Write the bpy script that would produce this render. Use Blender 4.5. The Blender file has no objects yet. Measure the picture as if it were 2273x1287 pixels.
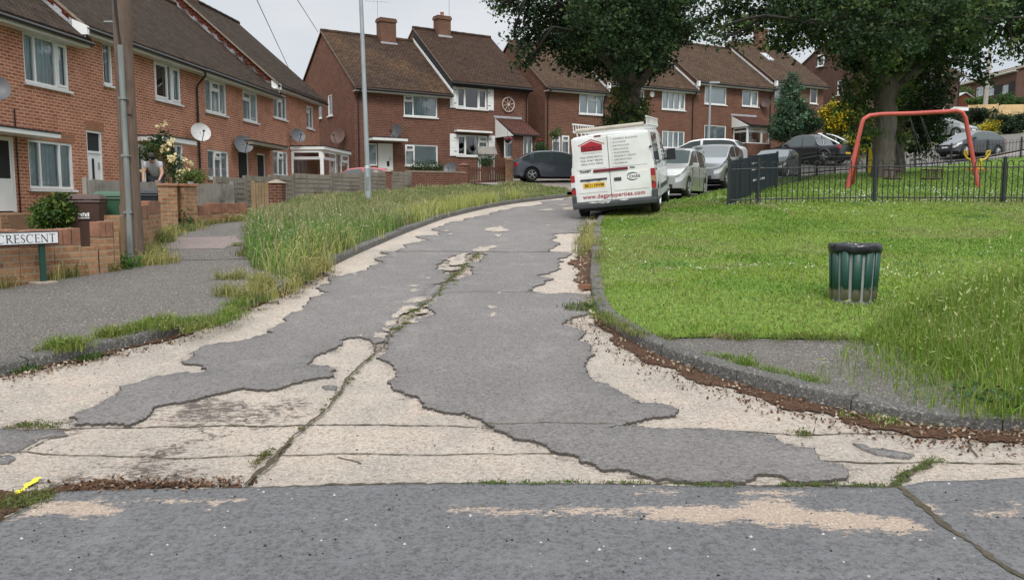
import bpy, bmesh, math, random
import numpy as np
from mathutils import Vector, Matrix, noise
from mathutils.geometry import delaunay_2d_cdt

random.seed(11)
rng = np.random.default_rng(11)
S = bpy.context.scene
COL = S.collection
RAD = math.radians

# ------------------------------------------------------------------ camera
F, IW, IH = 1850.0, 2273.0, 1287.0          # focal length and frame in photograph pixels
PITCH, CAMZ = RAD(5.96), 1.5
cd = bpy.data.cameras.new('camera')
cam = bpy.data.objects.new('camera', cd)
COL.objects.link(cam)
cam.location = (0, 0, CAMZ)
cam.rotation_euler = (math.pi / 2 - PITCH, 0, 0)
cd.sensor_width = 36
cd.lens = F / IW * 36
cd.clip_end = 2000
cd.clip_start = 0.05
S.camera = cam

# ------------------------------------------------------------------ light
SUN_EL, SUN_AZ = RAD(50), RAD(176)          # azimuth clockwise from +Y: behind the camera
S.view_settings.view_transform = 'Standard'
S.view_settings.look = 'None'
S.view_settings.exposure = 0.6
S.view_settings.gamma = 1.0
w = bpy.data.worlds.new("World")
S.world = w
w.use_nodes = True
nt = w.node_tree
nt.nodes.clear()
out = nt.nodes.new('ShaderNodeOutputWorld')
bg = nt.nodes.new('ShaderNodeBackground')
sky = nt.nodes.new('ShaderNodeTexSky')
sky.sky_type = 'NISHITA'
sky.sun_disc = False
sky.sun_elevation = SUN_EL
sky.sun_rotation = SUN_AZ
tc = nt.nodes.new('ShaderNodeTexCoord')
sep = nt.nodes.new('ShaderNodeSeparateXYZ')
nt.links.new(tc.outputs['Generated'], sep.inputs[0])
ramp = nt.nodes.new('ShaderNodeMapRange')    # an overcast sky is brighter overhead than at the horizon
ramp.inputs['From Min'].default_value = 0.30
ramp.inputs['From Max'].default_value = 0.9
ramp.inputs['To Min'].default_value = 5.2
ramp.inputs['To Max'].default_value = 15.0
nt.links.new(sep.outputs['Z'], ramp.inputs['Value'])
mp = nt.nodes.new('ShaderNodeMapping')
mp.inputs['Scale'].default_value = (1.0, 1.0, 3.2)
nt.links.new(tc.outputs['Generated'], mp.inputs[0])
nz = nt.nodes.new('ShaderNodeTexNoise')
nz.inputs['Scale'].default_value = 2.6
nz.inputs['Detail'].default_value = 5
nz.inputs['Roughness'].default_value = 0.55
nt.links.new(mp.outputs[0], nz.inputs['Vector'])
cr = nt.nodes.new('ShaderNodeValToRGB')
cr.color_ramp.elements[0].position = 0.34
cr.color_ramp.elements[0].color = (0.80, 0.86, 0.935, 1)
cr.color_ramp.elements[1].position = 0.66
cr.color_ramp.elements[1].color = (1.02, 1.03, 1.05, 1)
nt.links.new(nz.outputs['Fac'], cr.inputs[0])
mul = nt.nodes.new('ShaderNodeVectorMath')
mul.operation = 'SCALE'
nt.links.new(cr.outputs[0], mul.inputs[0])
nt.links.new(ramp.outputs[0], mul.inputs['Scale'])
mix = nt.nodes.new('ShaderNodeMix')
mix.data_type = 'RGBA'
mix.inputs['Factor'].default_value = 0.95
nt.links.new(sky.outputs[0], mix.inputs['A'])
nt.links.new(mul.outputs[0], mix.inputs['B'])
bg.inputs['Strength'].default_value = 0.1
nt.links.new(mix.outputs['Result'], bg.inputs['Color'])
nt.links.new(bg.outputs[0], out.inputs[0])

sl = bpy.data.lights.new('sun', 'SUN')
sl.energy = 1.5
sl.angle = RAD(16)
sl.color = (1.0, 0.965, 0.91)
so = bpy.data.objects.new('sun', sl)
COL.objects.link(so)
sdir = Vector((math.sin(SUN_AZ) * math.cos(SUN_EL), math.cos(SUN_AZ) * math.cos(SUN_EL), math.sin(SUN_EL)))
so.rotation_euler = (-sdir).to_track_quat('-Z', 'Y').to_euler()
S.cycles.max_bounces = 8
S.cycles.transparent_max_bounces = 16
S.cycles.use_denoising = True

# ------------------------------------------------------------------ terrain
def base_z(y):
    t = (np.asarray(y, float) - 4.5) / 0.5
    return 0.0712 * 0.5 * np.logaddexp(0, t)

CP = np.array([  # surveyed spots: x, y, height
    (-3, 3, 0), (3, 3, 0), (0, -8, 0), (-12, 0, 0), (12, 0, .05), (-1, 8, .25), (1, 12, .54), (0, 16, .83), (0, 20, 1.11),
    (-6.5, 10.7, .44), (-5.5, 12.5, .58), (-4.5, 17, .9), (-5, 24, 1.3), (3, 9, .33), (5, 8, .27), (4, 13, .62), (8, 12, .58),
    (5.5, 21, 1.35), (13, 21, 1.4), (9, 17, .97), (2.4, 19.7, 1.08), (10, 25, 1.85), (14, 25, 1.85), (13.4, 30, 2.32),
    (7.4, 30.5, 1.9), (5.2, 25, 1.52), (12.6, 40, 2.55), (18, 51, 3.75), (27.5, 52, 4.2), (2, 28.7, 1.68), (15, 35, 2.65),
    (21.7, 45, 3.3), (27.5, 45, 3.8), (18.5, 30, 2.25), (22, 25, 2.0), (10.7, 55, 4.2), (15.4, 57.3, 4.7), (20.5, 59.5, 5.15),
    (1.5, 41, 2.45), (-8.1, 43.4, 2.65), (-3.5, 46.5, 3.0), (1, 49.4, 3.45), (2.0, 50, 3.55), (-11.6, 20.5, 1.13), (-10.9, 29, 1.42),
    (-10, 39, 1.9), (-20, 20, 1.1), (-20, 45, 2.0), (-5, 33, 2.0), (27, 63, 6.7), (36, 67, 6.9), (33, 57, 5.9), (46, 80, 9.5),
    (65, 110, 14.6), (40, 30, 3.0), (35, 10, .8), (60, 40, 5.5), (70, 75, 9.5), (-40, 10, .3), (-40, 60, 2.6), (0, 80, 6.0),
    (-60, 130, 7), (20, 130, 10), (120, 130, 20), (120, 30, 6), (-120, 60, 3), (-100, 0, 0), (100, -10, 1), (0, 230, 12), (150, 230, 22),
    (-120, 220, 8)], float)
_c2 = 9.0
def _phi(a, b):
    d2 = ((a[:, None, :] - b[None, :, :]) ** 2).sum(-1)
    return np.sqrt(d2 + _c2)
_res = CP[:, 2] - base_z(CP[:, 1])
_A = _phi(CP[:, :2], CP[:, :2])
_n = len(CP)
_K = np.block([[_A + np.eye(_n) * -0.05, np.ones((_n, 1))], [np.ones((1, _n)), np.zeros((1, 1))]])
_sol = np.linalg.solve(_K, np.append(_res, 0))
def gv(x, y):
    x = np.atleast_1d(np.asarray(x, float)); y = np.atleast_1d(np.asarray(y, float))
    outz = np.empty(x.shape)
    for i in range(0, len(x), 20000):
        p = np.stack([x[i:i + 20000], y[i:i + 20000]], -1)
        outz[i:i + 20000] = base_z(p[:, 1]) + _phi(p, CP[:, :2]) @ _sol[:-1] + _sol[-1]
    return outz
def g(x, y):
    return float(gv([x], [y])[0])

def ray(px, py):
    x, y = (px - IW / 2) / F, -(py - IH / 2) / F
    c, s = math.cos(PITCH), math.sin(PITCH)
    return Vector((x, c + y * s, -s + y * c))
def W(px, py, Y):
    d = ray(px, py)
    t = Y / d.y
    return Vector((d.x * t, Y, CAMZ + d.z * t))
def G(px, py, off=0.0):
    """the spot of ground seen at that place of the photograph"""
    d = ray(px, py)
    ts = np.arange(1.0, 140.0, 0.4)
    h = CAMZ + d.z * ts - gv(d.x * ts, d.y * ts) - off
    k = np.nonzero(h < 0)[0]
    if len(k) == 0:
        t = 120.0
    else:
        a, b = ts[max(0, k[0] - 1)], ts[k[0]]
        for _ in range(18):
            m = (a + b) / 2
            if CAMZ + d.z * m - g(d.x * m, d.y * m) - off < 0:
                b = m
            else:
                a = m
        t = (a + b) / 2
    return Vector((d.x * t, d.y * t, g(d.x * t, d.y * t) + off))
def G2(pts, off=0.0):
    return [tuple(G(px, py, off)[:2]) for px, py in pts]

# ------------------------------------------------------------------ materials
MATS = {}
def new_mat(name):
    m = bpy.data.materials.new(name)
    m.use_nodes = True
    n = m.node_tree
    b = n.nodes['Principled BSDF']
    return m, n, b
def N(n, kind, **kw):
    nd = n.nodes.new(kind)
    for k, v in kw.items():
        if k in nd.inputs.keys():
            nd.inputs[k].default_value = v
        else:
            setattr(nd, k, v)
    return nd
def coords(n, kind):
    if kind == 'Position':
        return N(n, 'ShaderNodeNewGeometry').outputs['Position']
    return N(n, 'ShaderNodeTexCoord').outputs[kind]
def c4(c, k=1.0):
    return (c[0] * k, c[1] * k, c[2] * k, 1)
def mixc(n, fac, a, b, blend='MIX'):
    m = N(n, 'ShaderNodeMix')
    m.data_type = 'RGBA'
    m.blend_type = blend
    for nm, v in (('Factor', fac), ('A', a), ('B', b)):
        sock = [s for s in m.inputs if s.name == nm and (s.type == 'RGBA' or nm == 'Factor')][0]
        if isinstance(v, bpy.types.NodeSocket):
            n.links.new(v, sock)
        else:
            sock.default_value = v
    return [s for s in m.outputs if s.type == 'RGBA'][0]
def noise_fac(n, co, scale, detail=4, rough=0.55, lo=0.35, hi=0.65, stretch=None):
    if stretch:
        mpn = N(n, 'ShaderNodeMapping')
        mpn.inputs['Scale'].default_value = stretch
        n.links.new(co, mpn.inputs[0])
        co = mpn.outputs[0]
    t = N(n, 'ShaderNodeTexNoise', Scale=scale, Detail=detail, Roughness=rough)
    n.links.new(co, t.inputs['Vector'])
    r = N(n, 'ShaderNodeMapRange')
    r.inputs['From Min'].default_value = lo
    r.inputs['From Max'].default_value = hi
    n.links.new(t.outputs['Fac'], r.inputs['Value'])
    return r.outputs[0]
def bump(n, b, fac, strength, dist=0.01):
    bp = N(n, 'ShaderNodeBump', Strength=strength, Distance=dist)
    n.links.new(fac, bp.inputs['Height'])
    n.links.new(bp.outputs[0], b.inputs['Normal'])
def plain(name, col, rough=0.6, metal=0.0, var=0.18, scale=4.0, bmp=0.0, bscale=60, co='Object', coat=0.0, spec=0.5, stretch=None):
    if name in MATS:
        return MATS[name]
    m, n, b = new_mat(name)
    cc = coords(n, co)
    f = noise_fac(n, cc, scale, 6, 0.6, 0.3, 0.7, stretch)
    n.links.new(mixc(n, f, c4(col, 1 - var), c4(col, 1 + var)), b.inputs['Base Color'])
    b.inputs['Roughness'].default_value = rough
    b.inputs['Metallic'].default_value = metal
    b.inputs['Specular IOR Level'].default_value = spec
    b.inputs['Coat Weight'].default_value = coat
    b.inputs['Coat Roughness'].default_value = 0.05
    if bmp:
        bump(n, b, noise_fac(n, cc, bscale, 3, 0.6, 0, 1, stretch), bmp, 0.01)
    MATS[name] = m
    return m
def brick_mat(name, ca, cb, mortar, dirt=(0.06, 0.05, 0.04), dirt_amt=0.25, bw=0.235, bh=0.080, ms=0.015):
    m, n, b = new_mat(name)
    uv = coords(n, 'UV')
    br = N(n, 'ShaderNodeTexBrick')
    br.inputs['Scale'].default_value = 1.0
    br.inputs['Brick Width'].default_value = bw
    br.inputs['Row Height'].default_value = bh
    br.inputs['Mortar Size'].default_value = ms
    br.inputs['Mortar Smooth'].default_value = 0.2
    br.inputs['Bias'].default_value = 0.0
    br.inputs['Color1'].default_value = c4(ca)
    br.inputs['Color2'].default_value = c4(cb)
    br.inputs['Mortar'].default_value = c4(mortar)
    n.links.new(uv, br.inputs['Vector'])
    f1r = noise_fac(n, uv, 1.6, 6, 0.7, 0.42, 0.78)
    f1m = N(n, 'ShaderNodeMath', operation='MULTIPLY')
    n.links.new(f1r, f1m.inputs[0]); f1m.inputs[1].default_value = 0.55
    f1 = f1m.outputs[0]
    c = mixc(n, f1, br.outputs['Color'], c4((ca[0] * .55, ca[1] * .55, ca[2] * .55)))
    f1b = noise_fac(n, uv, 9.0, 3, 0.7, 0.45, 0.8)
    c = mixc(n, f1b, c, c4((cb[0] * 1.25, cb[1] * 1.2, cb[2] * 1.15)))
    f2 = noise_fac(n, uv, 0.35, 4, 0.6, 0.5, 0.8)
    f2m = N(n, 'ShaderNodeMath', operation='MULTIPLY')
    n.links.new(f2, f2m.inputs[0]); f2m.inputs[1].default_value = dirt_amt
    c = mixc(n, f2m.outputs[0], c, c4(dirt))
    n.links.new(c, b.inputs['Base Color'])
    b.inputs['Roughness'].default_value = 0.9
    b.inputs['Specular IOR Level'].default_value = 0.12
    inv = N(n, 'ShaderNodeMath', operation='SUBTRACT')
    inv.inputs[0].default_value = 1.0
    n.links.new(br.outputs['Fac'], inv.inputs[1])
    bump(n, b, inv.outputs[0], 0.5, 0.012)
    return m
def roof_mat(name, ca, cb, lichen, lam=0.5, lscale=0.6):
    m, n, b = new_mat(name)
    uv = coords(n, 'UV')
    br = N(n, 'ShaderNodeTexBrick')
    br.inputs['Scale'].default_value = 1.0
    br.inputs['Brick Width'].default_value = 0.19
    br.inputs['Row Height'].default_value = 0.15
    br.inputs['Mortar Size'].default_value = 0.022
    br.inputs['Mortar Smooth'].default_value = 0.6
    br.inputs['Color1'].default_value = c4(ca)
    br.inputs['Color2'].default_value = c4(cb)
    br.inputs['Mortar'].default_value = c4(ca, 0.4)
    n.links.new(uv, br.inputs['Vector'])
    f = noise_fac(n, uv, 7.0, 5, 0.75, 0.45, 0.72)
    f2 = noise_fac(n, uv, lscale, 4, 0.6, 0.42, 0.62)
    mm = N(n, 'ShaderNodeMath', operation='MULTIPLY')
    n.links.new(f, mm.inputs[0]); n.links.new(f2, mm.inputs[1])
    m2 = N(n, 'ShaderNodeMath', operation='MULTIPLY')
    n.links.new(mm.outputs[0], m2.inputs[0]); m2.inputs[1].default_value = lam
    c = mixc(n, m2.outputs[0], br.outputs['Color'], c4(lichen))
    f3 = noise_fac(n, uv, 2.2, 5, 0.7, 0.5, 0.75)
    m3 = N(n, 'ShaderNodeMath', operation='MULTIPLY')
    n.links.new(f3, m3.inputs[0]); m3.inputs[1].default_value = 0.75
    c = mixc(n, m3.outputs[0], c, c4(ca, 0.42))
    f4 = noise_fac(n, uv, 24.0, 2, 0.7, 0.62, 0.72)
    m4 = N(n, 'ShaderNodeMath', operation='MULTIPLY')
    n.links.new(f4, m4.inputs[0]); m4.inputs[1].default_value = 0.3
    c = mixc(n, m4.outputs[0], c, c4((0.26, 0.24, 0.19)))
    n.links.new(c, b.inputs['Base Color'])
    b.inputs['Roughness'].default_value = 0.95
    b.inputs['Specular IOR Level'].default_value = 0.06
    saw = N(n, 'ShaderNodeMath', operation='MULTIPLY')   # each course of tiles overhangs the next
    sx = N(n, 'ShaderNodeSeparateXYZ')
    n.links.new(uv, sx.inputs[0])
    n.links.new(sx.outputs['Y'], saw.inputs[0]); saw.inputs[1].default_value = -1 / 0.15
    fr = N(n, 'ShaderNodeMath', operation='FRACT')
    n.links.new(saw.outputs[0], fr.inputs[0])
    bump(n, b, fr.outputs[0], 0.9, 0.03)
    return m
def attr_mat(name, rough=0.7, trans=0.35, spec=0.3, jitter=0.0):
    """foliage: colour comes from each leaf's or blade's own tint"""
    m, n, b = new_mat(name)
    a = N(n, 'ShaderNodeAttribute')
    a.attribute_name = 'col'
    n.links.new(a.outputs['Color'], b.inputs['Base Color'])
    b.inputs['Roughness'].default_value = rough
    b.inputs['Specular IOR Level'].default_value = spec
    tr = N(n, 'ShaderNodeBsdfTranslucent')
    n.links.new(a.outputs['Color'], tr.inputs['Color'])
    mx = N(n, 'ShaderNodeMixShader')
    mx.inputs[0].default_value = trans
    n.links.new(b.outputs[0], mx.inputs[1])
    n.links.new(tr.outputs[0], mx.inputs[2])
    n.links.new(mx.outputs[0], n.nodes['Material Output'].inputs[0])
    return m
def glass_mat(name, tint=(0.9, 0.95, 0.95), refl=0.12):
    m, n, b = new_mat(name)
    n.nodes.remove(b)
    t = N(n, 'ShaderNodeBsdfTransparent')
    t.inputs[0].default_value = c4(tint)
    gl = N(n, 'ShaderNodeBsdfGlossy')
    gl.inputs['Roughness'].default_value = 0.02
    lw = N(n, 'ShaderNodeFresnel', IOR=1.5)
    ad = N(n, 'ShaderNodeMath', operation='ADD')
    n.links.new(lw.outputs[0], ad.inputs[0]); ad.inputs[1].default_value = refl
    cl = N(n, 'ShaderNodeClamp')
    n.links.new(ad.outputs[0], cl.inputs[0])
    mx = N(n, 'ShaderNodeMixShader')
    n.links.new(cl.outputs[0], mx.inputs[0])
    n.links.new(t.outputs[0], mx.inputs[1])
    n.links.new(gl.outputs[0], mx.inputs[2])
    n.links.new(mx.outputs[0], n.nodes['Material Output'].inputs[0])
    return m
def asphalt_mat(name, col, warm, stain=(0.30, 0.24, 0.19), stain_lo=0.9, spk=0.5, wear=None, coarse=1.0):
    """asphalt or stone: broad tone, stones of two sizes, pale specks; wear = colour of bare aggregate where the mesh says so"""
    m, n, b = new_mat(name)
    p = coords(n, 'Position')
    f = noise_fac(n, p, 0.7, 6, 0.62, 0.3, 0.7)
    c = mixc(n, f, c4(col), c4(warm))
    fm = noise_fac(n, p, 13.0, 5, 0.75, 0.40, 0.68)
    mm = N(n, 'ShaderNodeMath', operation='MULTIPLY'); n.links.new(fm, mm.inputs[0]); mm.inputs[1].default_value = 0.55 * coarse
    c = mixc(n, mm.outputs[0], c, c4(warm, 0.62))
    f2 = noise_fac(n, p, 38.0, 4, 0.85, 0.46, 0.62)
    mb_ = N(n, 'ShaderNodeMath', operation='MULTIPLY'); n.links.new(f2, mb_.inputs[0]); mb_.inputs[1].default_value = 0.9
    c = mixc(n, mb_.outputs[0], c, c4(warm, 0.34))
    f3 = noise_fac(n, p, 52.0, 2, 0.7, 0.56, 0.64)
    m3 = N(n, 'ShaderNodeMath', operation='MULTIPLY'); n.links.new(f3, m3.inputs[0]); m3.inputs[1].default_value = spk
    c = mixc(n, m3.outputs[0], c, c4((0.40, 0.375, 0.34)))
    f6 = noise_fac(n, p, 20.0, 7, 0.95, 0.48, 0.66)
    m6 = N(n, 'ShaderNodeMath', operation='MULTIPLY'); n.links.new(f6, m6.inputs[0]); m6.inputs[1].default_value = 0.6
    c = mixc(n, m6.outputs[0], c, c4(warm, 0.42))
    f7 = noise_fac(n, p, 23.0, 7, 0.95, 0.58, 0.70)
    m7 = N(n, 'ShaderNodeMath', operation='MULTIPLY'); n.links.new(f7, m7.inputs[0]); m7.inputs[1].default_value = 0.45
    c = mixc(n, m7.outputs[0], c, c4(warm, 1.6))
    f5 = noise_fac(n, p, 2.3, 6, 0.7, 0.52, 0.75)
    m5 = N(n, 'ShaderNodeMath', operation='MULTIPLY'); n.links.new(f5, m5.inputs[0]); m5.inputs[1].default_value = 0.35
    c = mixc(n, m5.outputs[0], c, c4(warm, 1.35))
    if wear:
        at = N(n, 'ShaderNodeAttribute'); at.attribute_name = 'wear'
        na = noise_fac(n, p, 34.0, 4, 0.8, 0.25, 0.75); nb_ = noise_fac(n, p, 9.0, 4, 0.7, 0.25, 0.75, (1, 3, 1))
        s1 = N(n, 'ShaderNodeMath', operation='MULTIPLY_ADD'); n.links.new(na, s1.inputs[0]); s1.inputs[1].default_value = .13; n.links.new(at.outputs['Fac'], s1.inputs[2])
        s2 = N(n, 'ShaderNodeMath', operation='MULTIPLY_ADD'); n.links.new(nb_, s2.inputs[0]); s2.inputs[1].default_value = .13; n.links.new(s1.outputs[0], s2.inputs[2])
        r = N(n, 'ShaderNodeMapRange'); r.inputs['From Min'].default_value = .125; r.inputs['From Max'].default_value = .155; n.links.new(s2.outputs[0], r.inputs['Value'])
        ag = mixc(n, noise_fac(n, p, 60.0, 3, .8, .35, .65), c4(wear, 1.15), c4(wear, .62))
        ag = mixc(n, noise_fac(n, p, 85.0, 2, .7, .58, .68), ag, c4((.60, .54, .46)))
        c = mixc(n, r.outputs[0], c, ag)
    n.links.new(c, b.inputs['Base Color'])
    b.inputs['Roughness'].default_value = 0.88
    b.inputs['Specular IOR Level'].default_value = 0.3
    bump(n, b, noise_fac(n, p, 60.0, 4, 0.85, 0, 1), 1.0, 0.014)
    return m
def concrete_mat(name):
    m, n, b = new_mat(name)
    p = coords(n, 'Position')
    c = mixc(n, noise_fac(n, p, 0.9, 6, 0.62, 0.36, 0.64), c4((0.49, 0.425, 0.355)), c4((0.34, 0.31, 0.275)))
    c = mixc(n, noise_fac(n, p, 2.4, 5, 0.7, 0.5, 0.72), c, c4((0.50, 0.41, 0.34)))
    fm = noise_fac(n, p, 12.0, 6, 0.8, 0.5, 0.72)
    mm = N(n, 'ShaderNodeMath', operation='MULTIPLY'); n.links.new(fm, mm.inputs[0]); mm.inputs[1].default_value = .65
    c = mixc(n, mm.outputs[0], c, c4((0.23, 0.18, 0.14)))
    fb = noise_fac(n, p, 40.0, 3, 0.85, 0.48, 0.64)
    mb_ = N(n, 'ShaderNodeMath', operation='MULTIPLY'); n.links.new(fb, mb_.inputs[0]); mb_.inputs[1].default_value = .8
    c = mixc(n, mb_.outputs[0], c, c4((0.185, 0.145, 0.115)))
    c = mixc(n, noise_fac(n, p, 70.0, 2, 0.7, 0.58, 0.68), c, c4((0.62, 0.55, 0.46)))
    at = N(n, 'ShaderNodeAttribute'); at.attribute_name = 'wear'      # crumbs of the old surfacing still stuck on, thickest where the mesh says so
    na = noise_fac(n, p, 15.0, 6, 0.85, 0.3, 0.7, (1, 1.6, 1)); nb_ = noise_fac(n, p, 3.0, 4, 0.7, 0.25, 0.75)
    s1 = N(n, 'ShaderNodeMath', operation='MULTIPLY_ADD'); n.links.new(na, s1.inputs[0]); s1.inputs[1].default_value = .55; n.links.new(at.outputs['Fac'], s1.inputs[2])
    s2 = N(n, 'ShaderNodeMath', operation='MULTIPLY_ADD'); n.links.new(nb_, s2.inputs[0]); s2.inputs[1].default_value = .30; n.links.new(s1.outputs[0], s2.inputs[2])
    r = N(n, 'ShaderNodeMapRange'); r.inputs['From Min'].default_value = .50; r.inputs['From Max'].default_value = .63; r.inputs['To Max'].default_value = .95; n.links.new(s2.outputs[0], r.inputs['Value'])
    c = mixc(n, r.outputs[0], c, c4((0.095, 0.078, 0.068)))
    n.links.new(c, b.inputs['Base Color'])
    b.inputs['Roughness'].default_value = 0.92
    b.inputs['Specular IOR Level'].default_value = 0.25
    bump(n, b, noise_fac(n, p, 45.0, 5, 0.85, 0, 1), 1.0, 0.014)
    return m
def ground_mat(name, ca, cb, cc, s1=1.3, s2=22.0, bmp=0.6):
    m, n, b = new_mat(name)
    p = coords(n, 'Position')
    c = mixc(n, noise_fac(n, p, s1, 5, 0.6, 0.35, 0.65), c4(ca), c4(cb))
    c = mixc(n, noise_fac(n, p, s2, 4, 0.7, 0.42, 0.68), c, c4(cc))
    n.links.new(c, b.inputs['Base Color'])
    b.inputs['Roughness'].default_value = 0.95
    b.inputs['Specular IOR Level'].default_value = 0.15
    bump(n, b, noise_fac(n, p, s2 * 1.6, 4, 0.75, 0, 1), bmp, 0.04)
    return m
def wood_mat(name, ca, cb, bw=0.1, vertical=True):
    m, n, b = new_mat(name)
    o = coords(n, 'Object')
    st = (14, 14, 1.2) if vertical else (1.2, 1.2, 14)
    c = mixc(n, noise_fac(n, o, 3.0, 5, 0.7, 0.3, 0.7, st), c4(ca), c4(cb))
    c = mixc(n, noise_fac(n, o, 1.4, 4, 0.6, 0.5, 0.75), c, c4(ca, 0.45))
    n.links.new(c, b.inputs['Base Color'])
    b.inputs['Roughness'].default_value = 0.85
    bump(n, b, noise_fac(n, o, 6.0, 4, 0.7, 0, 1, st), 0.4, 0.01)
    return m

# ------------------------------------------------------------------ mesh builder
class MB:
    def __init__(s):
        s.v, s.f, s.m, s.uv = [], [], [], {}
    def add(s, vs, fs, m=0, uvs=None):
        o = len(s.v)
        s.v += [tuple(x) for x in vs]
        for i, f in enumerate(fs):
            if uvs:
                s.uv[len(s.f)] = uvs[i]
            s.f.append(tuple(o + k for k in f))
            s.m.append(m)
        return s
    def hexa(s, c, m=0):
        """c: 8 corners, bottom ring then top ring"""
        return s.add(c, [(3, 2, 1, 0), (4, 5, 6, 7), (0, 1, 5, 4), (1, 2, 6, 5), (2, 3, 7, 6), (3, 0, 4, 7)], m)
    def box(s, x0, y0, z0, x1, y1, z1, m=0):
        return s.hexa([(x0, y0, z0), (x1, y0, z0), (x1, y1, z0), (x0, y1, z0),
                       (x0, y0, z1), (x1, y0, z1), (x1, y1, z1), (x0, y1, z1)], m)
    def obox(s, mat, sx, sy, sz, m=0):
        c = [mat @ Vector((a * sx / 2, b * sy / 2, d * sz / 2)) for d in (-1, 1) for a, b in ((-1, -1), (1, -1), (1, 1), (-1, 1))]
        return s.hexa(c, m)
    def quad(s, a, b, c, d, m=0, uv=None):
        return s.add([a, b, c, d], [(0, 1, 2, 3)], m, [uv] if uv else None)
    def poly(s, pts, m=0):
        return s.add(pts, [tuple(range(len(pts)))], m)
    def prism(s, pts, vec, m=0):
        n = len(pts)
        p = [Vector(q) for q in pts]
        v = Vector(vec)
        fs = [tuple(range(n - 1, -1, -1)), tuple(range(n, 2 * n))] + [(i, (i + 1) % n, n + (i + 1) % n, n + i) for i in range(n)]
        return s.add(p + [q + v for q in p], fs, m)
    def tube(s, pts, r, n=8, m=0, cap=True):
        pts = [Vector(p) for p in pts]
        k = len(pts)
        rs = r if isinstance(r, (list, tuple)) else [r] * k
        vs = []
        prev = None
        for i, p in enumerate(pts):
            t = (pts[min(i + 1, k - 1)] - pts[max(i - 1, 0)])
            if t.length < 1e-9:
                t = Vector((0, 0, 1))
            t.normalize()
            if prev is None:
                a = Vector((0, 0, 1)) if abs(t.z) < 0.9 else Vector((1, 0, 0))
                u = t.cross(a).normalized()
            else:
                u = (prev - t * prev.dot(t))
                u = u.normalized() if u.length > 1e-6 else t.orthogonal().normalized()
            prev = u
            w2 = t.cross(u)
            for j in range(n):
                an = 2 * math.pi * j / n
                vs.append(p + (u * math.cos(an) + w2 * math.sin(an)) * rs[i])
        fs = [(i * n + j, i * n + (j + 1) % n, (i + 1) * n + (j + 1) % n, (i + 1) * n + j) for i in range(k - 1) for j in range(n)]
        if cap:
            fs += [tuple(range(n - 1, -1, -1)), tuple((k - 1) * n + j for j in range(n))]
        return s.add(vs, fs, m)
    def lathe(s, prof, n=20, m=0, mat=None, cap=True):
        vs = []
        for r, z in prof:
            for j in range(n):
                a = 2 * math.pi * j / n
                p = Vector((r * math.cos(a), r * math.sin(a), z))
                vs.append(mat @ p if mat else p)
        k = len(prof)
        fs = [(i * n + j, i * n + (j + 1) % n, (i + 1) * n + (j + 1) % n, (i + 1) * n + j) for i in range(k - 1) for j in range(n)]
        if cap:
            fs += [tuple(range(n - 1, -1, -1)), tuple((k - 1) * n + j for j in range(n))]
        return s.add(vs, fs, m)
    def build(s, name, mats, parent=None, smooth=None, bevel=0.0):
        me = bpy.data.meshes.new(name)
        me.from_pydata(s.v, [], s.f)
        if not isinstance(mats, (list, tuple)):
            mats = [mats]
        for mm in mats:
            me.materials.append(mm)
        if len(mats) > 1:
            me.polygons.foreach_set('material_index', s.m)
        me.update()
        uvl = me.uv_layers.new(name='UVMap')
        for p in me.polygons:
            cu = s.uv.get(p.index)
            nx, ny, nz_ = abs(p.normal.x), abs(p.normal.y), abs(p.normal.z)
            for q, li in enumerate(p.loop_indices):
                co = me.vertices[me.loops[li].vertex_index].co
                if cu:
                    uvl.data[li].uv = cu[q]
                elif nz_ > nx and nz_ > ny:
                    uvl.data[li].uv = (co.x, co.y)
                elif nx > ny:
                    uvl.data[li].uv = (co.y, co.z)
                else:
                    uvl.data[li].uv = (co.x, co.z)
        if smooth is not None:
            me.polygons.foreach_set('use_smooth', [True] * len(me.polygons))
            me.set_sharp_from_angle(angle=RAD(smooth))
        ob = bpy.data.objects.new(name, me)
        COL.objects.link(ob)
        if parent:
            ob.parent = parent
        if bevel:
            bv = ob.modifiers.new('edge', 'BEVEL')
            bv.width = bevel
            bv.segments = 2
            bv.limit_method = 'ANGLE'
        return ob

def tag(o, label, cat, group=None):
    o['label'] = label
    o['category'] = cat
    if group:
        o['group'] = group
    return o
def thing(name, label, cat, loc=(0, 0, 0), rotz=0.0, group=None):
    o = bpy.data.objects.new(name, None)
    o.empty_display_size = 0.2
    COL.objects.link(o)
    o.location = loc
    o.rotation_euler = (0, 0, rotz)
    return tag(o, label, cat, group)
def kind(o, k='structure'):
    o['kind'] = k
    return o
def copy_tree(o, parent=None):
    c = o.copy()
    COL.objects.link(c)
    if parent:
        c.parent = parent
    for ch in list(o.children):
        copy_tree(ch, c)
    return c

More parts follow.
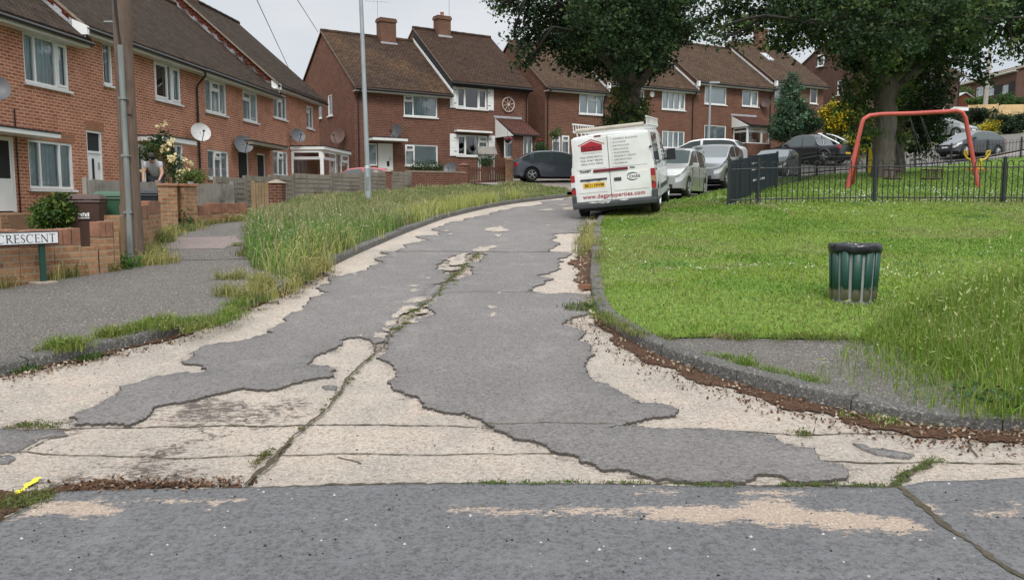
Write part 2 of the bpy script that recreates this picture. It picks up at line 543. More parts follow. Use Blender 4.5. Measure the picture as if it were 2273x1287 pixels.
def np_mesh(name, verts, faces_flat, nper, mat, col=None, parent=None, smooth=False):
    """big meshes straight from numpy arrays; every face has nper corners"""
    me = bpy.data.meshes.new(name)
    nv, nf = len(verts), len(faces_flat) // nper
    me.vertices.add(nv)
    me.vertices.foreach_set('co', np.asarray(verts, np.float32).ravel())
    me.loops.add(nf * nper)
    me.loops.foreach_set('vertex_index', np.asarray(faces_flat, np.int32))
    me.polygons.add(nf)
    me.polygons.foreach_set('loop_start', np.arange(0, nf * nper, nper, dtype=np.int32))
    me.polygons.foreach_set('loop_total', np.full(nf, nper, np.int32))
    if smooth:
        me.polygons.foreach_set('use_smooth', np.ones(nf, bool))
    me.update(calc_edges=True)
    if col is not None:
        at = me.color_attributes.new('col', 'FLOAT_COLOR', 'POINT')
        c = np.ones((nv, 4), np.float32)
        c[:, :3] = col
        at.data.foreach_set('color', c.ravel())
    me.materials.append(mat)
    ob = bpy.data.objects.new(name, me)
    COL.objects.link(ob)
    if parent:
        ob.parent = parent
    return ob

# ------------------------------------------------------------------ ground sheets
def inside(pts, poly):
    x, y = pts[:, 0], pts[:, 1]
    r = np.zeros(len(pts), bool)
    q = np.asarray(poly, float)
    for i in range(len(q)):
        (x1, y1), (x2, y2) = q[i - 1], q[i]
        c = (y1 > y) != (y2 > y)
        with np.errstate(divide='ignore', invalid='ignore'):
            xi = (x2 - x1) * (y - y1) / (y2 - y1) + x1
        r ^= c & (x < xi)
    return r
def dense(poly, step, close=True):
    o = []
    n = len(poly)
    for i in range(n if close else n - 1):
        a, b = np.array(poly[i], float), np.array(poly[(i + 1) % n], float)
        k = max(1, int(math.ceil(np.linalg.norm(b - a) / step)))
        o += [tuple(a + (b - a) * j / k) for j in range(k)]
    if not close:
        o.append(tuple(poly[-1]))
    return o
def ragged(poly, amp=0.16, minlen=0.035, seed=1, close=True):
    rr = random.Random(seed)
    def sub(a, b):
        d = b - a
        L = np.linalg.norm(d)
        lim = max(minlen, 0.0035 * max(a[1], 0))
        if L < lim:
            return [a]
        m = (a + b) / 2 + np.array((-d[1], d[0])) * rr.uniform(-amp, amp)
        return sub(a, m) + sub(m, b)
    o = []
    n = len(poly)
    for i in range(n if close else n - 1):
        o += sub(np.array(poly[i], float), np.array(poly[(i + 1) % n], float))
    if not close:
        o.append(np.array(poly[-1], float))
    return [(p[0] + rr.gauss(0, .004 + .0004 * max(p[1], 0)) * (amp > .1), p[1] + rr.gauss(0, .004 + .0009 * max(p[1], 0)) * (amp > .1)) for p in o]
def sdist(pts, polys):
    """signed distance to a set of outlines, positive inside"""
    best = np.full(len(pts), -9.0)
    for poly in polys:
        q = np.asarray(poly, float)
        a, b = q, np.roll(q, -1, 0)
        d2 = np.full(len(pts), 1e9)
        for i in range(len(q)):
            ab = b[i] - a[i]
            t = np.clip(((pts - a[i]) @ ab) / max(ab @ ab, 1e-12), 0, 1)
            d2 = np.minimum(d2, ((pts - a[i] - t[:, None] * ab) ** 2).sum(1))
        d = np.sqrt(d2) * np.where(inside(pts, poly), 1, -1)
        best = np.maximum(best, d)
    return best
def sheet(name, poly, off, mat, spacing=0.4, skirt=0.0, fine=None, holes=(), wear=None, edge=None):
    bd = dense(poly, max(spacing, 0.05)) if spacing else list(poly)
    q = np.array(bd)
    x0, y0 = q.min(0); x1, y1 = q.max(0)
    gx, gy = np.meshgrid(np.arange(x0, x1, spacing), np.arange(y0, y1, spacing))
    ip = np.stack([gx.ravel(), gy.ravel()], -1) + rng.uniform(-.12, .12, (gx.size, 2)) * spacing
    if fine:
        fx0, fx1, fy0, fy1, fs_ = fine
        ip = ip[~((ip[:, 0] > fx0) & (ip[:, 0] < fx1) & (ip[:, 1] > fy0) & (ip[:, 1] < fy1))]
        gx, gy = np.meshgrid(np.arange(fx0, fx1, fs_), np.arange(fy0, fy1, fs_))
        ip = np.vstack([ip, np.stack([gx.ravel(), gy.ravel()], -1) + rng.uniform(-.2, .2, (gx.size, 2)) * fs_])
    ip = ip[inside(ip, bd)]
    pts = [Vector(p) for p in bd] + [Vector(p) for p in ip]
    n = len(bd)
    edges = [(i, (i + 1) % n) for i in range(n)]
    vs, es, fs = delaunay_2d_cdt(pts, edges, [], 0, 1e-5)[:3]
    v = np.array([tuple(p) for p in vs])
    f = np.array(fs)
    cen = v[f].mean(1)
    f = f[inside(cen, bd)]
    for h in holes:
        f = f[~inside(v[f].mean(1), h)]
    a, b_, c_ = v[f[:, 0]], v[f[:, 1]], v[f[:, 2]]
    ar = (b_[:, 0] - a[:, 0]) * (c_[:, 1] - a[:, 1]) - (b_[:, 1] - a[:, 1]) * (c_[:, 0] - a[:, 0])
    f[ar < 0] = f[ar < 0][:, ::-1]
    z = gv(v[:, 0], v[:, 1]) + off
    v3 = np.column_stack([v, z])
    flat = f.ravel()
    if skirt:
        from collections import Counter
        cnt = {}
        for t in f:
            for k in range(3):
                e = (int(t[k]), int(t[(k + 1) % 3]))
                if (e[1], e[0]) in cnt:
                    del cnt[(e[1], e[0])]
                else:
                    cnt[e] = 1
        low = v3.copy(); low[:, 2] -= skirt
        nv = len(v3)
        v3 = np.vstack([v3, low])
        sk = []
        for (i, j) in cnt:
            sk += [i, i + nv, j + nv, i, j + nv, j]
        flat = np.concatenate([flat, np.array(sk, int)])
    ob = np_mesh(name, v3, flat, 3, mat)
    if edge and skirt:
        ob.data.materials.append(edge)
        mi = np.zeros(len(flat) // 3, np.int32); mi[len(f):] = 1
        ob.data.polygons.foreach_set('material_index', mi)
    if wear is not None:
        at = ob.data.attributes.new('wear', 'FLOAT', 'POINT')
        at.data.foreach_set('value', np.asarray(wear(v3[:, :2]), np.float32))
    return ob
def offset_line(line, d):
    """shift a polyline to its left by d"""
    q = np.array(line, float)
    t = np.gradient(q, axis=0)
    t /= np.linalg.norm(t, axis=1)[:, None]
    return [tuple(p) for p in q + np.stack([-t[:, 1], t[:, 0]], -1) * d]
def smooth_line(pts, step=0.3):
    """Catmull-Rom through ground points"""
    q = [np.array(p, float) for p in pts]
    q = [2 * q[0] - q[1]] + q + [2 * q[-1] - q[-2]]
    o = []
    for i in range(1, len(q) - 2):
        p0, p1, p2, p3 = q[i - 1:i + 3]
        k = max(2, int(np.linalg.norm(p2 - p1) / step))
        for j in range(k):
            t = j / k
            o.append(tuple(.5 * (2 * p1 + (p2 - p0) * t + (2 * p0 - 5 * p1 + 4 * p2 - p3) * t * t + (3 * p1 - p0 - 3 * p2 + p3) * t ** 3)))
    o.append(tuple(q[-2]))
    return o
# ================================================================== SETTING: ground, road, kerbs
M_soil = ground_mat('soil', (0.09, 0.10, 0.035), (0.13, 0.125, 0.055), (0.07, 0.075, 0.03))
M_lawn = ground_mat('lawn_turf', (0.12, 0.20, 0.030), (0.17, 0.25, 0.05), (0.09, 0.16, 0.025), 0.5, 30.0)
M_verge = ground_mat('verge_earth', (0.07, 0.10, 0.028), (0.12, 0.13, 0.045), (0.045, 0.05, 0.022))
M_conc = concrete_mat('old_concrete')
M_asph = asphalt_mat('worn_asphalt', (0.190, 0.178, 0.172), (0.25, 0.233, 0.222), spk=0.35, wear=(0.42, 0.36, 0.30))
M_xroad = asphalt_mat('main_road_asphalt', (0.158, 0.159, 0.164), (0.192, 0.191, 0.194), spk=0.15, wear=(0.44, 0.345, 0.27), coarse=.35)
M_pave = asphalt_mat('pavement_asphalt', (0.122, 0.112, 0.101), (0.158, 0.143, 0.128), spk=0.75)
M_patchp = asphalt_mat('pink_repair', (0.25, 0.20, 0.185), (0.29, 0.23, 0.21))
M_kerb = asphalt_mat('kerb_stone', (0.105, 0.102, 0.096), (0.15, 0.145, 0.132), spk=.7)
M_litter = ground_mat('needle_litter', (0.135, 0.07, 0.042), (0.19, 0.115, 0.075), (0.06, 0.034, 0.022), 4.0, 40.0, 1.0)
M_joint = ground_mat('joint_dirt', (0.085, 0.072, 0.055), (0.14, 0.115, 0.085), (0.06, 0.058, 0.03), 6.0, 50.0)
M_edge = plain('shadowed_broken_edge', (0.06, 0.052, 0.046), .95, var=.4, scale=30, co='Position')  # broken edge faces; the patch's thickness shadow is put into their dark colour
M_drive = asphalt_mat('drive_concrete', (0.34, 0.29, 0.23), (0.40, 0.34, 0.28))
M_yellow = plain('yellow_paint', (0.75, 0.62, 0.02), 0.7, var=.1, scale=20)

# kerb lines, traced at road level
far_right = [(6.7, 28.6), (8.1, 30.8), (12.0, 36.6), (16.0, 40.8), (21, 44.3), (28, 47.0), (40, 49.5), (70, 54)]
RK = [(40, 4.9), (14, 5.0), (7, 5.08)] + G2([(2420, 962), (2273, 961), (2150, 956), (2080, 950), (2000, 938), (1900, 918), (1800, 896), (1700, 870), (1600, 842), (1500, 806), (1430, 775),
         (1365, 735), (1330, 705), (1315, 675), (1310, 640), (1310, 600), (1313, 560), (1317, 520)]) + \
    [(1.95, 19.2), (2.25, 20.6), (3.1, 22.3), (5.45, 26.0)] + far_right
LK = [(-30, 6.3), (-14, 6.0)] + G2([(-330, 905), (-150, 868), (-60, 850), (0, 838), (100, 815), (190, 795), (300, 770), (400, 742), (500, 706), (580, 672), (650, 640), (700, 612), (760, 580),
         (830, 548), (900, 518), (960, 495), (1000, 482), (1080, 463), (1150, 451), (1200, 445), (1265, 438)]) + \
    [(4.0, 32.0), (8.0, 37.6), (12.5, 42.3), (18, 46.5), (26, 50.0), (40, 53.5), (70, 58)]
RKs, LKs = smooth_line(RK), smooth_line(LK)

# the ground: one sheet to the horizon, a little below the surfaces laid on it
def ground_sheet():
    xs = np.concatenate([np.arange(-300, -30, 15), np.arange(-30, 46, 0.75), np.arange(46, 330, 12)])
    ys = np.concatenate([np.arange(-60, -6, 6), np.arange(-6, 80, 0.75), np.arange(80, 420, 12)])
    X, Y = np.meshgrid(xs, ys)
    Z = gv(X.ravel(), Y.ravel()) - 0.06
    nx, ny = len(xs), len(ys)
    idx = np.arange(nx * ny).reshape(ny, nx)
    f = np.stack([idx[:-1, :-1], idx[:-1, 1:], idx[1:, 1:], idx[1:, :-1]], -1).reshape(-1)
    return np_mesh('ground', np.column_stack([X.ravel(), Y.ravel(), Z]), f, 4, M_soil, smooth=True)
kind(ground_sheet())

XE = G2([(-500, 1290), (-140, 1230), (0, 1165), (60, 1130), (130, 1096), (300, 1090), (545, 1086), (900, 1078), (1300, 1078), (1700, 1084), (1990, 1086), (2060, 1072), (2273, 1063), (2600, 1050)])
xr = XE + [(60, XE[-1][1]), (60, -14), (-40, -14), (-40, XE[0][1])]
def A1(p): return [(x / 1.989, 640 + y / 1.989) for x, y in p]
def A2(p): return [(700 + x / 1.989, 640 + y / 1.989) for x, y in p]
def A3(p): return [(1400 + x / 1.99, 640 + y / 1.99) for x, y in p]
main_wear = [A3([(0, 990), (80, 975), (260, 968), (470, 972), (480, 945), (610, 935), (700, 945), (760, 985), (900, 985), (1000, 1005), (1180, 1020), (1300, 1050), (1310, 1075), (1180, 1102), (1100, 1072), (960, 1088),
                 (860, 1080), (800, 1050), (640, 1065), (500, 1035), (300, 1052), (100, 1030)]),
             A3([(490, 908), (600, 902), (780, 908), (760, 920), (500, 922)]), A3([(0, 905), (60, 892), (200, 905), (160, 918), (30, 916)]),
             A2([(600, 975), (680, 978), (760, 978), (850, 995), (1000, 985), (1200, 972), (1340, 985), (1591, 968), (1591, 1035), (1450, 1010), (1250, 1010), (1000, 1000), (860, 1012), (760, 1000), (690, 998), (610, 990)]),
             A1([(40, 1035), (130, 985), (230, 930), (330, 955), (430, 940), (545, 985), (500, 1005), (400, 1015), (330, 1020), (280, 1000), (180, 1010)]),
             A1([(560, 945), (760, 938), (940, 940), (1060, 932), (1100, 940), (990, 950), (960, 975), (920, 972), (930, 952), (780, 950)])]
main_wear += [A3([(1500, 1000), (1640, 990), (1720, 1000), (1660, 1015), (1540, 1012)]), A3([(1680, 960), (1737, 965), (1760, 990), (1700, 985)]), A3([(1280, 955), (1380, 1000), (1350, 1010), (1270, 965)])]
wear_polys = [G2(p) for p in main_wear]
def wear_main(q):
    d = sdist(q, wear_polys)
    f = np.full(len(q), -.12)      # faint scuffing along the joint with the crescent
    f += .055 * np.exp(-((q[:, 1] - 4.05) / .22) ** 2)
    return np.maximum(np.clip(d * 1.0, -.16, .12), f)
stain_polys = [G2(A1(p)) for p in ([(650, 560), (900, 485), (1050, 490), (1180, 520), (1330, 480), (1340, 560), (1200, 600), (860, 610), (760, 620)], [(740, 690), (900, 560), (960, 640), (840, 740), (700, 800), (560, 780)],
               [(60, 870), (400, 800), (700, 760), (900, 800), (1060, 880), (500, 900), (200, 900)], [(230, 570), (330, 575), (330, 625), (0, 640), (0, 600)])]
def wear_conc(q):
    d = sdist(q, stain_polys)
    e = sdist(q, [G2(left_px), G2(right_px)])
    return np.maximum(np.clip(.05 + d * .8, -.20, .17), np.clip(.10 + e * 2.2, -.22, .12))
def wear_asph(poly):
    def f(q):
        d = np.abs(sdist(q, [poly]))
        return -.115 + .06 * np.exp(-(d / .07) ** 2)
    return f
kind(sheet('cross_road', ragged(XE, 0.03, 0.03, 5, False) + xr[len(XE):], 0.012, M_xroad, 0.4, 0.03, fine=(-4.2, 4.6, 2.3, 4.8, .045), wear=wear_main))
cr_poly = [(x, y) for x, y in RKs] + [(x, y) for x, y in LKs[::-1]] + [(-30, 2.6), (0, 2.6), (9, 2.6), (40, 2.6)]

def Z4(p): return [(500 + x / 2.706, 380 + y / 2.706) for x, y in p]
def A1(p): return [(x / 1.989, 640 + y / 1.989) for x, y in p]
def A2(p): return [(700 + x / 1.989, 640 + y / 1.989) for x, y in p]
def A3(p): return [(1400 + x / 1.99, 640 + y / 1.99) for x, y in p]
joint_px = [(545, 1084), (620, 1008), (690, 940), (760, 868), (832, 788), (885, 733), (940, 680), (1000, 622), (1062, 562)]
left_px = Z4([(935, 489), (900, 530), (940, 545), (865, 575), (790, 615), (620, 650), (640, 680), (550, 705), (630, 735), (500, 800)]) + \
    A1([(1345, 100), (1270, 150), (1180, 190), (1210, 205), (1060, 240), (900, 260), (850, 290), (805, 330), (890, 345), (920, 365), (900, 378), (780, 380), (660, 405),
        (535, 440), (520, 480), (420, 530), (310, 575), (330, 610), (520, 605), (570, 612), (640, 580), (660, 560), (750, 515), (900, 485), (1000, 465), (1080, 445), (1200, 455),
        (1300, 425), (1470, 395), (1485, 365), (1450, 350), (1360, 345), (1380, 310), (1480, 270), (1500, 235)]) + \
    A2([(180, 222), (250, 238), (262, 268)]) + [(832, 781), (885, 728), (940, 676), (1000, 618), (1059, 562)]
right_px = [(1063, 562), (1255, 562)] + Z4([(1995, 530), (1990, 600), (1950, 620), (1875, 628), (1900, 640), (1970, 650), (1890, 690), (1815, 725), (1900, 742), (2060, 738), (2170, 745)]) + \
    [(1306, 676), (1306, 700)] + A2([(1150, 130), (1090, 165), (1140, 180), (1180, 215), (1215, 265), (1230, 300), (1180, 355), (1200, 385), (1240, 420), (1320, 450), (1390, 490), (1440, 520)]) + \
    A3([(0, 515), (150, 520), (215, 550), (180, 570), (60, 585), (0, 605)]) + A2([(1350, 612), (1300, 625), (1450, 620)]) + \
    A3([(0, 620), (250, 625), (420, 635), (560, 650), (640, 670), (730, 710), (800, 715), (820, 760), (830, 770), (940, 790), (960, 820), (930, 850), (830, 862), (700, 862), (660, 835), (560, 830),
        (540, 852), (400, 862), (200, 862), (100, 852), (0, 825)]) + \
    A2([(1400, 822), (1330, 810), (1250, 805), (1180, 775), (1150, 745), (1040, 720), (1000, 690), (880, 670), (850, 650), (760, 610), (700, 575), (620, 560), (530, 545), (470, 510), (450, 480), (400, 475),
        (370, 460), (360, 390), (340, 340), (300, 325), (268, 312)]) + [(890, 734), (945, 681), (1005, 623)]
far_px = Z4([(925, 496), (1030, 500)]) + Z4([(1095, 460), (1090, 440), (1220, 415), (1150, 395), (1290, 385), (1285, 365), (1250, 345), (1300, 330), (1430, 300), (1600, 265), (1640, 245), (1780, 215), (1900, 185), (2100, 160)])
fr_px = Z4([(2190, 322), (2130, 330), (2110, 350), (2150, 370), (2060, 375), (1970, 385), (1950, 415), (2010, 445), (1890, 500)])
kind(sheet('crescent_road', cr_poly, 0.0, M_conc, 0.4, fine=(-5.5, 4.5, 4.2, 9.0, .10), wear=wear_conc))
for px_, sd_ in ((left_px, 2), (right_px, 3)):
    rp_ = ragged(G2(px_), 0.19, 0.018, sd_)
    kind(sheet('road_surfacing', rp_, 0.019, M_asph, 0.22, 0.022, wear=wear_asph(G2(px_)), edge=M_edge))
lk_far = offset_line([p for p in LKs if p[1] > 29.0], -0.35)
rk_far = offset_line([p for p in RKs if p[1] > 19.5], 0.3)
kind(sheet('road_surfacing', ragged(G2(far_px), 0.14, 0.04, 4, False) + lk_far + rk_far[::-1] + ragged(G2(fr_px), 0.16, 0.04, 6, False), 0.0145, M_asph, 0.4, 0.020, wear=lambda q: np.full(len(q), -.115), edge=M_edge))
chips = [Z4(p) for p in (
    [(1580, 365), (1640, 335), (1695, 330), (1695, 355), (1640, 370), (1600, 372)], [(1615, 390), (1660, 380), (1655, 400), (1630, 402)],
    [(1340, 555), (1390, 520), (1430, 500), (1480, 495), (1450, 540), (1420, 570), (1360, 575)], [(1295, 595), (1400, 583), (1430, 590), (1380, 605), (1310, 605)],
    [(1490, 490), (1520, 465), (1610, 452), (1605, 470), (1560, 488)], [(1870, 240), (1920, 230), (1970, 230), (1940, 245)], [(2020, 240), (2080, 220), (2110, 218), (2110, 235)],
    [(1985, 210), (2060, 203), (2050, 211)], [(1095, 695), (1140, 690), (1175, 695), (1120, 710)], [(1110, 725), (1150, 712), (1130, 735)],
    [(1070, 790), (1150, 770), (1200, 765), (1210, 778), (1110, 800)], [(1205, 650), (1225, 642), (1235, 650), (1220, 656)], [(1330, 384), (1350, 380), (1360, 388)], [(930, 515), (970, 512), (955, 525)],
    [(760, 628), (795, 625), (780, 636)], [(1640, 740), (1655, 735), (1650, 745)], [(1310, 365), (1330, 360), (1325, 370)], [(1920, 330), (1950, 328), (1935, 336)])] + \
    [A2(p) for p in ([(760, 85), (780, 80), (800, 90), (785, 97), (768, 95)], [(765, 122), (785, 108), (800, 120), (790, 134), (772, 132)], [(335, 140), (340, 128), (370, 100), (400, 85), (440, 82), (450, 95), (390, 118), (375, 138)],
                     [(300, 165), (320, 152), (375, 148), (360, 165), (310, 178)], [(290, 195), (310, 182), (345, 180), (325, 198)], [(248, 225), (260, 205), (325, 206), (305, 228)],
                     [(388, 70), (420, 52), (480, 42), (500, 48), (470, 66), (410, 72)], [(400, 152), (430, 148), (465, 156), (430, 164)], [(440, 122), (470, 100), (488, 102), (470, 122)], [(470, 90), (520, 55), (540, 60), (500, 85)],
                     [(800, 25), (815, 22), (820, 28), (805, 31)], [(165, 40), (175, 38), (175, 46)], [(180, 216), (215, 212), (200, 222)])]
for i, p in enumerate(chips):
    kind(sheet('bare_concrete', ragged(G2(p), 0.2, 0.02, 20 + i), 0.023, M_conc, 0.25, wear=lambda q: np.full(len(q), .02)))
kind(sheet('road_surfacing', ragged(G2(A3([(980, 690), (1030, 695), (1060, 712), (1160, 722), (1255, 742), (1230, 756), (1170, 752), (1080, 738), (1020, 712)])), 0.1, 0.02, 8), 0.012, M_asph, 0.3, 0.016, wear=lambda q: np.full(len(q), -.1)))
kind(sheet('road_surfacing', ragged(G2(A1([(1420, 438), (1450, 432), (1490, 438), (1480, 450), (1440, 450)])), 0.1, 0.02, 9), 0.012, M_asph, 0.2, 0.016, wear=lambda q: np.full(len(q), -.1)))
kind(sheet('road_surfacing', ragged(G2([(-80, 955), (0, 955), (60, 960), (130, 957), (150, 968), (90, 975), (75, 985), (40, 1003), (0, 1006), (-80, 1010)]), 0.1, 0.02, 10), 0.012, M_asph, 0.3, 0.016, wear=lambda q: np.full(len(q), -.1)))
kind(sheet('road_surfacing', ragged(G2([(-40, 1015), (20, 1013), (35, 1020), (20, 1031), (-40, 1032)]), 0.1, 0.02, 12), 0.012, M_asph, 0.3, 0.016, wear=lambda q: np.full(len(q), -.1)))

# joints, cracks and the dirt and moss in them
def strip(name, px, wid, off, mat, seed=1, amp=0.25):
    line = ragged(G2(px), 0.06, 0.05, seed, False)
    rr = random.Random(seed)
    a = offset_line(line, wid / 2); b = offset_line(line, -wid / 2)
    a = [(x + rr.uniform(-amp, amp) * wid, y + rr.uniform(-amp, amp) * wid) for x, y in a]
    b = [(x + rr.uniform(-amp, amp) * wid, y + rr.uniform(-amp, amp) * wid) for x, y in b]
    n = len(line)
    v = a + b
    z = gv([p[0] for p in v], [p[1] for p in v]) + off
    f = []
    for i in range(n - 1):
        f += [i, n + i, n + i + 1, i + 1]
    return kind(np_mesh(name, np.column_stack([np.array(v), z]), f, 4, mat))
strip('road_joint', joint_px, 0.017, 0.0210, M_joint, 1, 0.3)
strip('road_joint', [(550, 1078), (590, 1035), (640, 985)], 0.03, 0.005, M_joint, 2, 0.4)
for i, (p, wd) in enumerate([([(690, 944), (860, 944), (1064, 949)], 0.014), ([(0, 957), (300, 950), (640, 946), (690, 944)], 0.015), ([(0, 1008), (60, 1003), (240, 1013), (590, 1011), (1000, 1010), (1240, 1008)], 0.010),
                             ([(1400, 955), (1560, 952), (1760, 967), (1850, 965), (1985, 964)], 0.012), ([(1810, 1024), (2060, 1025), (2273, 1030), (2420, 1032)], 0.015), ([(750, 1015), (800, 1030)], 0.010),
                             ([(0, 950), (80, 960), (160, 955)], 0.012), ([(60, 1000), (110, 975), (180, 960)], 0.012), ([(2150, 980), (2170, 1015)], 0.012)]):
    strip('road_joint', p, wd, 0.0055, M_joint, 10 + i, 0.45)
strip('road_joint', [(840, 560), (1000, 561), (1130, 561), (1310, 561)], 0.03, 0.0215, M_joint, 30, 0.4)
strip('road_joint', [(1210, 652), (1120, 652), (1060, 650), (960, 655)], 0.014, 0.0210, M_joint, 31, 0.4)
strip('road_joint', [(1075, 945), (1200, 944), (1360, 946)], 0.012, 0.0210, M_joint, 32, 0.4)
strip('road_joint', [(1992, 1085), (2060, 1140), (2130, 1195), (2200, 1243), (2273, 1290), (2330, 1330)], 0.034, 0.0165, M_joint, 33, 0.45)
strip('road_joint', [(1985, 1080), (2010, 1055), (2060, 1026)], 0.05, 0.0050, M_joint, 34, 0.5)
strip('road_joint', [(0, 1162), (130, 1092), (300, 1087), (545, 1083), (800, 1076), (1000, 1074), (1300, 1075), (1700, 1081), (1990, 1083)], 0.022, 0.0062, M_joint, 35, 0.5)
kind(sheet('earth_patch', ragged(G2([(-120, 1190), (-60, 1100), (0, 1090), (60, 1092), (160, 1078), (300, 1068), (420, 1072), (540, 1080), (540, 1085), (300, 1090), (130, 1096), (0, 1164)]), 0.2, 0.02, 13), 0.008, M_litter, 0.25))
kind(sheet('painted_mark', ragged(G2([(32, 1098), (52, 1084), (72, 1072), (86, 1065), (90, 1068), (78, 1078), (58, 1092), (44, 1101), (36, 1103)]), 0.15, 0.015, 14), 0.0165, M_yellow, 0.2))

# gutters full of needles and leaf litter
def gutter(name, line, w0, w1, off, seed, mat, side):
    rr = random.Random(seed)
    a = line
    b = offset_line(line, side * 1.0)
    n = len(line)
    o = []
    for i, (p, q) in enumerate(zip(a, b)):
        wd = (w0 + (w1 - w0) * math.sin(math.pi * i / max(1, n - 1)) ** 0.7) * rr.uniform(.6, 1.4)
        o.append((p[0] + (q[0] - p[0]) * wd, p[1] + (q[1] - p[1]) * wd))
    return kind(sheet(name, list(a) + ragged(o, 0.25, 0.02, seed, False)[::-1], off, mat, 0.2))
near_r = [p for p in RKs if p[1] < 9.4 and p[0] < 7]
gutter('gutter_dirt', near_r, 0.05, 0.22, 0.0125, 3, M_litter, 1)
gutter('gutter_dirt', [p for p in RKs if 10.2 < p[1] < 14.5 and p[0] < 3], 0.05, 0.26, 0.0165, 4, M_litter, 1)
near_l = [p for p in LKs if 6.4 < p[1] < 12]
gutter('gutter_dirt', near_l, 0.02, 0.09, 0.0165, 5, M_litter, -1)

# kerbs
def kerb(line, side, seed, h=0.105, wd=0.14, stone=0.92):
    """stones laid end to end along the line, each a little out of true"""
    rr = random.Random(seed)
    q = np.array(line)
    L = np.concatenate([[0], np.cumsum(np.linalg.norm(np.diff(q, axis=0), axis=1))])
    mb = MB()
    s = 0.0
    while s < L[-1] - 0.2:
        e = min(s + stone * (1 if s < 30 else 1.6), L[-1])
        ts = np.linspace(s + .006, e - .006, 4)
        xs, ys = np.interp(ts, L, q[:, 0]), np.interp(ts, L, q[:, 1])
        ln = offset_line(list(zip(xs, ys)), 1.0)
        hh = h + rr.uniform(-.012, .012)
        sh = rr.uniform(-.008, .008)
        prof = [(0.0, -0.08), (0.004, hh - .03), (0.012, hh - .010), (0.032, hh), (wd, hh + .004), (wd, -0.08)]
        vs = []
        for x, y, (ox, oy) in zip(xs, ys, ln):
            nx, ny = (ox - x) * side, (oy - y) * side
            z = g(x, y)
            vs += [(x + nx * (d + sh), y + ny * (d + sh), z + zz + rr.uniform(-.003, .003)) for d, zz in prof]
        k = len(prof)
        fs = []
        for i in range(3):
            for j in range(k):
                fs.append((i * k + j, i * k + (j + 1) % k, (i + 1) * k + (j + 1) % k, (i + 1) * k + j))
        fs += [tuple(range(k)), tuple(3 * k + j for j in range(k - 1, -1, -1))]
        mb.add(vs, fs)
        s = e
    o = mb.build('kerb', M_kerb, smooth=40)
    return kind(o)
rk_draw = [p for p in RKs if not (p[0] > 3.0 and p[1] < 5.35)]
kerb([p for p in RKs if p[1] > 5.0 and (p[1] > 9 or p[0] < 3.55 or True) and not (p[0] > 4.05 and p[1] < 6.2)], -1, 1)
kerb([p for p in LKs if -13 < p[0] < 2.1], 1, 2)

# verge, pavements, lawn
kl = offset_line(LKs, 0.13)
kr = offset_line(RKs, -0.13)
def upto(line, cond): return [p for p in line if cond(p)]
P_v = G((640), 632)
vy = P_v.y
lk_pave = upto(kl, lambda p: p[1] < vy)
lk_verge = upto(kl, lambda p: p[1] >= vy and p[0] < 2.0 and p[1] < 33)
verge_in = G2([(628, 628), (600, 604), (560, 596), (549, 575), (546, 540), (552, 505), (562, 492)], .1)
verge_back = G2([(1262, 419), (1140, 408), (1000, 414), (900, 421), (800, 428), (700, 437), (640, 446), (600, 462), (575, 478)], .1)
path_l = G2([(560, 470), (540, 486), (430, 500), (390, 516), (345, 556), (320, 590)], .1)
wall_line = G2([(250, 598), (100, 625), (0, 638), (-120, 655), (-330, 690)], .1)
pave_poly = lk_pave + verge_in + path_l + wall_line + [(-30, 10.2)]
kind(sheet('pavement', pave_poly, 0.098, M_pave, 0.4))
verge_poly = lk_verge + verge_back + verge_in[::-1]
kind(sheet('grass_verge', verge_poly, 0.10, M_verge, 0.4))
kind(sheet('repaired_patch', ragged(G2([(352, 553), (372, 528), (523, 524), (538, 535), (498, 552)], .1), 0.04, 0.05, 3), 0.103, M_patchp, 0.4))
strip('pavement_edge', [(330, 588), (420, 592), (520, 590), (625, 592)], 0.03, 0.103, M_joint, 41, 0.3)
lawn_front = G2([(1480, 749), (1600, 746), (1750, 750), (1900, 751), (2100, 756), (2600, 770)], .1)
kr_lawn = upto(kr, lambda p: (p[1] >= lawn_front[0][1]))
lawn_poly = kr_lawn + [(70, 40), (40, 7.2)] + lawn_front[::-1]
kind(sheet('lawn', lawn_poly, 0.10, M_lawn, 0.6))
kr_near = upto(kr, lambda p: (p[1] < lawn_front[0][1] and p[1] > 5.3))
kind(sheet('side_path', kr_near + [lawn_front[0]] + lawn_front[1:] + [(40, 7.2), (40, 5.25), (14, 5.25), (4.2, 5.3)], 0.088, M_pave, 0.35))
# crossing and front drives on the far side of the bend
kl_far = upto(kl, lambda p: p[1] > 30.5 and p[0] > 1.4)
kind(sheet('far_pavement', kl_far + [(40, 60), (22, 54), (10, 50), (2.5, 44.5), (-3.0, 41.5), (0.1, 36.0), (0.9, 32.5)], 0.06, M_pave, 0.8))
kind(sheet('driveway', [(-2.6, 41.2), (0.2, 36.0), (1.0, 32.6), (3.6, 31.9), (6.5, 36.2), (5.5, 41.0), (2.5, 44.2)], 0.072, M_drive, 0.6))
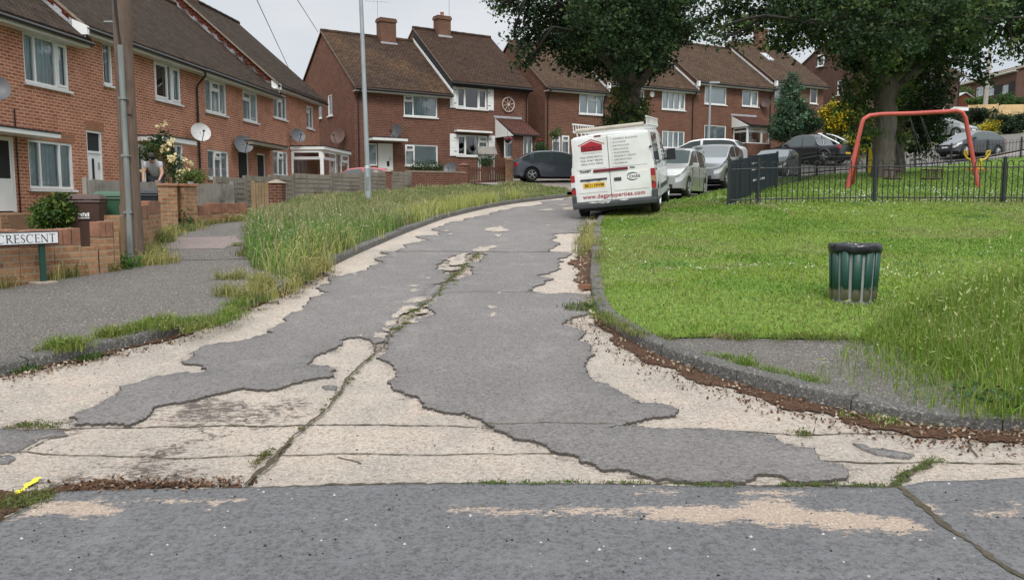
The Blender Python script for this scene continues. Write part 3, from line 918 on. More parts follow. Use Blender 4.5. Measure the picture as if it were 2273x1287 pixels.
# ================================================================== HOUSES
M_brickL = brick_mat('orange_brick', (0.235, 0.074, 0.043), (0.41, 0.165, 0.095), (0.56, 0.355, 0.26), dirt_amt=.2, ms=.019)
M_brickS = brick_mat('red_brown_brick', (0.092, 0.036, 0.025), (0.165, 0.07, 0.047), (0.22, 0.145, 0.115), dirt_amt=.25, bw=.25, bh=.088, ms=.017)
M_brickT = brick_mat('russet_brick', (0.105, 0.042, 0.028), (0.175, 0.078, 0.050), (0.21, 0.145, 0.112), dirt_amt=.25, bw=.25, bh=.088, ms=.016)
M_brickG = brick_mat('purple_brown_brick', (0.098, 0.048, 0.038), (0.128, 0.066, 0.051), (0.119, 0.089, 0.076), dirt_amt=.3)
M_brickW = brick_mat('garden_brick', (0.21, 0.10, 0.055), (0.35, 0.205, 0.115), (0.29, 0.225, 0.155), dirt=(0.075, 0.062, 0.035), dirt_amt=.85)
M_brickD = brick_mat('soldier_brick', (0.30, 0.12, 0.065), (0.36, 0.155, 0.08), (0.26, 0.19, 0.14), bw=.075, bh=.23)
M_roofL = roof_mat('brown_tiles', (0.036, 0.025, 0.019), (0.063, 0.046, 0.035), (0.105, 0.080, 0.052), .4)
M_roofA = roof_mat('lichened_tiles', (0.043, 0.028, 0.022), (0.077, 0.051, 0.037), (0.205, 0.118, 0.050), 1.0, .30)
M_roofB = roof_mat('plain_brown_tiles', (0.045, 0.027, 0.020), (0.071, 0.045, 0.033), (0.105, 0.068, 0.040), .4)
M_roofT = roof_mat('pale_brown_tiles', (0.059, 0.037, 0.026), (0.096, 0.064, 0.044), (0.155, 0.105, 0.062), .7)
M_roofF = roof_mat('grey_buff_tiles', (0.20, 0.165, 0.13), (0.25, 0.205, 0.16), (0.30, 0.26, 0.2), .3)
M_white = plain('white_upvc', (0.78, 0.79, 0.78), 0.35, var=.04)
M_sill = plain('white_sill', (0.70, 0.70, 0.68), 0.5, var=.08)
M_soffit = plain('white_soffit', (0.70, 0.70, 0.66), 0.5, var=.06)
M_black = plain('black_plastic', (0.012, 0.012, 0.013), 0.35, var=.2)
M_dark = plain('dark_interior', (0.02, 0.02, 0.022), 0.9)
M_lead = plain('grey_lead', (0.38, 0.39, 0.41), 0.6, var=.15)
M_mortar = plain('mortar_verge', (0.22, 0.185, 0.14), 0.9, var=.25, scale=8)
M_glass = glass_mat('window_glass')
M_net = plain('net_curtain', (0.66, 0.73, 0.77), 0.9, var=.10, scale=3, stretch=(6, 6, .6))
M_blind = plain('pale_blind', (0.80, 0.86, 0.90), 0.9, var=.05, scale=1.2)
M_grey = plain('grey_curtain', (0.42, 0.45, 0.48), 0.9, var=.15, scale=3)
M_tile_red = roof_mat('hung_red_tiles', (0.125, 0.036, 0.024), (0.165, 0.052, 0.034), (0.16, 0.07, 0.045), .3)
M_tile_mar = roof_mat('maroon_porch_tiles', (0.085, 0.038, 0.032), (0.125, 0.058, 0.046), (0.15, 0.08, 0.06), .3)
M_pot = plain('clay_pot', (0.28, 0.13, 0.08), .8)
M_chim = brick_mat('chimney_brick', (0.13, 0.06, 0.042), (0.18, 0.085, 0.055), (0.16, 0.12, 0.09))
M_dishW = plain('pale_dish', (0.52, 0.52, 0.51), .5)
M_dishG = plain('grey_dish', (0.10, 0.105, 0.115), .5)
M_steel = plain('dull_steel', (0.45, 0.46, 0.47), .4, .8)

class Facade:
    """a vertical wall plane; converts photograph spots to metres along and up the wall"""
    def __init__(s, x, y, z, phi):
        s.o = Vector((x, y, z)); s.phi = phi
        s.d = Vector((math.cos(phi), math.sin(phi), 0)); s.n = Vector((-math.sin(phi), math.cos(phi), 0))
    def at(s, px, py, back=0.0):
        r = ray(px, py)
        c = Vector((0, 0, CAMZ))
        t = (s.o + s.n * back - c).dot(s.n) / r.dot(s.n)
        p = c + r * t
        return (p - s.o).dot(s.d), p.z - s.o.z
    def rect(s, xl, yt, xr, yb, back=0.0):
        a = s.at(xl, yt, back); b = s.at(xr, yb, back)
        return a[0], b[0], b[1], a[1]

def EH(fac, px, py, D, Hr=None, zr=None, ov=.38):
    """wall height whose gutter shows at that spot of the photograph"""
    z = fac.at(px, py, -(ov + .03))[1] + .025
    k = ov / (D / 2)
    return (z + k * zr) / (1 + k) if zr is not None else z + k * Hr
def window(parent, P, s0, s1, z0, z1, cols=((1, 'f'),), inner='net', sill=True, fw=0.065, name='window', depth=0.07, inner_mat=None):
    """P(s, z, d) maps wall coordinates to the house; d is outward. The part is the glass; frame, sill and curtain belong to it."""
    fr = MB()
    def bx(a0, a1, b0, b1, d0, d1, m=0):
        fr.hexa([P(a0, b0, d1), P(a1, b0, d1), P(a1, b0, d0), P(a0, b0, d0), P(a0, b1, d1), P(a1, b1, d1), P(a1, b1, d0), P(a0, b1, d0)], m)
    dd0, dd1 = -depth - .03, -depth + .045
    bx(s0, s0 + fw, z0, z1, dd0, dd1); bx(s1 - fw, s1, z0, z1, dd0, dd1)
    bx(s0 + fw, s1 - fw, z0, z0 + fw, dd0, dd1); bx(s0 + fw, s1 - fw, z1 - fw, z1, dd0, dd1)
    tot = sum(c[0] for c in cols)
    x = s0 + fw
    Wd = s1 - s0 - 2 * fw
    for i, (wf, kd) in enumerate(cols):
        x2 = x + Wd * wf / tot
        if i < len(cols) - 1:
            bx(x2 - .03, x2 + .03, z0 + fw, z1 - fw, dd0 + .004, dd1 - .004)
        a0, a1 = x + (.03 if i else 0), x2 - (.03 if i < len(cols) - 1 else 0)
        b0, b1 = z0 + fw, z1 - fw
        if 't' in kd:
            zt = z1 - (z1 - z0) * .30
            bx(a0, a1, zt - .035, zt + .035, dd0 + .006, dd1 - .006)
            b2 = zt + .035
            o = .045
            bx(a0, a0 + o, b2, b1, dd1 - .03, dd1 + .02); bx(a1 - o, a1, b2, b1, dd1 - .03, dd1 + .02)
            bx(a0 + o, a1 - o, b2, b2 + o, dd1 - .03, dd1 + .02); bx(a0 + o, a1 - o, b1 - o, b1, dd1 - .03, dd1 + .02)
            b1 = zt - .035
        if 'o' in kd:
            o = .055
            bx(a0, a0 + o, b0, b1, dd1 - .03, dd1 + .022); bx(a1 - o, a1, b0, b1, dd1 - .03, dd1 + .022)
            bx(a0 + o, a1 - o, b0, b0 + o, dd1 - .03, dd1 + .022); bx(a0 + o, a1 - o, b1 - o, b1, dd1 - .03, dd1 + .022)
        x = x2
    gl = MB()
    e = .03
    gl.quad(P(s0 + e, z0 + e, -depth), P(s1 - e, z0 + e, -depth), P(s1 - e, z1 - e, -depth), P(s0 + e, z1 - e, -depth))
    wn = gl.build(name, M_glass, parent)
    fr.build('frame', M_white, wn)
    if sill:
        sm = MB()
        sm.hexa([P(s0 - .06, z0 - .07, .07), P(s1 + .06, z0 - .07, .07), P(s1 + .06, z0 - .07, -.09), P(s0 - .06, z0 - .07, -.09),
                 P(s0 - .06, z0 - .012, .07), P(s1 + .06, z0 - .012, .07), P(s1 + .06, z0 - .002, -.09), P(s0 - .06, z0 - .002, -.09)])
        sm.build('sill', M_sill, wn)
    if inner:
        cm = MB()
        spans = {'net': [(0, 1)], 'blind': [(0, 1)], 'grey': [(0, 1)], 'sides': [(0, .22), (.78, 1)], 'left': [(0, .35)], 'right': [(.6, 1)]}[inner]
        for a, b in spans:
            w0, w1 = s0 + (s1 - s0) * a, s0 + (s1 - s0) * b
            k = max(2, int((w1 - w0) / .035)) if inner != 'blind' else 1
            for i in range(k):
                u0, u1 = w0 + (w1 - w0) * i / k, w0 + (w1 - w0) * (i + 1) / k
                d0 = -depth - .05 - (.03 if i % 2 else 0) - .02 * math.sin(i * 1.7)
                d1 = -depth - .05 - (0 if i % 2 else .03) - .02 * math.sin((i + 1) * 1.7)
                if k == 1:
                    d0 = d1 = -depth - .05
                cm.quad(P(u0, z0, d0), P(u1, z0, d1), P(u1, z1, d1), P(u0, z1, d0))
        cm.build('curtain', inner_mat or {'net': M_net, 'blind': M_blind, 'grey': M_grey}.get(inner, M_net), wn)
    return wn

def wall_cells(mb, P, s0, s1, z0, z1, holes, reveal=0.11):
    xs = sorted({s0, s1, *[h[0] for h in holes], *[h[1] for h in holes]})
    zs = sorted({z0, z1, *[h[2] for h in holes], *[h[3] for h in holes]})
    xs = [x for x in xs if s0 <= x <= s1]; zs = [z for z in zs if z0 <= z <= z1]
    for i in range(len(xs) - 1):
        for j in range(len(zs) - 1):
            cx, cz = (xs[i] + xs[i + 1]) / 2, (zs[j] + zs[j + 1]) / 2
            if any(h[0] < cx < h[1] and h[2] < cz < h[3] for h in holes):
                continue
            a, b, c, d = xs[i], xs[i + 1], zs[j], zs[j + 1]
            mb.quad(P(a, c, 0), P(b, c, 0), P(b, d, 0), P(a, d, 0), 0, [(a, c), (b, c), (b, d), (a, d)])
    for a, b, c, d in holes:
        r = reveal
        mb.quad(P(a, c, 0), P(a, d, 0), P(a, d, -r), P(a, c, -r), 0, [(0, c), (0, d), (r, d), (r, c)])
        mb.quad(P(b, c, 0), P(b, c, -r), P(b, d, -r), P(b, d, 0), 0, [(0, c), (r, c), (r, d), (0, d)])
        mb.quad(P(a, d, 0), P(b, d, 0), P(b, d, -r), P(a, d, -r), 0, [(a, 0), (b, 0), (b, r), (a, r)])
        mb.quad(P(a, c, 0), P(a, c, -r), P(b, c, -r), P(b, c, 0), 0, [(a, 0), (a, r), (b, r), (b, 0)])

def house(label, fac, Wd, D, He, Hr, wallm, roofm, front=(), left=(), right=(), ovl=0.1, ovr=0.1, group=None, gutter_mat=None, fascia_mat=None,
          ridge_x=(0, 1), kneel=None, name='brick_house', low=1.6, cat='house', ov=0.38, eave_board=True):
    """front, left, right: lists of dicts(rect=(s0,s1,z0,z1), kind='window'|'door'|'hole', ...)"""
    t = thing(name, label, cat, fac.o, fac.phi, group)
    PF = lambda s, z, d: Vector((s, -d, z))
    PL = lambda s, z, d: Vector((-d, D - s, z))
    PR = lambda s, z, d: Vector((Wd + d, s, z))
    mb = MB()
    wall_cells(mb, PF, 0, Wd, -low, He, [o['rect'] for o in front if not o.get('proud')])
    wall_cells(mb, PL, 0, D, -low, He, [o['rect'] for o in left if not o.get('proud')])
    wall_cells(mb, PR, 0, D, -low, He, [o['rect'] for o in right if not o.get('proud')])
    mb.quad((Wd, D, -low), (0, D, -low), (0, D, He), (Wd, D, He))
    top = He + Hr - .03
    mb.add([(0, 0, He), (0, D, He), (0, D / 2, top)], [(0, 2, 1)], 0, [[(D, He), (D / 2, top), (0, He)]])
    mb.add([(Wd, 0, He), (Wd, D, He), (Wd, D / 2, top)], [(0, 1, 2)], 0, [[(0, He), (D, He), (D / 2, top)]])
    mb.quad((0, 0, -low), (0, D, -low), (Wd, D, -low), (Wd, 0, -low))
    wl = mb.build('wall', wallm, t)
    for lst, P in ((front, PF), (left, PL), (right, PR)):
        for o in lst:
            if o.get('kind', 'window') == 'window':
                P2 = P if not o.get('proud') else (lambda s, z, d, P=P: P(s, z, d + .10))
                ww = window(t, P2, *o['rect'], cols=o.get('cols', ((1, 'f'),)), inner=o.get('inner', 'net'), sill=o.get('sill', True), inner_mat=o.get('inner_mat'))
                if o.get('label'):
                    ww['label'] = o['label']
            elif o['kind'] == 'door':
                door(t, P, o['rect'], **o.get('opt', {}))
    # roof: two slabs of tiles and a ridge
    sl = Hr / (D / 2)
    Ls = math.hypot(D / 2 + ov, (D / 2 + ov) * sl)
    rf = MB()
    th = .09
    for sg in (0, 1):
        y0 = -ov if sg == 0 else D + ov
        ym = D / 2
        z0, z1 = He - ov * sl + .10, He + Hr + .10
        nx = 8
        xs = np.linspace(-ovl, Wd + ovr, nx + 1)
        rr = random.Random(hash(label) % 1000 + sg)
        sag = [rr.uniform(-.012, .012) for _ in xs]
        for i in range(nx):
            a, b = xs[i], xs[i + 1]
            za, zb = sag[i], sag[i + 1]
            q = [(a, y0, z0), (b, y0, z0), (b, ym, z1 + zb), (a, ym, z1 + za)]
            uv = [(a, 0), (b, 0), (b, Ls), (a, Ls)]
            if sg:
                q = q[::-1]; uv = uv[::-1]
            rf.add(q, [(0, 1, 2, 3)], 0, [uv])
            lo = [(p[0], p[1], p[2] - th) for p in q]
            rf.add(lo, [(3, 2, 1, 0)], 0)
            if sg == 0:
                rf.quad((a, y0, z0 - th), (b, y0, z0 - th), (b, y0, z0), (a, y0, z0))
        for xx, o2 in ((-ovl, 1), (Wd + ovr, -1)):
            q = [(xx, y0, z0 - th), (xx, ym, z1 - th), (xx, ym, z1 + sag[0 if o2 > 0 else -1]), (xx, y0, z0)]
            rf.add(q, [(0, 1, 2, 3) if (o2 > 0) == (sg == 1) else (3, 2, 1, 0)], 1)
    roof = rf.build('roof', [roofm, M_mortar], t)
    rd = MB()
    k = int((Wd + ovl + ovr) / .3)
    for i in range(k):
        a = -ovl + (Wd + ovl + ovr) * i / k
        b = -ovl + (Wd + ovl + ovr) * (i + 1) / k - .008
        rd.tube([(a, D / 2, He + Hr + .07 + .01 * (i % 2)), (b, D / 2, He + Hr + .07 + .012 * ((i + 1) % 2))], .12, 8)
    rd.build('ridge_tile', roofm, roof)
    # eaves
    ef = MB()
    ze = He - ov * sl + .0
    if eave_board:
        ef.box(-ovl + .02, -ov + .04, ze - .145, Wd + ovr - .02, -ov + .075, ze + .02)
        ef.box(-ovl + .02, -ov + .075, ze - .145, Wd + ovr - .02, -.003, ze - .115)
        ef.build('fascia', fascia_mat or M_soffit, t)
    gu = MB()
    gu.tube([(-ovl - .02, -ov - .03, ze - .02), (Wd + ovr + .02, -ov - .03, ze - .035)], .058, 8)
    gu.build('gutter', gutter_mat or M_black, t)
    t['dims'] = [Wd, D, He, Hr, ov, sl]
    return t

def door(parent, P, r, mat=None, glass=(), frame=True, toplight=0.0, handle=True, name='door'):
    s0, s1, z0, z1 = r
    d = MB()
    def bx(mb, a0, a1, b0, b1, d0, d1, m=0):
        mb.hexa([P(a0, b0, d1), P(a1, b0, d1), P(a1, b0, d0), P(a0, b0, d0), P(a0, b1, d1), P(a1, b1, d1), P(a1, b1, d0), P(a0, b1, d0)], m)
    f = .06
    zt = z1 - toplight
    bx(d, s0 + f, s1 - f, z0 + .03, zt - f, -.10, -.05)
    for a, b in ((.15, .48), (.52, .85)):
        if not glass:
            bx(d, s0 + f + (s1 - s0) * .12, s1 - f - (s1 - s0) * .12, z0 + (zt - z0) * a, z0 + (zt - z0) * b, -.06, -.043)
    dr = d.build(name, mat or M_white, parent)
    fm = MB()
    bx(fm, s0, s0 + f, z0, z1, -.12, -.02); bx(fm, s1 - f, s1, z0, z1, -.12, -.02); bx(fm, s0 + f, s1 - f, z1 - f, z1, -.12, -.02)
    if toplight:
        bx(fm, s0 + f, s1 - f, zt - f, zt, -.12, -.022)
    fm.build('frame', M_white, dr)
    gm = MB()
    if toplight:
        gm.quad(P(s0 + f, zt, -.07), P(s1 - f, zt, -.07), P(s1 - f, z1 - f, -.07), P(s0 + f, z1 - f, -.07))
    for a, b, c, e in glass:
        gm.quad(P(s0 + (s1 - s0) * a, z0 + (zt - z0) * c, -.046), P(s0 + (s1 - s0) * b, z0 + (zt - z0) * c, -.046), P(s0 + (s1 - s0) * b, z0 + (zt - z0) * e, -.046), P(s0 + (s1 - s0) * a, z0 + (zt - z0) * e, -.046))
    if gm.f:
        gm.build('glazing', M_carglass if 'M_carglass' in globals() else M_dark, dr)
    if handle:
        h = MB()
        bx(h, s1 - .17, s1 - .14, z0 + .95, z0 + 1.15, -.05, -.02)
        h.build('handle', M_steel, dr)
    return dr

def chimney(parent, x, y, z0, w, d, h, pots=2, mat=None, flash=True, corbel=True):
    mb = MB()
    mb.box(x - w / 2, y - d / 2, z0 - .8, x + w / 2, y + d / 2, z0 + h)
    if corbel:
        mb.box(x - w / 2 - .05, y - d / 2 - .05, z0 + h - .16, x + w / 2 + .05, y + d / 2 + .05, z0 + h - .02)
        mb.box(x - w / 2 - .02, y - d / 2 - .02, z0 + h, x + w / 2 + .02, y + d / 2 + .02, z0 + h + .06)
    c = mb.build('chimney', mat or M_chim, parent)
    if flash:
        fl = MB()
        fl.box(x - w / 2 - .03, y - d / 2 - .10, z0 - .42, x + w / 2 + .03, y - d / 2 - .012, z0 - .20)
        fl.build('flashing', M_lead, c)
    for i in range(pots):
        pm = MB()
        xx = x + (i - (pots - 1) / 2) * w / max(pots, 1) * .9
        pm.lathe([(.12, z0 + h + .05), (.10, z0 + h + .22), (.12, z0 + h + .25), (.12, z0 + h + .30), (.08, z0 + h + .30)], 10, 0, Matrix.Translation((xx, y, 0)))
        pm.build('chimney_pot', M_pot, c)
    return c
def downpipe(parent, x, z0, z1, y=-.06, swan=.38):
    mb = MB()
    pts = [(x, -swan, z1), (x, -swan, z1 - .10), (x, y - .02, z1 - .42), (x, y, z1 - .55), (x, y, z0)] if swan else [(x, y, z1), (x, y, z0)]
    mb.tube(pts, .036, 8)
    for z in np.arange(z0 + .5, z1 - .7, 1.4):
        mb.tube([(x, y, z), (x, y, z + .06)], .046, 8)
    return mb.build('downpipe', M_black, parent)
def flashing(parent, x, D, He, Hr, ov, sl, mat, up=.18, th=.02, y0=None, steps=True):
    """lead dressed up a party wall, in steps along the tiles"""
    mb = MB()
    n = 22
    ya = -ov if y0 is None else y0
    for i in range(n):
        a = ya + (D / 2 - ya) * i / n; b = ya + (D / 2 - ya) * (i + 1) / n
        za, zb = He + a * sl + .10, He + b * sl + .10
        h = up * (1.0 if i % 2 or not steps else .55)
        mb.hexa([(x - th, a, za - .02), (x + th, a, za - .02), (x + th, b, zb - .02), (x - th, b, zb - .02),
                 (x - th, a, za + h), (x + th, a, za + h), (x + th, b, zb + (h if not steps else h)), (x - th, b, zb + h)])
    return mb.build('flashing', mat, parent)
def canopy(parent, x0, x1, z, out_=.75, th=.16, m1=None):
    mb = MB()
    mb.box(x0, -out_, z, x1, -.002, z + th, 0)
    mb.box(x0 - .02, -out_ - .02, z + th, x1 + .02, -.002, z + th + .035, 1)
    return mb.build('door_canopy', [m1 or M_white, M_dark], parent)
def dish(label, p, aim, r=.3, mat=None, arm=None, group=None):
    """satellite dish: p on the wall, aim a direction"""
    mat = mat or M_dishG
    t = thing('satellite_dish', label, 'satellite dish', p, 0, group)
    a = Vector(aim).normalized()
    rot = a.to_track_quat('Z', 'Y').to_matrix().to_4x4()
    c = Vector(arm) if arm else a * .25
    mt = Matrix.Translation(c) @ rot
    mb = MB()
    mb.lathe([(.02, -.005), (r * .4, .01), (r * .7, .035), (r, .085), (r, .095), (r * .7, .048), (r * .4, .022), (.02, .008)], 22, 0, mt, cap=False)
    o = mb.build('reflector', mat, t, smooth=50)
    mb = MB()
    foc = mt @ Vector((0, -r * .35, r * 1.35))
    mb.tube([mt @ Vector((0, -r * .95, .08)), foc], .013, 6)
    mb.tube([foc, mt @ Vector((0, -r * .28, r * 1.1))], .035, 8)
    mb.build('receiver_arm', M_black, t)
    mb = MB()
    mb.tube([(0, 0, 0), c * .5 + Vector((0, 0, -.05)), c], .02, 6)
    mb.build('bracket', M_dark, t)
    return t
def aerial(label, p, h, bars=7, L=.9, az=.6):
    t = thing('tv_aerial', label, 'aerial', p)
    mb = MB(); mb.tube([(0, 0, -.5), (0, 0, h)], .016, 6); mb.build('mast', M_steel, t)
    mb = MB()
    d = Vector((math.cos(az), math.sin(az), 0)); q = Vector((-math.sin(az), math.cos(az), 0))
    mb.tube([d * -L / 2 + Vector((0, 0, h - .04)), d * L / 2 + Vector((0, 0, h - .04))], .011, 5)
    for i in range(bars):
        c = d * (-L / 2 + L * i / (bars - 1)) + Vector((0, 0, h - .02))
        l = .24 + .10 * (i == 0)
        mb.tube([c - q * l, c + q * l], .006, 4)
    mb.build('antenna', M_steel, t)
    return t

# ---- row on the left, three stepped blocks, seen along their fronts
PHI_L = math.atan2(.9961, .0883)
def row_at(Y):
    return -11.6 + (Y - 21) * .0887
def gableseam(px, fac):
    return fac.at(px, 400)[0]
zL = (1.1, 1.42, 1.92)
f0 = Facade(row_at(21), 21, zL[0], PHI_L)
sa = f0.at(166, 200)[0]          # seam between the near house and the middle pair
sb = f0.at(604, 300)[0]
se = f0.at(709, 300)[0]
def fL(s, z):
    return Facade(*(f0.o + f0.d * s)[:2], z, PHI_L)
D_L = 8.2
# near house, cut by the left edge of the picture
H1w = 7.0
h1f = fL(sa - H1w, zL[0])
DR = {}
he1 = EH(h1f, 100, 64, D_L, 3.45)
h1_win = [dict(rect=h1f.rect(49, 68, 155, 203), cols=((1, 'f'), (2.1, 'f'), (1.1, 'o')), inner='net', label='wide upstairs window with net curtain'),
          dict(rect=h1f.rect(61, 308, 166, 421), cols=((1, 'f'), (1.9, 'f'), (1.1, 'f')), inner='net')]
d1 = h1f.rect(-46, 305, 36, 492)
h1_door = dict(rect=(h1f.at(36, 400)[0] - 1.75, h1f.at(36, 400)[0], .18, h1f.at(75, 308)[1] - .03), kind='door', opt=dict(glass=((.08, .46, .45, .95), (.54, .93, .45, .95)), handle=False))
h1 = house('orange brick end house nearest the camera, white door and wide curtained windows', h1f, H1w, D_L, he1, 3.45, M_brickL, M_roofL,
           front=h1_win + [h1_door], group='stepped brick row on the left', ovr=.25)
canopy(h1, h1f.at(75, 303)[0] - 2.4, h1f.at(75, 303)[0], h1f.at(75, 308)[1], .7, .10)
mb = MB(); mb.tube([(h1f.at(40, 400)[0], -.02, .1), (h1f.at(40, 400)[0], -.02, 2.6)], .016, 6); mb.build('cable', M_black, h1)
mb = MB(); mb.box(h1_win[1]['rect'][0] - .1, -.004, h1_win[1]['rect'][3], h1_win[1]['rect'][1] + .12, .05, h1_win[1]['rect'][3] + .23); mb.build('lintel', M_brickD, h1)
mb = MB(); mb.box(h1_door['rect'][0] - .2, -1.0, -.4, h1_door['rect'][1] + .1, -.01, .16); mb.build('doorstep', M_brickW, h1)
# middle pair
wm = (sb - sa) / 2
h2f, h3f = fL(sa, zL[1]), fL(sa + wm, zL[1])
he2 = (EH(h2f, 300, 99, D_L, 3.45) + EH(h3f, 560, 194, D_L, 3.45)) / 2
h2_front = [dict(rect=h2f.rect(226, 92, 252, 192), cols=((1, 'f'),), inner='right'),
            dict(rect=h2f.rect(341, 133, 403, 233), cols=((1.4, 'o'), (.5, 'f'), (.9, 'o')), inner='right', inner_mat=M_net),
            dict(rect=h2f.rect(378, 318, 410, 418), cols=((1, 'f'), (1, 'f')), inner='sides')]
dr2 = h2f.rect(191, 288, 231, 402)
h2_front.append(dict(rect=(dr2[0], dr2[1], .05, dr2[3]), kind='door', opt=dict(glass=((.36, .52, .32, .86),), toplight=.55)))
dr2b = h2f.rect(306, 320, 345, 420)
h2_front.append(dict(rect=(dr2b[0], dr2b[1], .1, dr2b[3]), kind='window', cols=((.7, 'f'), (1.6, 'o')), inner=None, sill=False))
h2 = house('orange brick middle house behind the pole, small canopy and a white side door', h2f, wm, D_L, he2, 3.45, M_brickL, M_roofL, front=h2_front,
           group='stepped brick row on the left', ovr=0.0, ovl=.02)
mb = MB(); mb.box(dr2[0] - .05, -.006, dr2[3] + .002, dr2[1] + .12, .05, dr2[3] + .24); mb.build('lintel', M_brickD, h2)
c2 = h2f.at(305, 300)
c2b = h2f.at(384, 320)
canopy(h2, c2[0], c2b[0], c2b[1] - .05, .8, .14)
downpipe(h2, wm - .04, -.2, he2 - .42)
flashing(h1, H1w - .01, D_L, he1, 3.45, .38, 3.45 / (D_L / 2), M_lead)
h3_front = [dict(rect=h3f.rect(454, 172, 504, 258), cols=((.8, 'f'), (1.1, 'tf'), (.8, 'f')), inner='net'),
            dict(rect=h3f.rect(538, 199, 573, 274), cols=((1.2, 'tf'), (1, 'f')), inner='net'),
            dict(rect=h3f.rect(460, 331, 509, 398), cols=((1, 'f'), (1, 'tf'), (1, 'f')), inner='net')]
dr3 = h3f.rect(528, 345, 560, 400)
h3_front.append(dict(rect=(dr3[0], dr3[0] + 1.0, .05, 2.1), kind='door', opt=dict(mat=M_dark, glass=((.3, .95, .05, .95),))))  # leaf coloured dark to stand in for the shaded opening under the canopy
h3_front.append(dict(rect=(dr3[0] + 1.9, dr3[0] + 2.75, .05, 2.1), kind='door', opt=dict(mat=M_dark, glass=((.15, .85, .05, .95),))))
h3 = house('orange brick middle house with a dark dish over its door', h3f, wm, D_L, he2, 3.45, M_brickL, M_roofL, front=h3_front, group='stepped brick row on the left', ovl=0.0, ovr=.18)
canopy(h3, dr3[0] - .3, dr3[0] + 3.4, 2.3, .75, .13, M_mortar)
# end block, higher up
w4 = se - sb
h4f = fL(sb, zL[2])
he4 = EH(h4f, 660, 206, D_L, 3.6)
h4_front = [dict(rect=h4f.rect(606, 203, 637, 268), cols=((1, 'f'), (1, 'tf'), (.8, 'f')), inner='net'),
            dict(rect=h4f.rect(680, 233, 696, 288), cols=((1, 'tf'), (1, 'f')), inner='net'),
            dict(rect=h4f.rect(606, 333, 640, 392), cols=((1, 'f'), (1, 'tf'), (.8, 'f')), inner='net')]
h4 = house('far end house of the left brick row, white glazed porch beside it', h4f, w4, D_L, he4, 3.6, M_brickL, M_roofL, front=h4_front, group='stepped brick row on the left', ovl=.12, ovr=.15)
flashing(h3, wm - .01, D_L, he2, 3.45, .38, 3.45 / (D_L / 2), M_lead)
# verge of red tiles where a higher block rises above its neighbour's roof
for hh, Hr_, he_, k in ((h2, 3.45, he2, 0), (h4, 3.6, he4, 1)):
    mb = MB()
    sl_ = Hr_ / (D_L / 2)
    q = [(-.03, -.36, he_ - .36 * sl_ + .0), (-.03, D_L / 2, he_ + Hr_ + .0), (-.03, D_L / 2, he_ + Hr_ - .75), (-.03, -.36, he_ - .36 * sl_ - .42)]
    mb.prism(q, (.026, 0, 0))
    mb.build('hung_tiles', M_tile_red, hh)
    mb = MB()
    mb.prism([(-.06, -.46, he_ - .36 * sl_ - .20), (-.06, -.06, he_ - .36 * sl_ - .20), (-.06, -.06, he_ - .36 * sl_ + .20), (-.06, -.46, he_ - .36 * sl_ + .02)], (.10, 0, 0))
    mb.build('eave_end', M_white, hh)
chimney(h4, w4 * .22, D_L / 2 + .1, he4 + 3.45, .9, .55, 1.35, 2)
# porch on the end house
pr = h4f.rect(646, 340, 712, 395)
pp = MB()
x0, x1, zt = pr[0], w4 - .05, h4f.at(680, 334)[1] - .1
po = 1.45
pp.box(x0, -po, -.6, x1, -.01, .62, 0)
por = pp.build('porch', M_brickL, h4)
PFp = lambda s, z, d: Vector((s, -po - d, z))
PLp = lambda s, z, d: Vector((x0 - d, -s, z))
PRp = lambda s, z, d: Vector((x1 + d, -po + s, z))
for P, a, b, cols in ((PFp, x0, x1, ((1.6, 'tf'), (.8, 'f'), (1, 'tf'))), (lambda s, z, d: Vector((x0 - d, -s, z)), 0.02, po, ((1, 'tf'),))):
    wv = window(por, (lambda s, z, d, P=P: P(s, z, d + .07)), a, b, .62, zt, cols, None, False, fw=.09)
    wv.parent = por
mb = MB(); mb.box(x0 - .12, -po - .15, zt, x1 + .12, -.01, zt + .14, 0); mb.box(x0 - .14, -po - .17, zt + .14, x1 + .14, -.01, zt + .18, 1); mb.build('porch_roof', [M_white, M_dark], por)
for lab, px, py, mt, fc, rr_ in (('big pale dish on the middle house, by the downpipe', 424, 298, M_dishW, h2f, .33), ('dark grey dish over the canopy of the row\'s middle house', 521, 324, M_dishG, h3f, .36),
                                 ('grey dish over the glazed porch of the left row', 644, 304, M_dishG, h4f, .33), ('dark dish on the nearest brick house, cut by the frame', -38, 204, M_dishG, h1f, .30)):
    s_, z_ = fc.at(px, py)
    dish(lab, fc.o + fc.d * s_ + Vector((0, 0, z_)) - fc.n * .02, (.55, -.75, .35), rr_, mt, (.35, -.15, .02), 'satellite dishes on the houses')

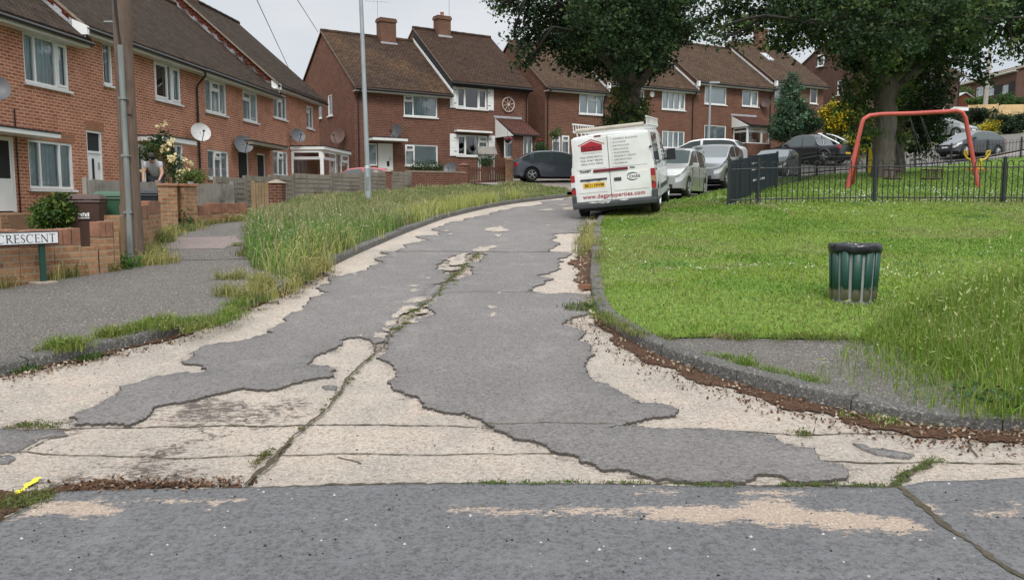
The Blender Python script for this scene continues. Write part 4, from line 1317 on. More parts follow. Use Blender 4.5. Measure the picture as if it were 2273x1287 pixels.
# ---- the pair in the centre, seen from the front
PHI_S = math.atan2(.549, .836)
A0 = Vector((-8.12, 43.4))
def on_line(o, phi, s):
    return (o[0] + math.cos(phi) * s, o[1] + math.sin(phi) * s)
sf = Facade(-8.12, 43.4, 2.75, PHI_S)
s_off = sf.at(788, 300)[0]
o_a = on_line((-8.12, 43.4), PHI_S, s_off)
za_, zb_ = 2.72, 3.25
haf = Facade(*o_a, za_, PHI_S)
wa = haf.at(999, 300)[0]
hbf = Facade(*on_line(o_a, PHI_S, wa), zb_, PHI_S)
wb = hbf.at(1172, 280)[0]
D_S = 8.6
zra, zrb = haf.at(800, 82, D_S / 2)[1], hbf.at(1000, 76, D_S / 2)[1]
hea, heb = EH(haf, 891, 204, D_S, zr=zra), EH(hbf, 1085, 191, D_S, zr=zrb)
hra = zra - hea
hrb = zrb - heb
ha_front = [dict(rect=haf.rect(896, 210, 971, 262), cols=((.32, 'tf'), (.9, 'f')), inner='net'),
            dict(rect=haf.rect(899, 320, 972, 369), cols=((.32, 'tf'), (.9, 'f')), inner='blind'),
            dict(rect=haf.rect(815, 318, 838, 368), cols=((1, 'f'),), inner='net', sill=False)]
da = haf.rect(838, 318, 873, 380)
ha_front.append(dict(rect=(da[0] + .02, da[1], .05, da[3]), kind='door', opt=dict(glass=((.6, .78, .35, .5),))))
gl_l = Facade(*(Vector(haf.o[:2]) + Vector(haf.n[:2]) * D_S), za_, PHI_S - math.pi / 2)   # gable wall seen from the left
ha_left = [dict(rect=gl_l.rect(727, 212, 738, 256), cols=((1, 'f'),), inner='blind'), dict(rect=gl_l.rect(704, 232, 714, 262), cols=((1, 'f'),), inner='blind')]
ha_left = [o for o in ha_left if 0.1 < o['rect'][0] < o['rect'][1] < D_S - .1]
ha = house('left half of the brick pair, orange lichen on its roof and a plain gable', haf, wa, D_S, hea, hra, M_brickS, M_roofA, front=ha_front, left=ha_left, group='brick pair in the centre', ovr=0.0)
hb_front = [dict(rect=hbf.rect(1013, 193, 1081, 244), cols=((1, 'o'), (1.7, 'f'), (1, 'o')), inner=None),
            dict(rect=hbf.rect(1014, 299, 1083, 348), cols=((.9, 'o'), (1.5, 'f'), (.9, 'tf')), inner='right', inner_mat=M_blind)]
hb = house('right half of the brick pair, white shutters and a wheel on its wall', hbf, wb, D_S, heb, hrb, M_brickS, M_roofB, front=hb_front, group='brick pair in the centre', ovl=.05, fascia_mat=M_dark)
flashing(ha, wa - .02, D_S, hea, hra, .38, hra / (D_S / 2), M_white, .16, .03, steps=False)
mb = MB()
slb = hrb / (D_S / 2)
mb.prism([(-.03, -.36, heb - .36 * slb), (-.03, D_S / 2, heb + hrb), (-.03, D_S / 2, heb + hrb - .5), (-.03, -.36, heb - .36 * slb - .40)], (.026, 0, 0)); mb.build('barge_board', M_dark, hb)
downpipe(ha, .18, -.5, hea - .30); downpipe(hb, wb - .15, -.5, heb - .30)
ca = haf.at(855, 120, D_S / 2); cb = hbf.at(978, 70, D_S / 2)
chimney(ha, ca[0], D_S / 2 - .2, hea + hra - .05, .95, .6, haf.at(850, 44, D_S / 2)[1] - hea - hra, 0)
chimney(hb, cb[0], D_S / 2 - .2, heb + hrb - .05, .85, .6, hbf.at(977, 39, D_S / 2)[1] - heb - hrb, 1)
cs = haf.rect(812, 305, 889, 316)
canopy(ha, cs[0], cs[1], cs[2], .9, .14)
# white surround and shutters on the right half
def shutter(h, rect, sgn):
    mb = MB()
    s0, s1, z0, z1 = rect
    mb.box(s0, -.05, z0, s1, -.005, z1)
    for i in range(3):
        mb.box(s0 + .05, -.062, z0 + (z1 - z0) * (i / 3 + .03), s1 - .05, -.048, z0 + (z1 - z0) * ((i + 1) / 3 - .03))
    for zz in (.2, .8):
        mb.box(s0 + (.02 if sgn < 0 else s1 - s0 - .17), -.07, z0 + (z1 - z0) * zz, s0 + (.17 if sgn < 0 else s1 - s0 - .02), -.063, z0 + (z1 - z0) * zz + .035, 1)
    return mb.build('shutter', [M_white, M_dark], h)
for rr_, wv in ((hb_front[0]['rect'], .42), (hb_front[1]['rect'], .45)):
    shutter(hb, (rr_[0] - wv, rr_[0] - .03, rr_[2] - .03, rr_[3] + .03), 1)
    shutter(hb, (rr_[1] + .03, rr_[1] + wv, rr_[2] - .03, rr_[3] + .03), -1)
r_ = hbf.rect(1008, 291, 1086, 297)
mb = MB(); mb.box(r_[0], -.35, r_[2], r_[1], -.004, r_[3] + .05); mb.build('window_hood', M_white, hb)
# wagon wheel hung on the wall
sw, zw = hbf.at(1127, 233)
wh = thing('wagon_wheel', 'white spoked wheel hung on the brick wall above the porch', 'wheel', hbf.o + hbf.d * sw + Vector((0, 0, zw)) - hbf.n * .06, hbf.phi)
rw = .40
M_wheelp = plain('cream_paint', (.50, .42, .36), .7)
mb = MB(); mb.tube([(rw * math.cos(a), 0, rw * math.sin(a)) for a in np.linspace(0, 2 * math.pi, 33)], .035, 6, cap=False); mb.build('rim', M_wheelp, wh)
mb = MB(); mb.lathe([(.08, -.05), (.08, .05)], 12, 0, Matrix.Rotation(math.pi / 2, 4, 'X')); mb.build('hub', M_wheelp, wh)
for i in range(8):
    a = i * math.pi / 4 + .2
    mb = MB(); mb.tube([(.06 * math.cos(a), 0, .06 * math.sin(a)), (rw * math.cos(a), 0, rw * math.sin(a))], .018, 5); mb.build('spoke', M_wheelp, wh)

def lean_porch(h, fac, px_l, px_r, y_top, y_eave, out_, tilemat, label=None, split=.5, doorat=None, cols=None, side_white=True, pillars=False):
    """glazed lean-to porch with a tiled roof"""
    s0, zt = fac.at(px_l, y_top); s1 = fac.at(px_r, y_eave, -out_)[0]
    ze = fac.at((px_l + px_r) / 2, y_eave, -out_)[1]
    mb = MB()
    mb.box(s0, -out_, -.9, s1, -.01, .75)
    p = mb.build('porch', M_brickS, h)
    if label:
        p['label'] = label
    mb = MB()
    q = [(s0 - .02, -.005, zt), (s1 + .12, -.005, zt), (s1 + .12, -out_ - .22, ze), (s0 - .02, -out_ - .22, ze)]
    Ls = math.hypot(out_ + .2, zt - ze)
    mb.add(q, [(0, 3, 2, 1)], 0, [[(0, Ls), (0, 0), (s1 - s0, 0), (s1 - s0, Ls)]])
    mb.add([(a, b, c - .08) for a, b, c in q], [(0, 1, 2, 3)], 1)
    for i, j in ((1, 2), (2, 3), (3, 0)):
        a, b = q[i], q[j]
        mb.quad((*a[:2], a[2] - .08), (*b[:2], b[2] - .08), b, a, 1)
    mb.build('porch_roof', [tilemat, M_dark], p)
    mb = MB()   # flank above the side window, and the lead along the wall
    for xx in (s0, s1 - .05):
        mb.prism([(xx - (.03 if xx == s0 else 0), -.005, ze - .1), (xx - (.03 if xx == s0 else 0), -out_ - .1, ze - .1), (xx - (.03 if xx == s0 else 0), -.005, zt - .03)], (.05, 0, 0))
    mb.build('cheek', M_white if side_white else M_brickS, p)
    mb = MB(); mb.box(s0 - .12, -.03, zt + .0, s1 + .12, -.002, zt + .12); mb.build('flashing', M_lead, p)
    PFx = lambda s, z, d: Vector((s, -out_ - d + .07, z))
    PLx = lambda s, z, d: Vector((s0 - d + .07, -s, z))
    zw_ = ze - .10
    return p, s0, s1, zw_, PFx, PLx
pb, s0p, s1p, zwp, PFx, PLx = lean_porch(hb, hbf, 1100, 1192, 262, 298, 1.75, M_tile_mar)
window(pb, PFx, s0p + .75, s1p - .25, .75, zwp, ((.8, 'f'), (1, 'f')), 'grey', False)
window(pb, PLx, .75, 1.7, .75, zwp, ((1, 'tf'),), 'net', False)
mb = MB(); mb.box(s0p, -1.753, .75, s0p + .72, -1.65, zwp); mb.build('pier', M_brickS, pb)
mb = MB(); mb.box(s1p - .22, -1.753, .75, s1p, -1.65, zwp); mb.build('pier', M_brickS, pb)

# ---- the terrace to the right, four houses stepping up
PHI_T = RAD(30)
tf = Facade(2.05, 50.0, 3.6, PHI_T)
sc0 = tf.at(1210, 280)[0]
ot = on_line((2.05, 50.0), PHI_T, sc0)
tf = Facade(*ot, 3.6, PHI_T)
sT = [0.0] + [tf.at(px, 260)[0] for px in (1345, 1542, 1713, 1826)]
D_T = 8.4
T_specs = [
    (3.55, 202, (1280,), M_roofT, [((1286, 207, 1341, 256), ((.9, 'f'), (1.1, 'tf'), (.8, 'f')), 'blind'), ((1226, 300, 1244, 345), ((1, 'tf'),), 'grey'), ((1247, 300, 1264, 345), ((1, 'tf'),), 'net'), ((1290, 300, 1340, 340), ((1, 'f'), (1, 'f')), 'net')],
     'first house of the stepped terrace, partly behind the ivy-clad oak'),
    (4.15, 199, (1495,), M_roofT, [((1402, 199, 1430, 240), ((1, 'f'), (1, 'f')), 'left'), ((1470, 203, 1521, 246), ((1, 'f'), (1, 'f'), (1, 'f'), (.9, 'o')), 'blind'), ((1470, 290, 1519, 330), ((1, 'f'), (1, 'f'), (1, 'f'), (1, 'f')), 'blind'), ((1400, 290, 1432, 330), ((1, 'f'), (1, 'f')), 'net')],
     'terrace house with pale shutters inside its windows and an alarm box'),
    (4.7, 190, (1630,), M_roofT, [((1565, 192, 1612, 234), ((.35, 'f'), (1.2, 'f')), 'blind'), ((1648, 200, 1683, 238), ((1.3, 'f'), (1, 'o')), 'net'), ((1564, 277, 1611, 316), ((.3, 'f'), (1.4, 'f')), 'net')],
     'terrace house with a white glazed porch under red tiles'),
    (5.2, 187, (1770,), M_roofT, [((1799, 194, 1814, 231), ((1, 'f'),), 'left'), ((1721, 186, 1735, 231), ((1, 'f'),), 'net'), ((1719, 268, 1745, 304), ((1, 'f'), (1, 'f')), 'grey')],
     'last terrace house, half hidden by the green conifer, with a roof light'),
]
T = []
_fe = Facade(*on_line(ot, PHI_T, sT[2]), 4.7, PHI_T)
_zr = _fe.at(1570, 106, D_T / 2)[1]
HR_T = _zr - EH(_fe, 1630, 190, D_T, zr=_zr)
for i, (zb, eave_y, (epx,), rm, wins, lab) in enumerate(T_specs):
    o = on_line(ot, PHI_T, sT[i])
    fc = Facade(*o, zb, PHI_T)
    wd = sT[i + 1] - sT[i]
    he = EH(fc, epx, eave_y, D_T, HR_T)
    fr = []
    for (xl, yt, xr2, yb), cols, inn in wins:
        r = list(fc.rect(xl, yt, xr2, yb))
        r[0] = max(.12, r[0]); r[1] = min(wd - .12, r[1]); r[3] = min(r[3], he - .22)
        fr.append(dict(rect=tuple(r), cols=cols, inner=inn))
    h = house(lab, fc, wd, D_T, he, HR_T, M_brickT, rm, front=fr, group='stepped terrace behind the trees', ovl=.1 if i == 0 else .14, ovr=.12)
    sl_ = HR_T / (D_T / 2)
    if i < 3:
        flashing(h, wd - .02, D_T, he, HR_T, .38, sl_, M_white, .13, .03, steps=False)
        downpipe(h, wd - .22, -.6, he - .3)
    if i:
        mb = MB(); mb.box(-.16, -.5, he - .38 * sl_ - .30, -.01, -.30, he - .38 * sl_ + .04); mb.build('eave_end', M_white, h)
    T.append((h, fc, wd, he))
downpipe(T[0][0], .15, -.6, T[0][3] - .3)
for i, px in ((2, 1512), (3, 1688)):
    h, fc, wd, he = T[i]
    s_ = max(.3, fc.at(px, 95, D_T / 2)[0])
    chimney(h, s_, D_T / 2, he + HR_T - .05, .9, .6, 1.3, 2)
pe, s0e, s1e, zwe, PFe, PLe = lean_porch(T[2][0], T[2][1], 1625, 1712, 257, 277, 1.5, M_tile_mar)
window(pe, PFe, s0e + .02, s0e + 1.35, .75, zwe, ((1, 'tf'),), None, False)
window(pe, PFe, s1e - .75, s1e - .05, .75, zwe, ((1, 'tf'),), None, False)
window(pe, PLe, .05, 1.4, .75, zwe, ((1, 'tf'),), None, False)
door(pe, PFe, (s0e + 1.38, s1e - .78, .0, zwe), glass=((.2, .8, .45, .92),))
# roof light on the last house
h, fc, wd, he = T[3]
s_, z_ = wd * .35, 0
sl_ = HR_T / (D_T / 2)
mb = MB()
ya, yb = 2.2, 3.0
mb.hexa([(s_, ya, he + ya * sl_ + .11), (s_ + .6, ya, he + ya * sl_ + .11), (s_ + .6, yb, he + yb * sl_ + .11), (s_, yb, he + yb * sl_ + .11),
         (s_, ya, he + ya * sl_ + .19), (s_ + .6, ya, he + ya * sl_ + .19), (s_ + .6, yb, he + yb * sl_ + .19), (s_, yb, he + yb * sl_ + .19)])
mb.build('roof_light', M_lead, h)
# alarm box
h, fc, wd, he = T[1]
s_, z_ = fc.at(1446, 210)
al = MB(); al.prism([(-.13, 0, .16), (.13, 0, .16), (.17, 0, -.02), (.09, 0, -.17), (-.09, 0, -.17), (-.17, 0, -.02)], (0, -.09, 0))
a_ = al.build('alarm_box', M_white, h); a_.location = (s_, -.003, z_)

# ---- gable house higher up on the right
pP, pQ = W(1925, 153, 63), W(2131, 172, 67.3)
PHI_G = math.atan2(pQ.y - pP.y, pQ.x - pP.x)
gz = 6.8
gf = Facade(pP.x, pP.y, gz, PHI_G)
wg = (Vector(pQ[:2]) - Vector(pP[:2])).length
heg = pP.z - gz + .32
D_G = 8.2
gpk = W(1838, 93, 66.4).z - gz - heg
gl_g = Facade(*(Vector(gf.o[:2]) + Vector(gf.n[:2]) * D_G), gz, PHI_G - math.pi / 2)
g_left = [dict(rect=gl_g.rect(1860, 181, 1868, 209), cols=((1, 'f'),), inner='grey')]
r1 = gl_g.rect(1859, 180, 1870, 210); r2 = gl_g.rect(1817, 123, 1830, 146)
g_left = [dict(rect=r1, cols=((1, 'f'),), inner='grey'), dict(rect=r2, cols=((1, 'tf'),), inner=None, proud=True)]
hg = house('dark brick gable house higher up the slope, white attic window', gf, wg, D_G, heg, gpk, M_brickG, M_roofT, front=[dict(rect=(1.0, 2.6, 3.0, 4.1)), dict(rect=(5.5, 7.1, 3.0, 4.1))], left=g_left, low=2.5)
downpipe(hg, wg - .1, -.6, heg - .35)
# ---- bungalow row on the skyline
bp, bq = W(2120, 190, 118), W(2256, 183, 104)
PHI_B = math.atan2(bq.y - bp.y, bq.x - bp.x)
bf = Facade(bp.x, bp.y, 14.2, PHI_B)
wbg = (Vector(bq[:2]) - Vector(bp[:2])).length
heB = bp.z - 14.2
bw = []
for (xl, yt, xr2, yb, ) in ((2168, 195, 2182, 212), (2193, 193, 2210, 210), (2226, 191, 2238, 207)):
    bw.append(dict(rect=bf.rect(xl, yt, xr2, yb), cols=((1, 'f'), (1, 'f')), inner='blind', sill=False))
hB = house('pale roofed bungalow on the skyline at the right', bf, wbg, 9.0, heB, bf.at(2256, 151, 4.5)[1] - heB, M_brickG, M_roofF, front=bw, low=3, ovr=.3, gutter_mat=M_white, name='bungalow', cat='bungalow')
mb = MB()
r_ = bf.rect(2208, 191, 2252, 208)
mb.box(r_[0], -.06, r_[2] - .8, bw[2]['rect'][0] - .05, -.005, r_[3]); mb.build('dark_cladding', M_dark, hB)
mb = MB(); mb.box(bw[2]['rect'][1] + .05, -.06, r_[2] - .8, wbg - .3, -.005, r_[3]); mb.build('dark_cladding', M_dark, hB)
# ================================================================== VEHICLES
def paint_mat(name, col, metal=0.0, rough=0.28, coat=0.6):
    m, n, b = new_mat(name)
    o = coords(n, 'Object')
    f = noise_fac(n, o, 1.6, 5, 0.6, 0.4, 0.75)
    n.links.new(mixc(n, f, c4(col), c4((col[0] * .8 + .01, col[1] * .8 + .01, col[2] * .78 + .008))), b.inputs['Base Color'])
    b.inputs['Metallic'].default_value = metal
    b.inputs['Roughness'].default_value = rough
    b.inputs['Coat Weight'].default_value = coat
    b.inputs['Coat Roughness'].default_value = 0.06
    return m
M_carglass, _n, _b = new_mat('car_glass')
_b.inputs['Base Color'].default_value = (0.075, 0.092, 0.092, 1); _b.inputs['Roughness'].default_value = 0.04; _b.inputs['Specular IOR Level'].default_value = 0.9
M_tyre = plain('tyre_rubber', (0.018, 0.018, 0.019), .85, var=.3, scale=8)
M_alloy = plain('alloy_wheel', (0.42, 0.43, 0.44), .35, .7)
M_hub = plain('steel_wheel_cover', (0.30, 0.31, 0.32), .45, .5)
M_trim = plain('grey_plastic_trim', (0.045, 0.05, 0.055), .65, var=.2)
M_red = plain('red_lens', (0.32, 0.012, 0.018), .2, coat=.7, var=.1)
M_lens = plain('clear_lens', (0.62, 0.64, 0.66), .12, coat=.8, var=.05)
M_amber = plain('amber_lens', (0.40, 0.22, 0.10), .2, coat=.7)
M_plateY = plain('yellow_plate', (0.72, 0.43, 0.03), .5, var=.04)
M_plateW = plain('white_plate', (0.72, 0.72, 0.70), .5, var=.04)
M_ink = plain('black_ink', (0.012, 0.012, 0.014), .6)
M_inkred = plain('red_ink', (0.36, 0.012, 0.025), .5, var=.05)
M_maroonD = plain('dark_maroon_ink', (0.05, 0.002, 0.008), .5)
M_maroon = plain('maroon_strip', (0.15, 0.010, 0.022), .4, var=.1)
M_grime = plain('white_scraped', (0.62, 0.62, 0.60), .7, var=.1, scale=14)
M_chrome = plain('bright_metal', (0.75, 0.76, 0.77), .15, 1.0, var=.03)

def text_mesh(parent, name, body, size, mtx, mat, align='LEFT', spacing=1.0, bold=0.0, width=None):
    cu = bpy.data.curves.new(name, 'FONT')
    cu.body = body
    cu.size = size
    cu.align_x = align
    cu.space_character = spacing
    cu.offset = bold
    cu.extrude = 0.0008
    ob = bpy.data.objects.new(name, cu)
    COL.objects.link(ob)
    me = bpy.data.meshes.new_from_object(ob.evaluated_get(bpy.context.evaluated_depsgraph_get()))
    bpy.data.objects.remove(ob)
    me.name = name
    me.materials.clear()
    me.materials.append(mat)
    if width:
        xs = [v.co.x for v in me.vertices]
        k = width / (max(xs) - min(xs))
        for v in me.vertices:
            v.co.x *= k
    o = bpy.data.objects.new(name, me)
    COL.objects.link(o)
    o.parent = parent
    o.matrix_local = mtx
    return o

def wheel(parent, x, y, r, wdt, side, rimmat, spokes=5, parts=True):
    t = MB()
    mt = Matrix.Translation((x, y, r)) @ Matrix.Rotation(math.pi / 2, 4, 'X')
    t.lathe([(r * .62, -wdt / 2), (r * .93, -wdt / 2), (r, -wdt / 2 + .03), (r, wdt / 2 - .03), (r * .93, wdt / 2), (r * .62, wdt / 2)], 26, 0, mt, cap=True)
    o = t.build('wheel', M_tyre, parent, smooth=40)
    m = MB()
    yo = y + side * (wdt / 2 + .004)
    q = Matrix.Translation((x, yo, r)) @ Matrix.Rotation(math.pi / 2, 4, 'X')
    m.lathe([(r * .66, 0), (r * .63, .0), (r * .60, -side * -.02), (r * .15, .02 * side)], 24, 1, q, cap=False)
    m.lathe([(r * .66, -.008), (r * .66, .008), (r * .58, .012), (r * .58, -.012)], 24, 0, q, cap=False)
    for k in range(spokes):
        a = 2 * math.pi * k / spokes + .3
        ca, sa_ = math.cos(a), math.sin(a)
        p0 = Vector((x + ca * r * .1, yo + side * .012, r + sa_ * r * .1)); p1 = Vector((x + ca * r * .6, yo + side * .006, r + sa_ * r * .6))
        m.tube([p0, p1], [r * .11, r * .085], 5, 0)
    m.lathe([(r * .18, -.02), (r * .18, .02)], 12, 0, q)
    m.build('rim', [rimmat, M_ink], o, smooth=40)
    return o

def car(label, loc, heading, L, Wd, H, top, belt, paint, cab, wheels, group='cars parked around the crescent', name='parked_car', cat='car', rw=.31,
        rim=None, pillars=(), zlow=.22, tilt=0.0, pitch=0.0, plate_front=True, plan=None, roof_w=.80, trimline=False, rails=False, mirrors=True, rear_taper=.86, front_taper=.78, lights=True, spokes=5, lamp_z=None):
    """top, belt: (x, z) lines from rear to front; cab=(rear glass x0,x1, front glass x0,x1)"""
    t = thing(name, label, cat, loc, 0, group)
    t.rotation_euler = (tilt, pitch, heading)
    xr, xf = wheels
    tx, tz = zip(*top); bx_, bz = zip(*belt)
    ra = rw + .055
    xs = set(np.round(np.linspace(-L / 2, L / 2, 54), 3))
    for xw in wheels:
        xs = {x for x in xs if abs(x - xw) > ra + .02}
        xs |= {round(xw + ra * k, 3) for k in (-1.001, -1, -.9, -.7, -.4, 0, .4, .7, .9, 1, 1.001)}
    for k in list(cab) + [p for pr in pillars for p in pr]:
        xs = {x for x in xs if abs(x - k) > .03 or any(abs(abs(x - w) - ra) < .03 for w in wheels)}
        xs.add(k)
    xs |= {-L / 2 + .03, -L / 2 + .07, -L / 2 + .14, -L / 2 + .24, L / 2 - .015, L / 2 - .04, L / 2 - .08, L / 2 - .14, L / 2 - .22, L / 2 - .32, L / 2 - .46}
    xs = sorted(x for x in xs if -L / 2 - 1e-6 <= x <= L / 2 + 1e-6)
    ring_n = 11
    if not plan:      # soften the polygonal side lines
        def soft(px_, pz_, k):
            q = np.linspace(-L / 2, L / 2, 241)
            v_ = np.interp(q, px_, pz_)
            ker = np.hanning(k); ker /= ker.sum()
            vp = np.pad(v_, k // 2, mode='edge')
            return q, np.convolve(vp, ker, 'valid')[:241]
        tx, tz = soft(tx, tz, 25)
        bx_, bz = soft(bx_, bz, 31)
    V, F_ = [], []
    for x in xs:
        u = (x + L / 2) / L
        if plan:
            pw = np.interp(x, *zip(*plan))
        else:
            pw = np.interp(u, [0, .01, .03, .07, .15, .3, .75, .88, .94, .97, .985, 1], [rear_taper - .08, rear_taper, .93, .965, .985, 1, 1, .985, .95, .89, .82, front_taper - .10])
        w_ = Wd / 2 * pw
        zt = float(np.interp(x, tx, tz)); zb = float(np.interp(x, bx_, bz))
        zt = max(zt, zb + .01)
        lo = zlow + (.06 if u > .93 or u < .06 else 0)
        for xw in wheels:
            if abs(x - xw) <= ra + 1e-6:
                lo = max(lo, rw + math.sqrt(max(0, ra * ra - (x - xw) ** 2)))
        k = min(1.0, max(0.0, (zt - zb) / (H - max(bz) + 1e-6)))
        wr = w_ * (1 - (1 - roof_w) * k) if k > .04 else w_ * .93
        mid = max(lo + .03, (lo + zb) / 2 * 1.0)
        h = zt - zb
        ring = [(0, lo), (w_ - .10, lo), (w_ - .012, lo + .005), (w_, max(mid, lo + .02)), (w_ * .998, max(zb - .19, mid + .004)), (w_ * .992, max(zb - .05, mid + .008)), (w_ * .965, zb + min(.012, h * .3)),
                (w_ * .965 + (wr - w_ * .965) * .86, zb + h * .86), (wr - .03, zb + h * .955), (wr * .6, zb + h * .995), (0, zt + .012)]
        V.append([(x, y, z) for y, z in ring])
    faces = {}
    def addf(key, a, b, c, d):
        faces.setdefault(key, []).append((a, b, c, d))
    n = len(xs)
    for i in range(n - 1):
        xm = (xs[i] + xs[i + 1]) / 2
        for j in range(ring_n - 1):
            key = 'body'
            if j == 0:
                key = 'under'
            elif j in (8, 9):
                if cab[0] <= xm <= cab[1]:
                    key = 'rear_window'
                elif cab[2] <= xm <= cab[3]:
                    key = 'windscreen'
            elif j == 4 and lights and xm > L / 2 - .48:
                key = 'headlight'
            elif j in (4, 5) and lights and xm < -L / 2 + .20 and zb - .19 > lo:
                key = 'tail_light'
            elif j == 6 and cab[0] + .04 < xm < cab[3] - .02:
                key = 'side_window'
                zt = np.interp(xm, tx, tz); zb = np.interp(xm, bx_, bz)
                if zt - zb < .07 or any(a <= xm <= b for a, b in pillars):
                    key = 'body'
            addf(key, V[i][j], V[i + 1][j], V[i + 1][j + 1], V[i][j + 1])
    def flush(key, nm, mats, mi=0, sides=(1, -1), parent=t):
        mb = MB()
        idx = {}
        for k_ in (key if isinstance(key, tuple) else (key,)):
            for q in faces.get(k_, []):
                for sd in sides:
                    ids = []
                    for p in q:
                        pp = (round(p[0], 4), round(p[1] * sd, 4), round(p[2], 4))
                        if pp not in idx:
                            idx[pp] = len(mb.v); mb.v.append(pp)
                        ids.append(idx[pp])
                    if len(set(ids)) < 3:
                        continue
                    ids = list(dict.fromkeys(ids))
                    mb.f.append(tuple(ids if sd > 0 else ids[::-1])); mb.m.append(1 if k_ == 'under' else 0)
        if not mb.f:
            return None, mb
        return mb, mb
    mb, _ = flush(('body', 'under'), 'body', None)
    for end, i in ((0, 0), (1, n - 1)):
        ring = V[i]
        pts = [(p[0], p[1], p[2]) for p in ring] + [(p[0], -p[1], p[2]) for p in ring[-2:0:-1]]
        mb.add(pts, [tuple(range(len(pts))) if end else tuple(range(len(pts) - 1, -1, -1))], 0)
    # wheel wells
    for xw in wheels:
        mb.box(xw - ra * 1.02, -(Wd / 2 - .26), .16, xw + ra * 1.02, Wd / 2 - .26, rw + ra * .98, 1)
    mb.box(-L / 2 + .25, -(Wd / 2 - .22), .17, L / 2 - .3, Wd / 2 - .22, zlow + .12, 1)
    body = mb.build('body', [paint, M_ink], t, smooth=52)
    for key, nm in (('windscreen', 'windscreen'), ('rear_window', 'rear_window')):
        m_, _ = flush(key, nm, None)
        if m_:
            m_.build(nm, M_carglass, t, smooth=50)
    for sd in (1, -1):
        allw = faces.get('side_window', [])
        cuts = sorted((a + b) / 2 for a, b in pillars) + [99]
        lo_ = -99
        for cu_ in cuts:
            faces['_w'] = [q for q in allw if lo_ < (q[0][0] + q[1][0]) / 2 <= cu_]
            lo_ = cu_
            m_, _ = flush('_w', 'side_window', None, sides=(sd,)) if faces['_w'] else (None, None)
            if m_:
                m_.build('side_window', M_carglass, t, smooth=50)
        for key, mt_ in (('headlight', M_lens), ('tail_light', M_red)):
            m_, _ = flush(key, key, None, sides=(sd,))
            if m_:
                m_.build(key, mt_, t, smooth=60)
    for xw in wheels:
        for sd in (1, -1):
            wheel(t, xw, sd * (Wd / 2 - .115), rw, .20, sd, rim or M_alloy, spokes)
    def zat(x):
        return float(np.interp(x, bx_, bz))
    def wat(x):
        u = (x + L / 2) / L
        if plan:
            return Wd / 2 * float(np.interp(x, *zip(*plan)))
        return Wd / 2 * float(np.interp(u, [0, .03, .12, .3, .75, .9, .97, 1], [rear_taper, .93, .985, 1, 1, .97, .90, front_taper]))
    if lights:
        m_ = MB(); m_.box(L / 2 - .09, -Wd * .29, .28, L / 2 + .006, Wd * .29, .40); m_.box(L / 2 - .09, -Wd * .22, zat(L / 2 - .02) - .10, L / 2 + .004, Wd * .22, zat(L / 2 - .02) - .02); m_.build('grille', M_ink, t)
        m_ = MB(); m_.box(L / 2 - .02, -.26, .46, L / 2 + .018, .26, .57); m_.build('number_plate', M_plateW, t)
        m_ = MB(); m_.box(-L / 2 - .014, -.26, .50, -L / 2 + .02, .26, .61); m_.build('number_plate', M_plateY, t)
    if mirrors:
        for sd in (1, -1):
            m_ = MB()
            xm = cab[3] - .38
            m_.obox(Matrix.Translation((xm, sd * (Wd / 2 + .10), zat(xm) + .07)), .12, .19, .14)
            m_.tube([(xm + .04, sd * (Wd / 2 - .06), zat(xm) + .02), (xm, sd * (Wd / 2 + .05), zat(xm) + .05)], .03, 6)
            m_.build('mirror', paint, t, bevel=.03)
    # door gaps and handles
    for sd in (1, -1):
        m_ = MB()
        segs = [cab[3] - .42] + [(a + b) / 2 for a, b in pillars]
        for xq in ():
            m_.box(xq - .006, sd * (wat(xq) * .99) - .004, zlow + .13, xq + .006, sd * (wat(xq) * 1.0) + .003, zat(xq) - .02)
        for xq in segs:
            m_ = MB(); m_.box(xq - .006, sd * (wat(xq) * .99) - .004, zlow + .13, xq + .006, sd * (wat(xq) * 1.0) + .003, zat(xq) - .02); m_.build('door_gap', M_ink, body)
        for xq in segs[1:] if len(segs) > 1 else segs:
            m_ = MB(); m_.box(xq + .06, sd * (wat(xq)) - .012, zat(xq) - .16, xq + .22, sd * (wat(xq)) + .014, zat(xq) - .125); m_.build('door_handle', paint, t)
    if trimline:
        for sd in (1, -1):
            m_ = MB(); m_.box(xr + ra + .02, sd * (Wd / 2) - .01, .47, xf - ra - .02, sd * (Wd / 2) + .014, .54); m_.build('side_trim', M_trim, t)
    t['wat'] = 0
    return t

def hd(dx, dy):
    return math.atan2(dy, dx)
def on_ground(px, py, Y, off=0.0):
    p = W(px, py, Y)
    return Vector((p.x, p.y, g(p.x, p.y) + off))
P_slate = paint_mat('slate_blue_paint', (0.085, 0.10, 0.125), .25)
P_silver = paint_mat('silver_paint', (0.33, 0.345, 0.355), .55)
P_pearl = paint_mat('pale_silver_paint', (0.45, 0.455, 0.44), .35)
P_whitec = paint_mat('white_car_paint', (0.72, 0.71, 0.71), 0)
P_black = paint_mat('black_paint', (0.014, 0.016, 0.021), .1)
P_darkgreen = paint_mat('dark_green_grey_paint', (0.012, 0.020, 0.019), .1, .4, .2)
P_grey = paint_mat('mid_grey_paint', (0.062, 0.068, 0.076), .3)
P_redc = paint_mat('red_car_paint', (0.42, 0.035, 0.05), .1)
P_van = paint_mat('white_van_paint', (0.74, 0.75, 0.74), 0, .32, .4)

hatch_top = [(-2.17, .86), (-2.10, .95), (-1.95, 1.06), (-1.35, 1.40), (-.9, 1.47), (-.2, 1.49), (.35, 1.43), (1.15, 1.03), (1.35, .97), (1.9, .80), (2.17, .62)]
hatch_belt = [(-2.17, .84), (-1.9, .98), (-1.0, .97), (.9, .92), (1.3, .93), (1.9, .78), (2.17, .58)]
hatch_cab = (-1.98, -1.32, .38, 1.18)
hatch_pil = [(-.42, -.30), (-1.40, -1.22)]
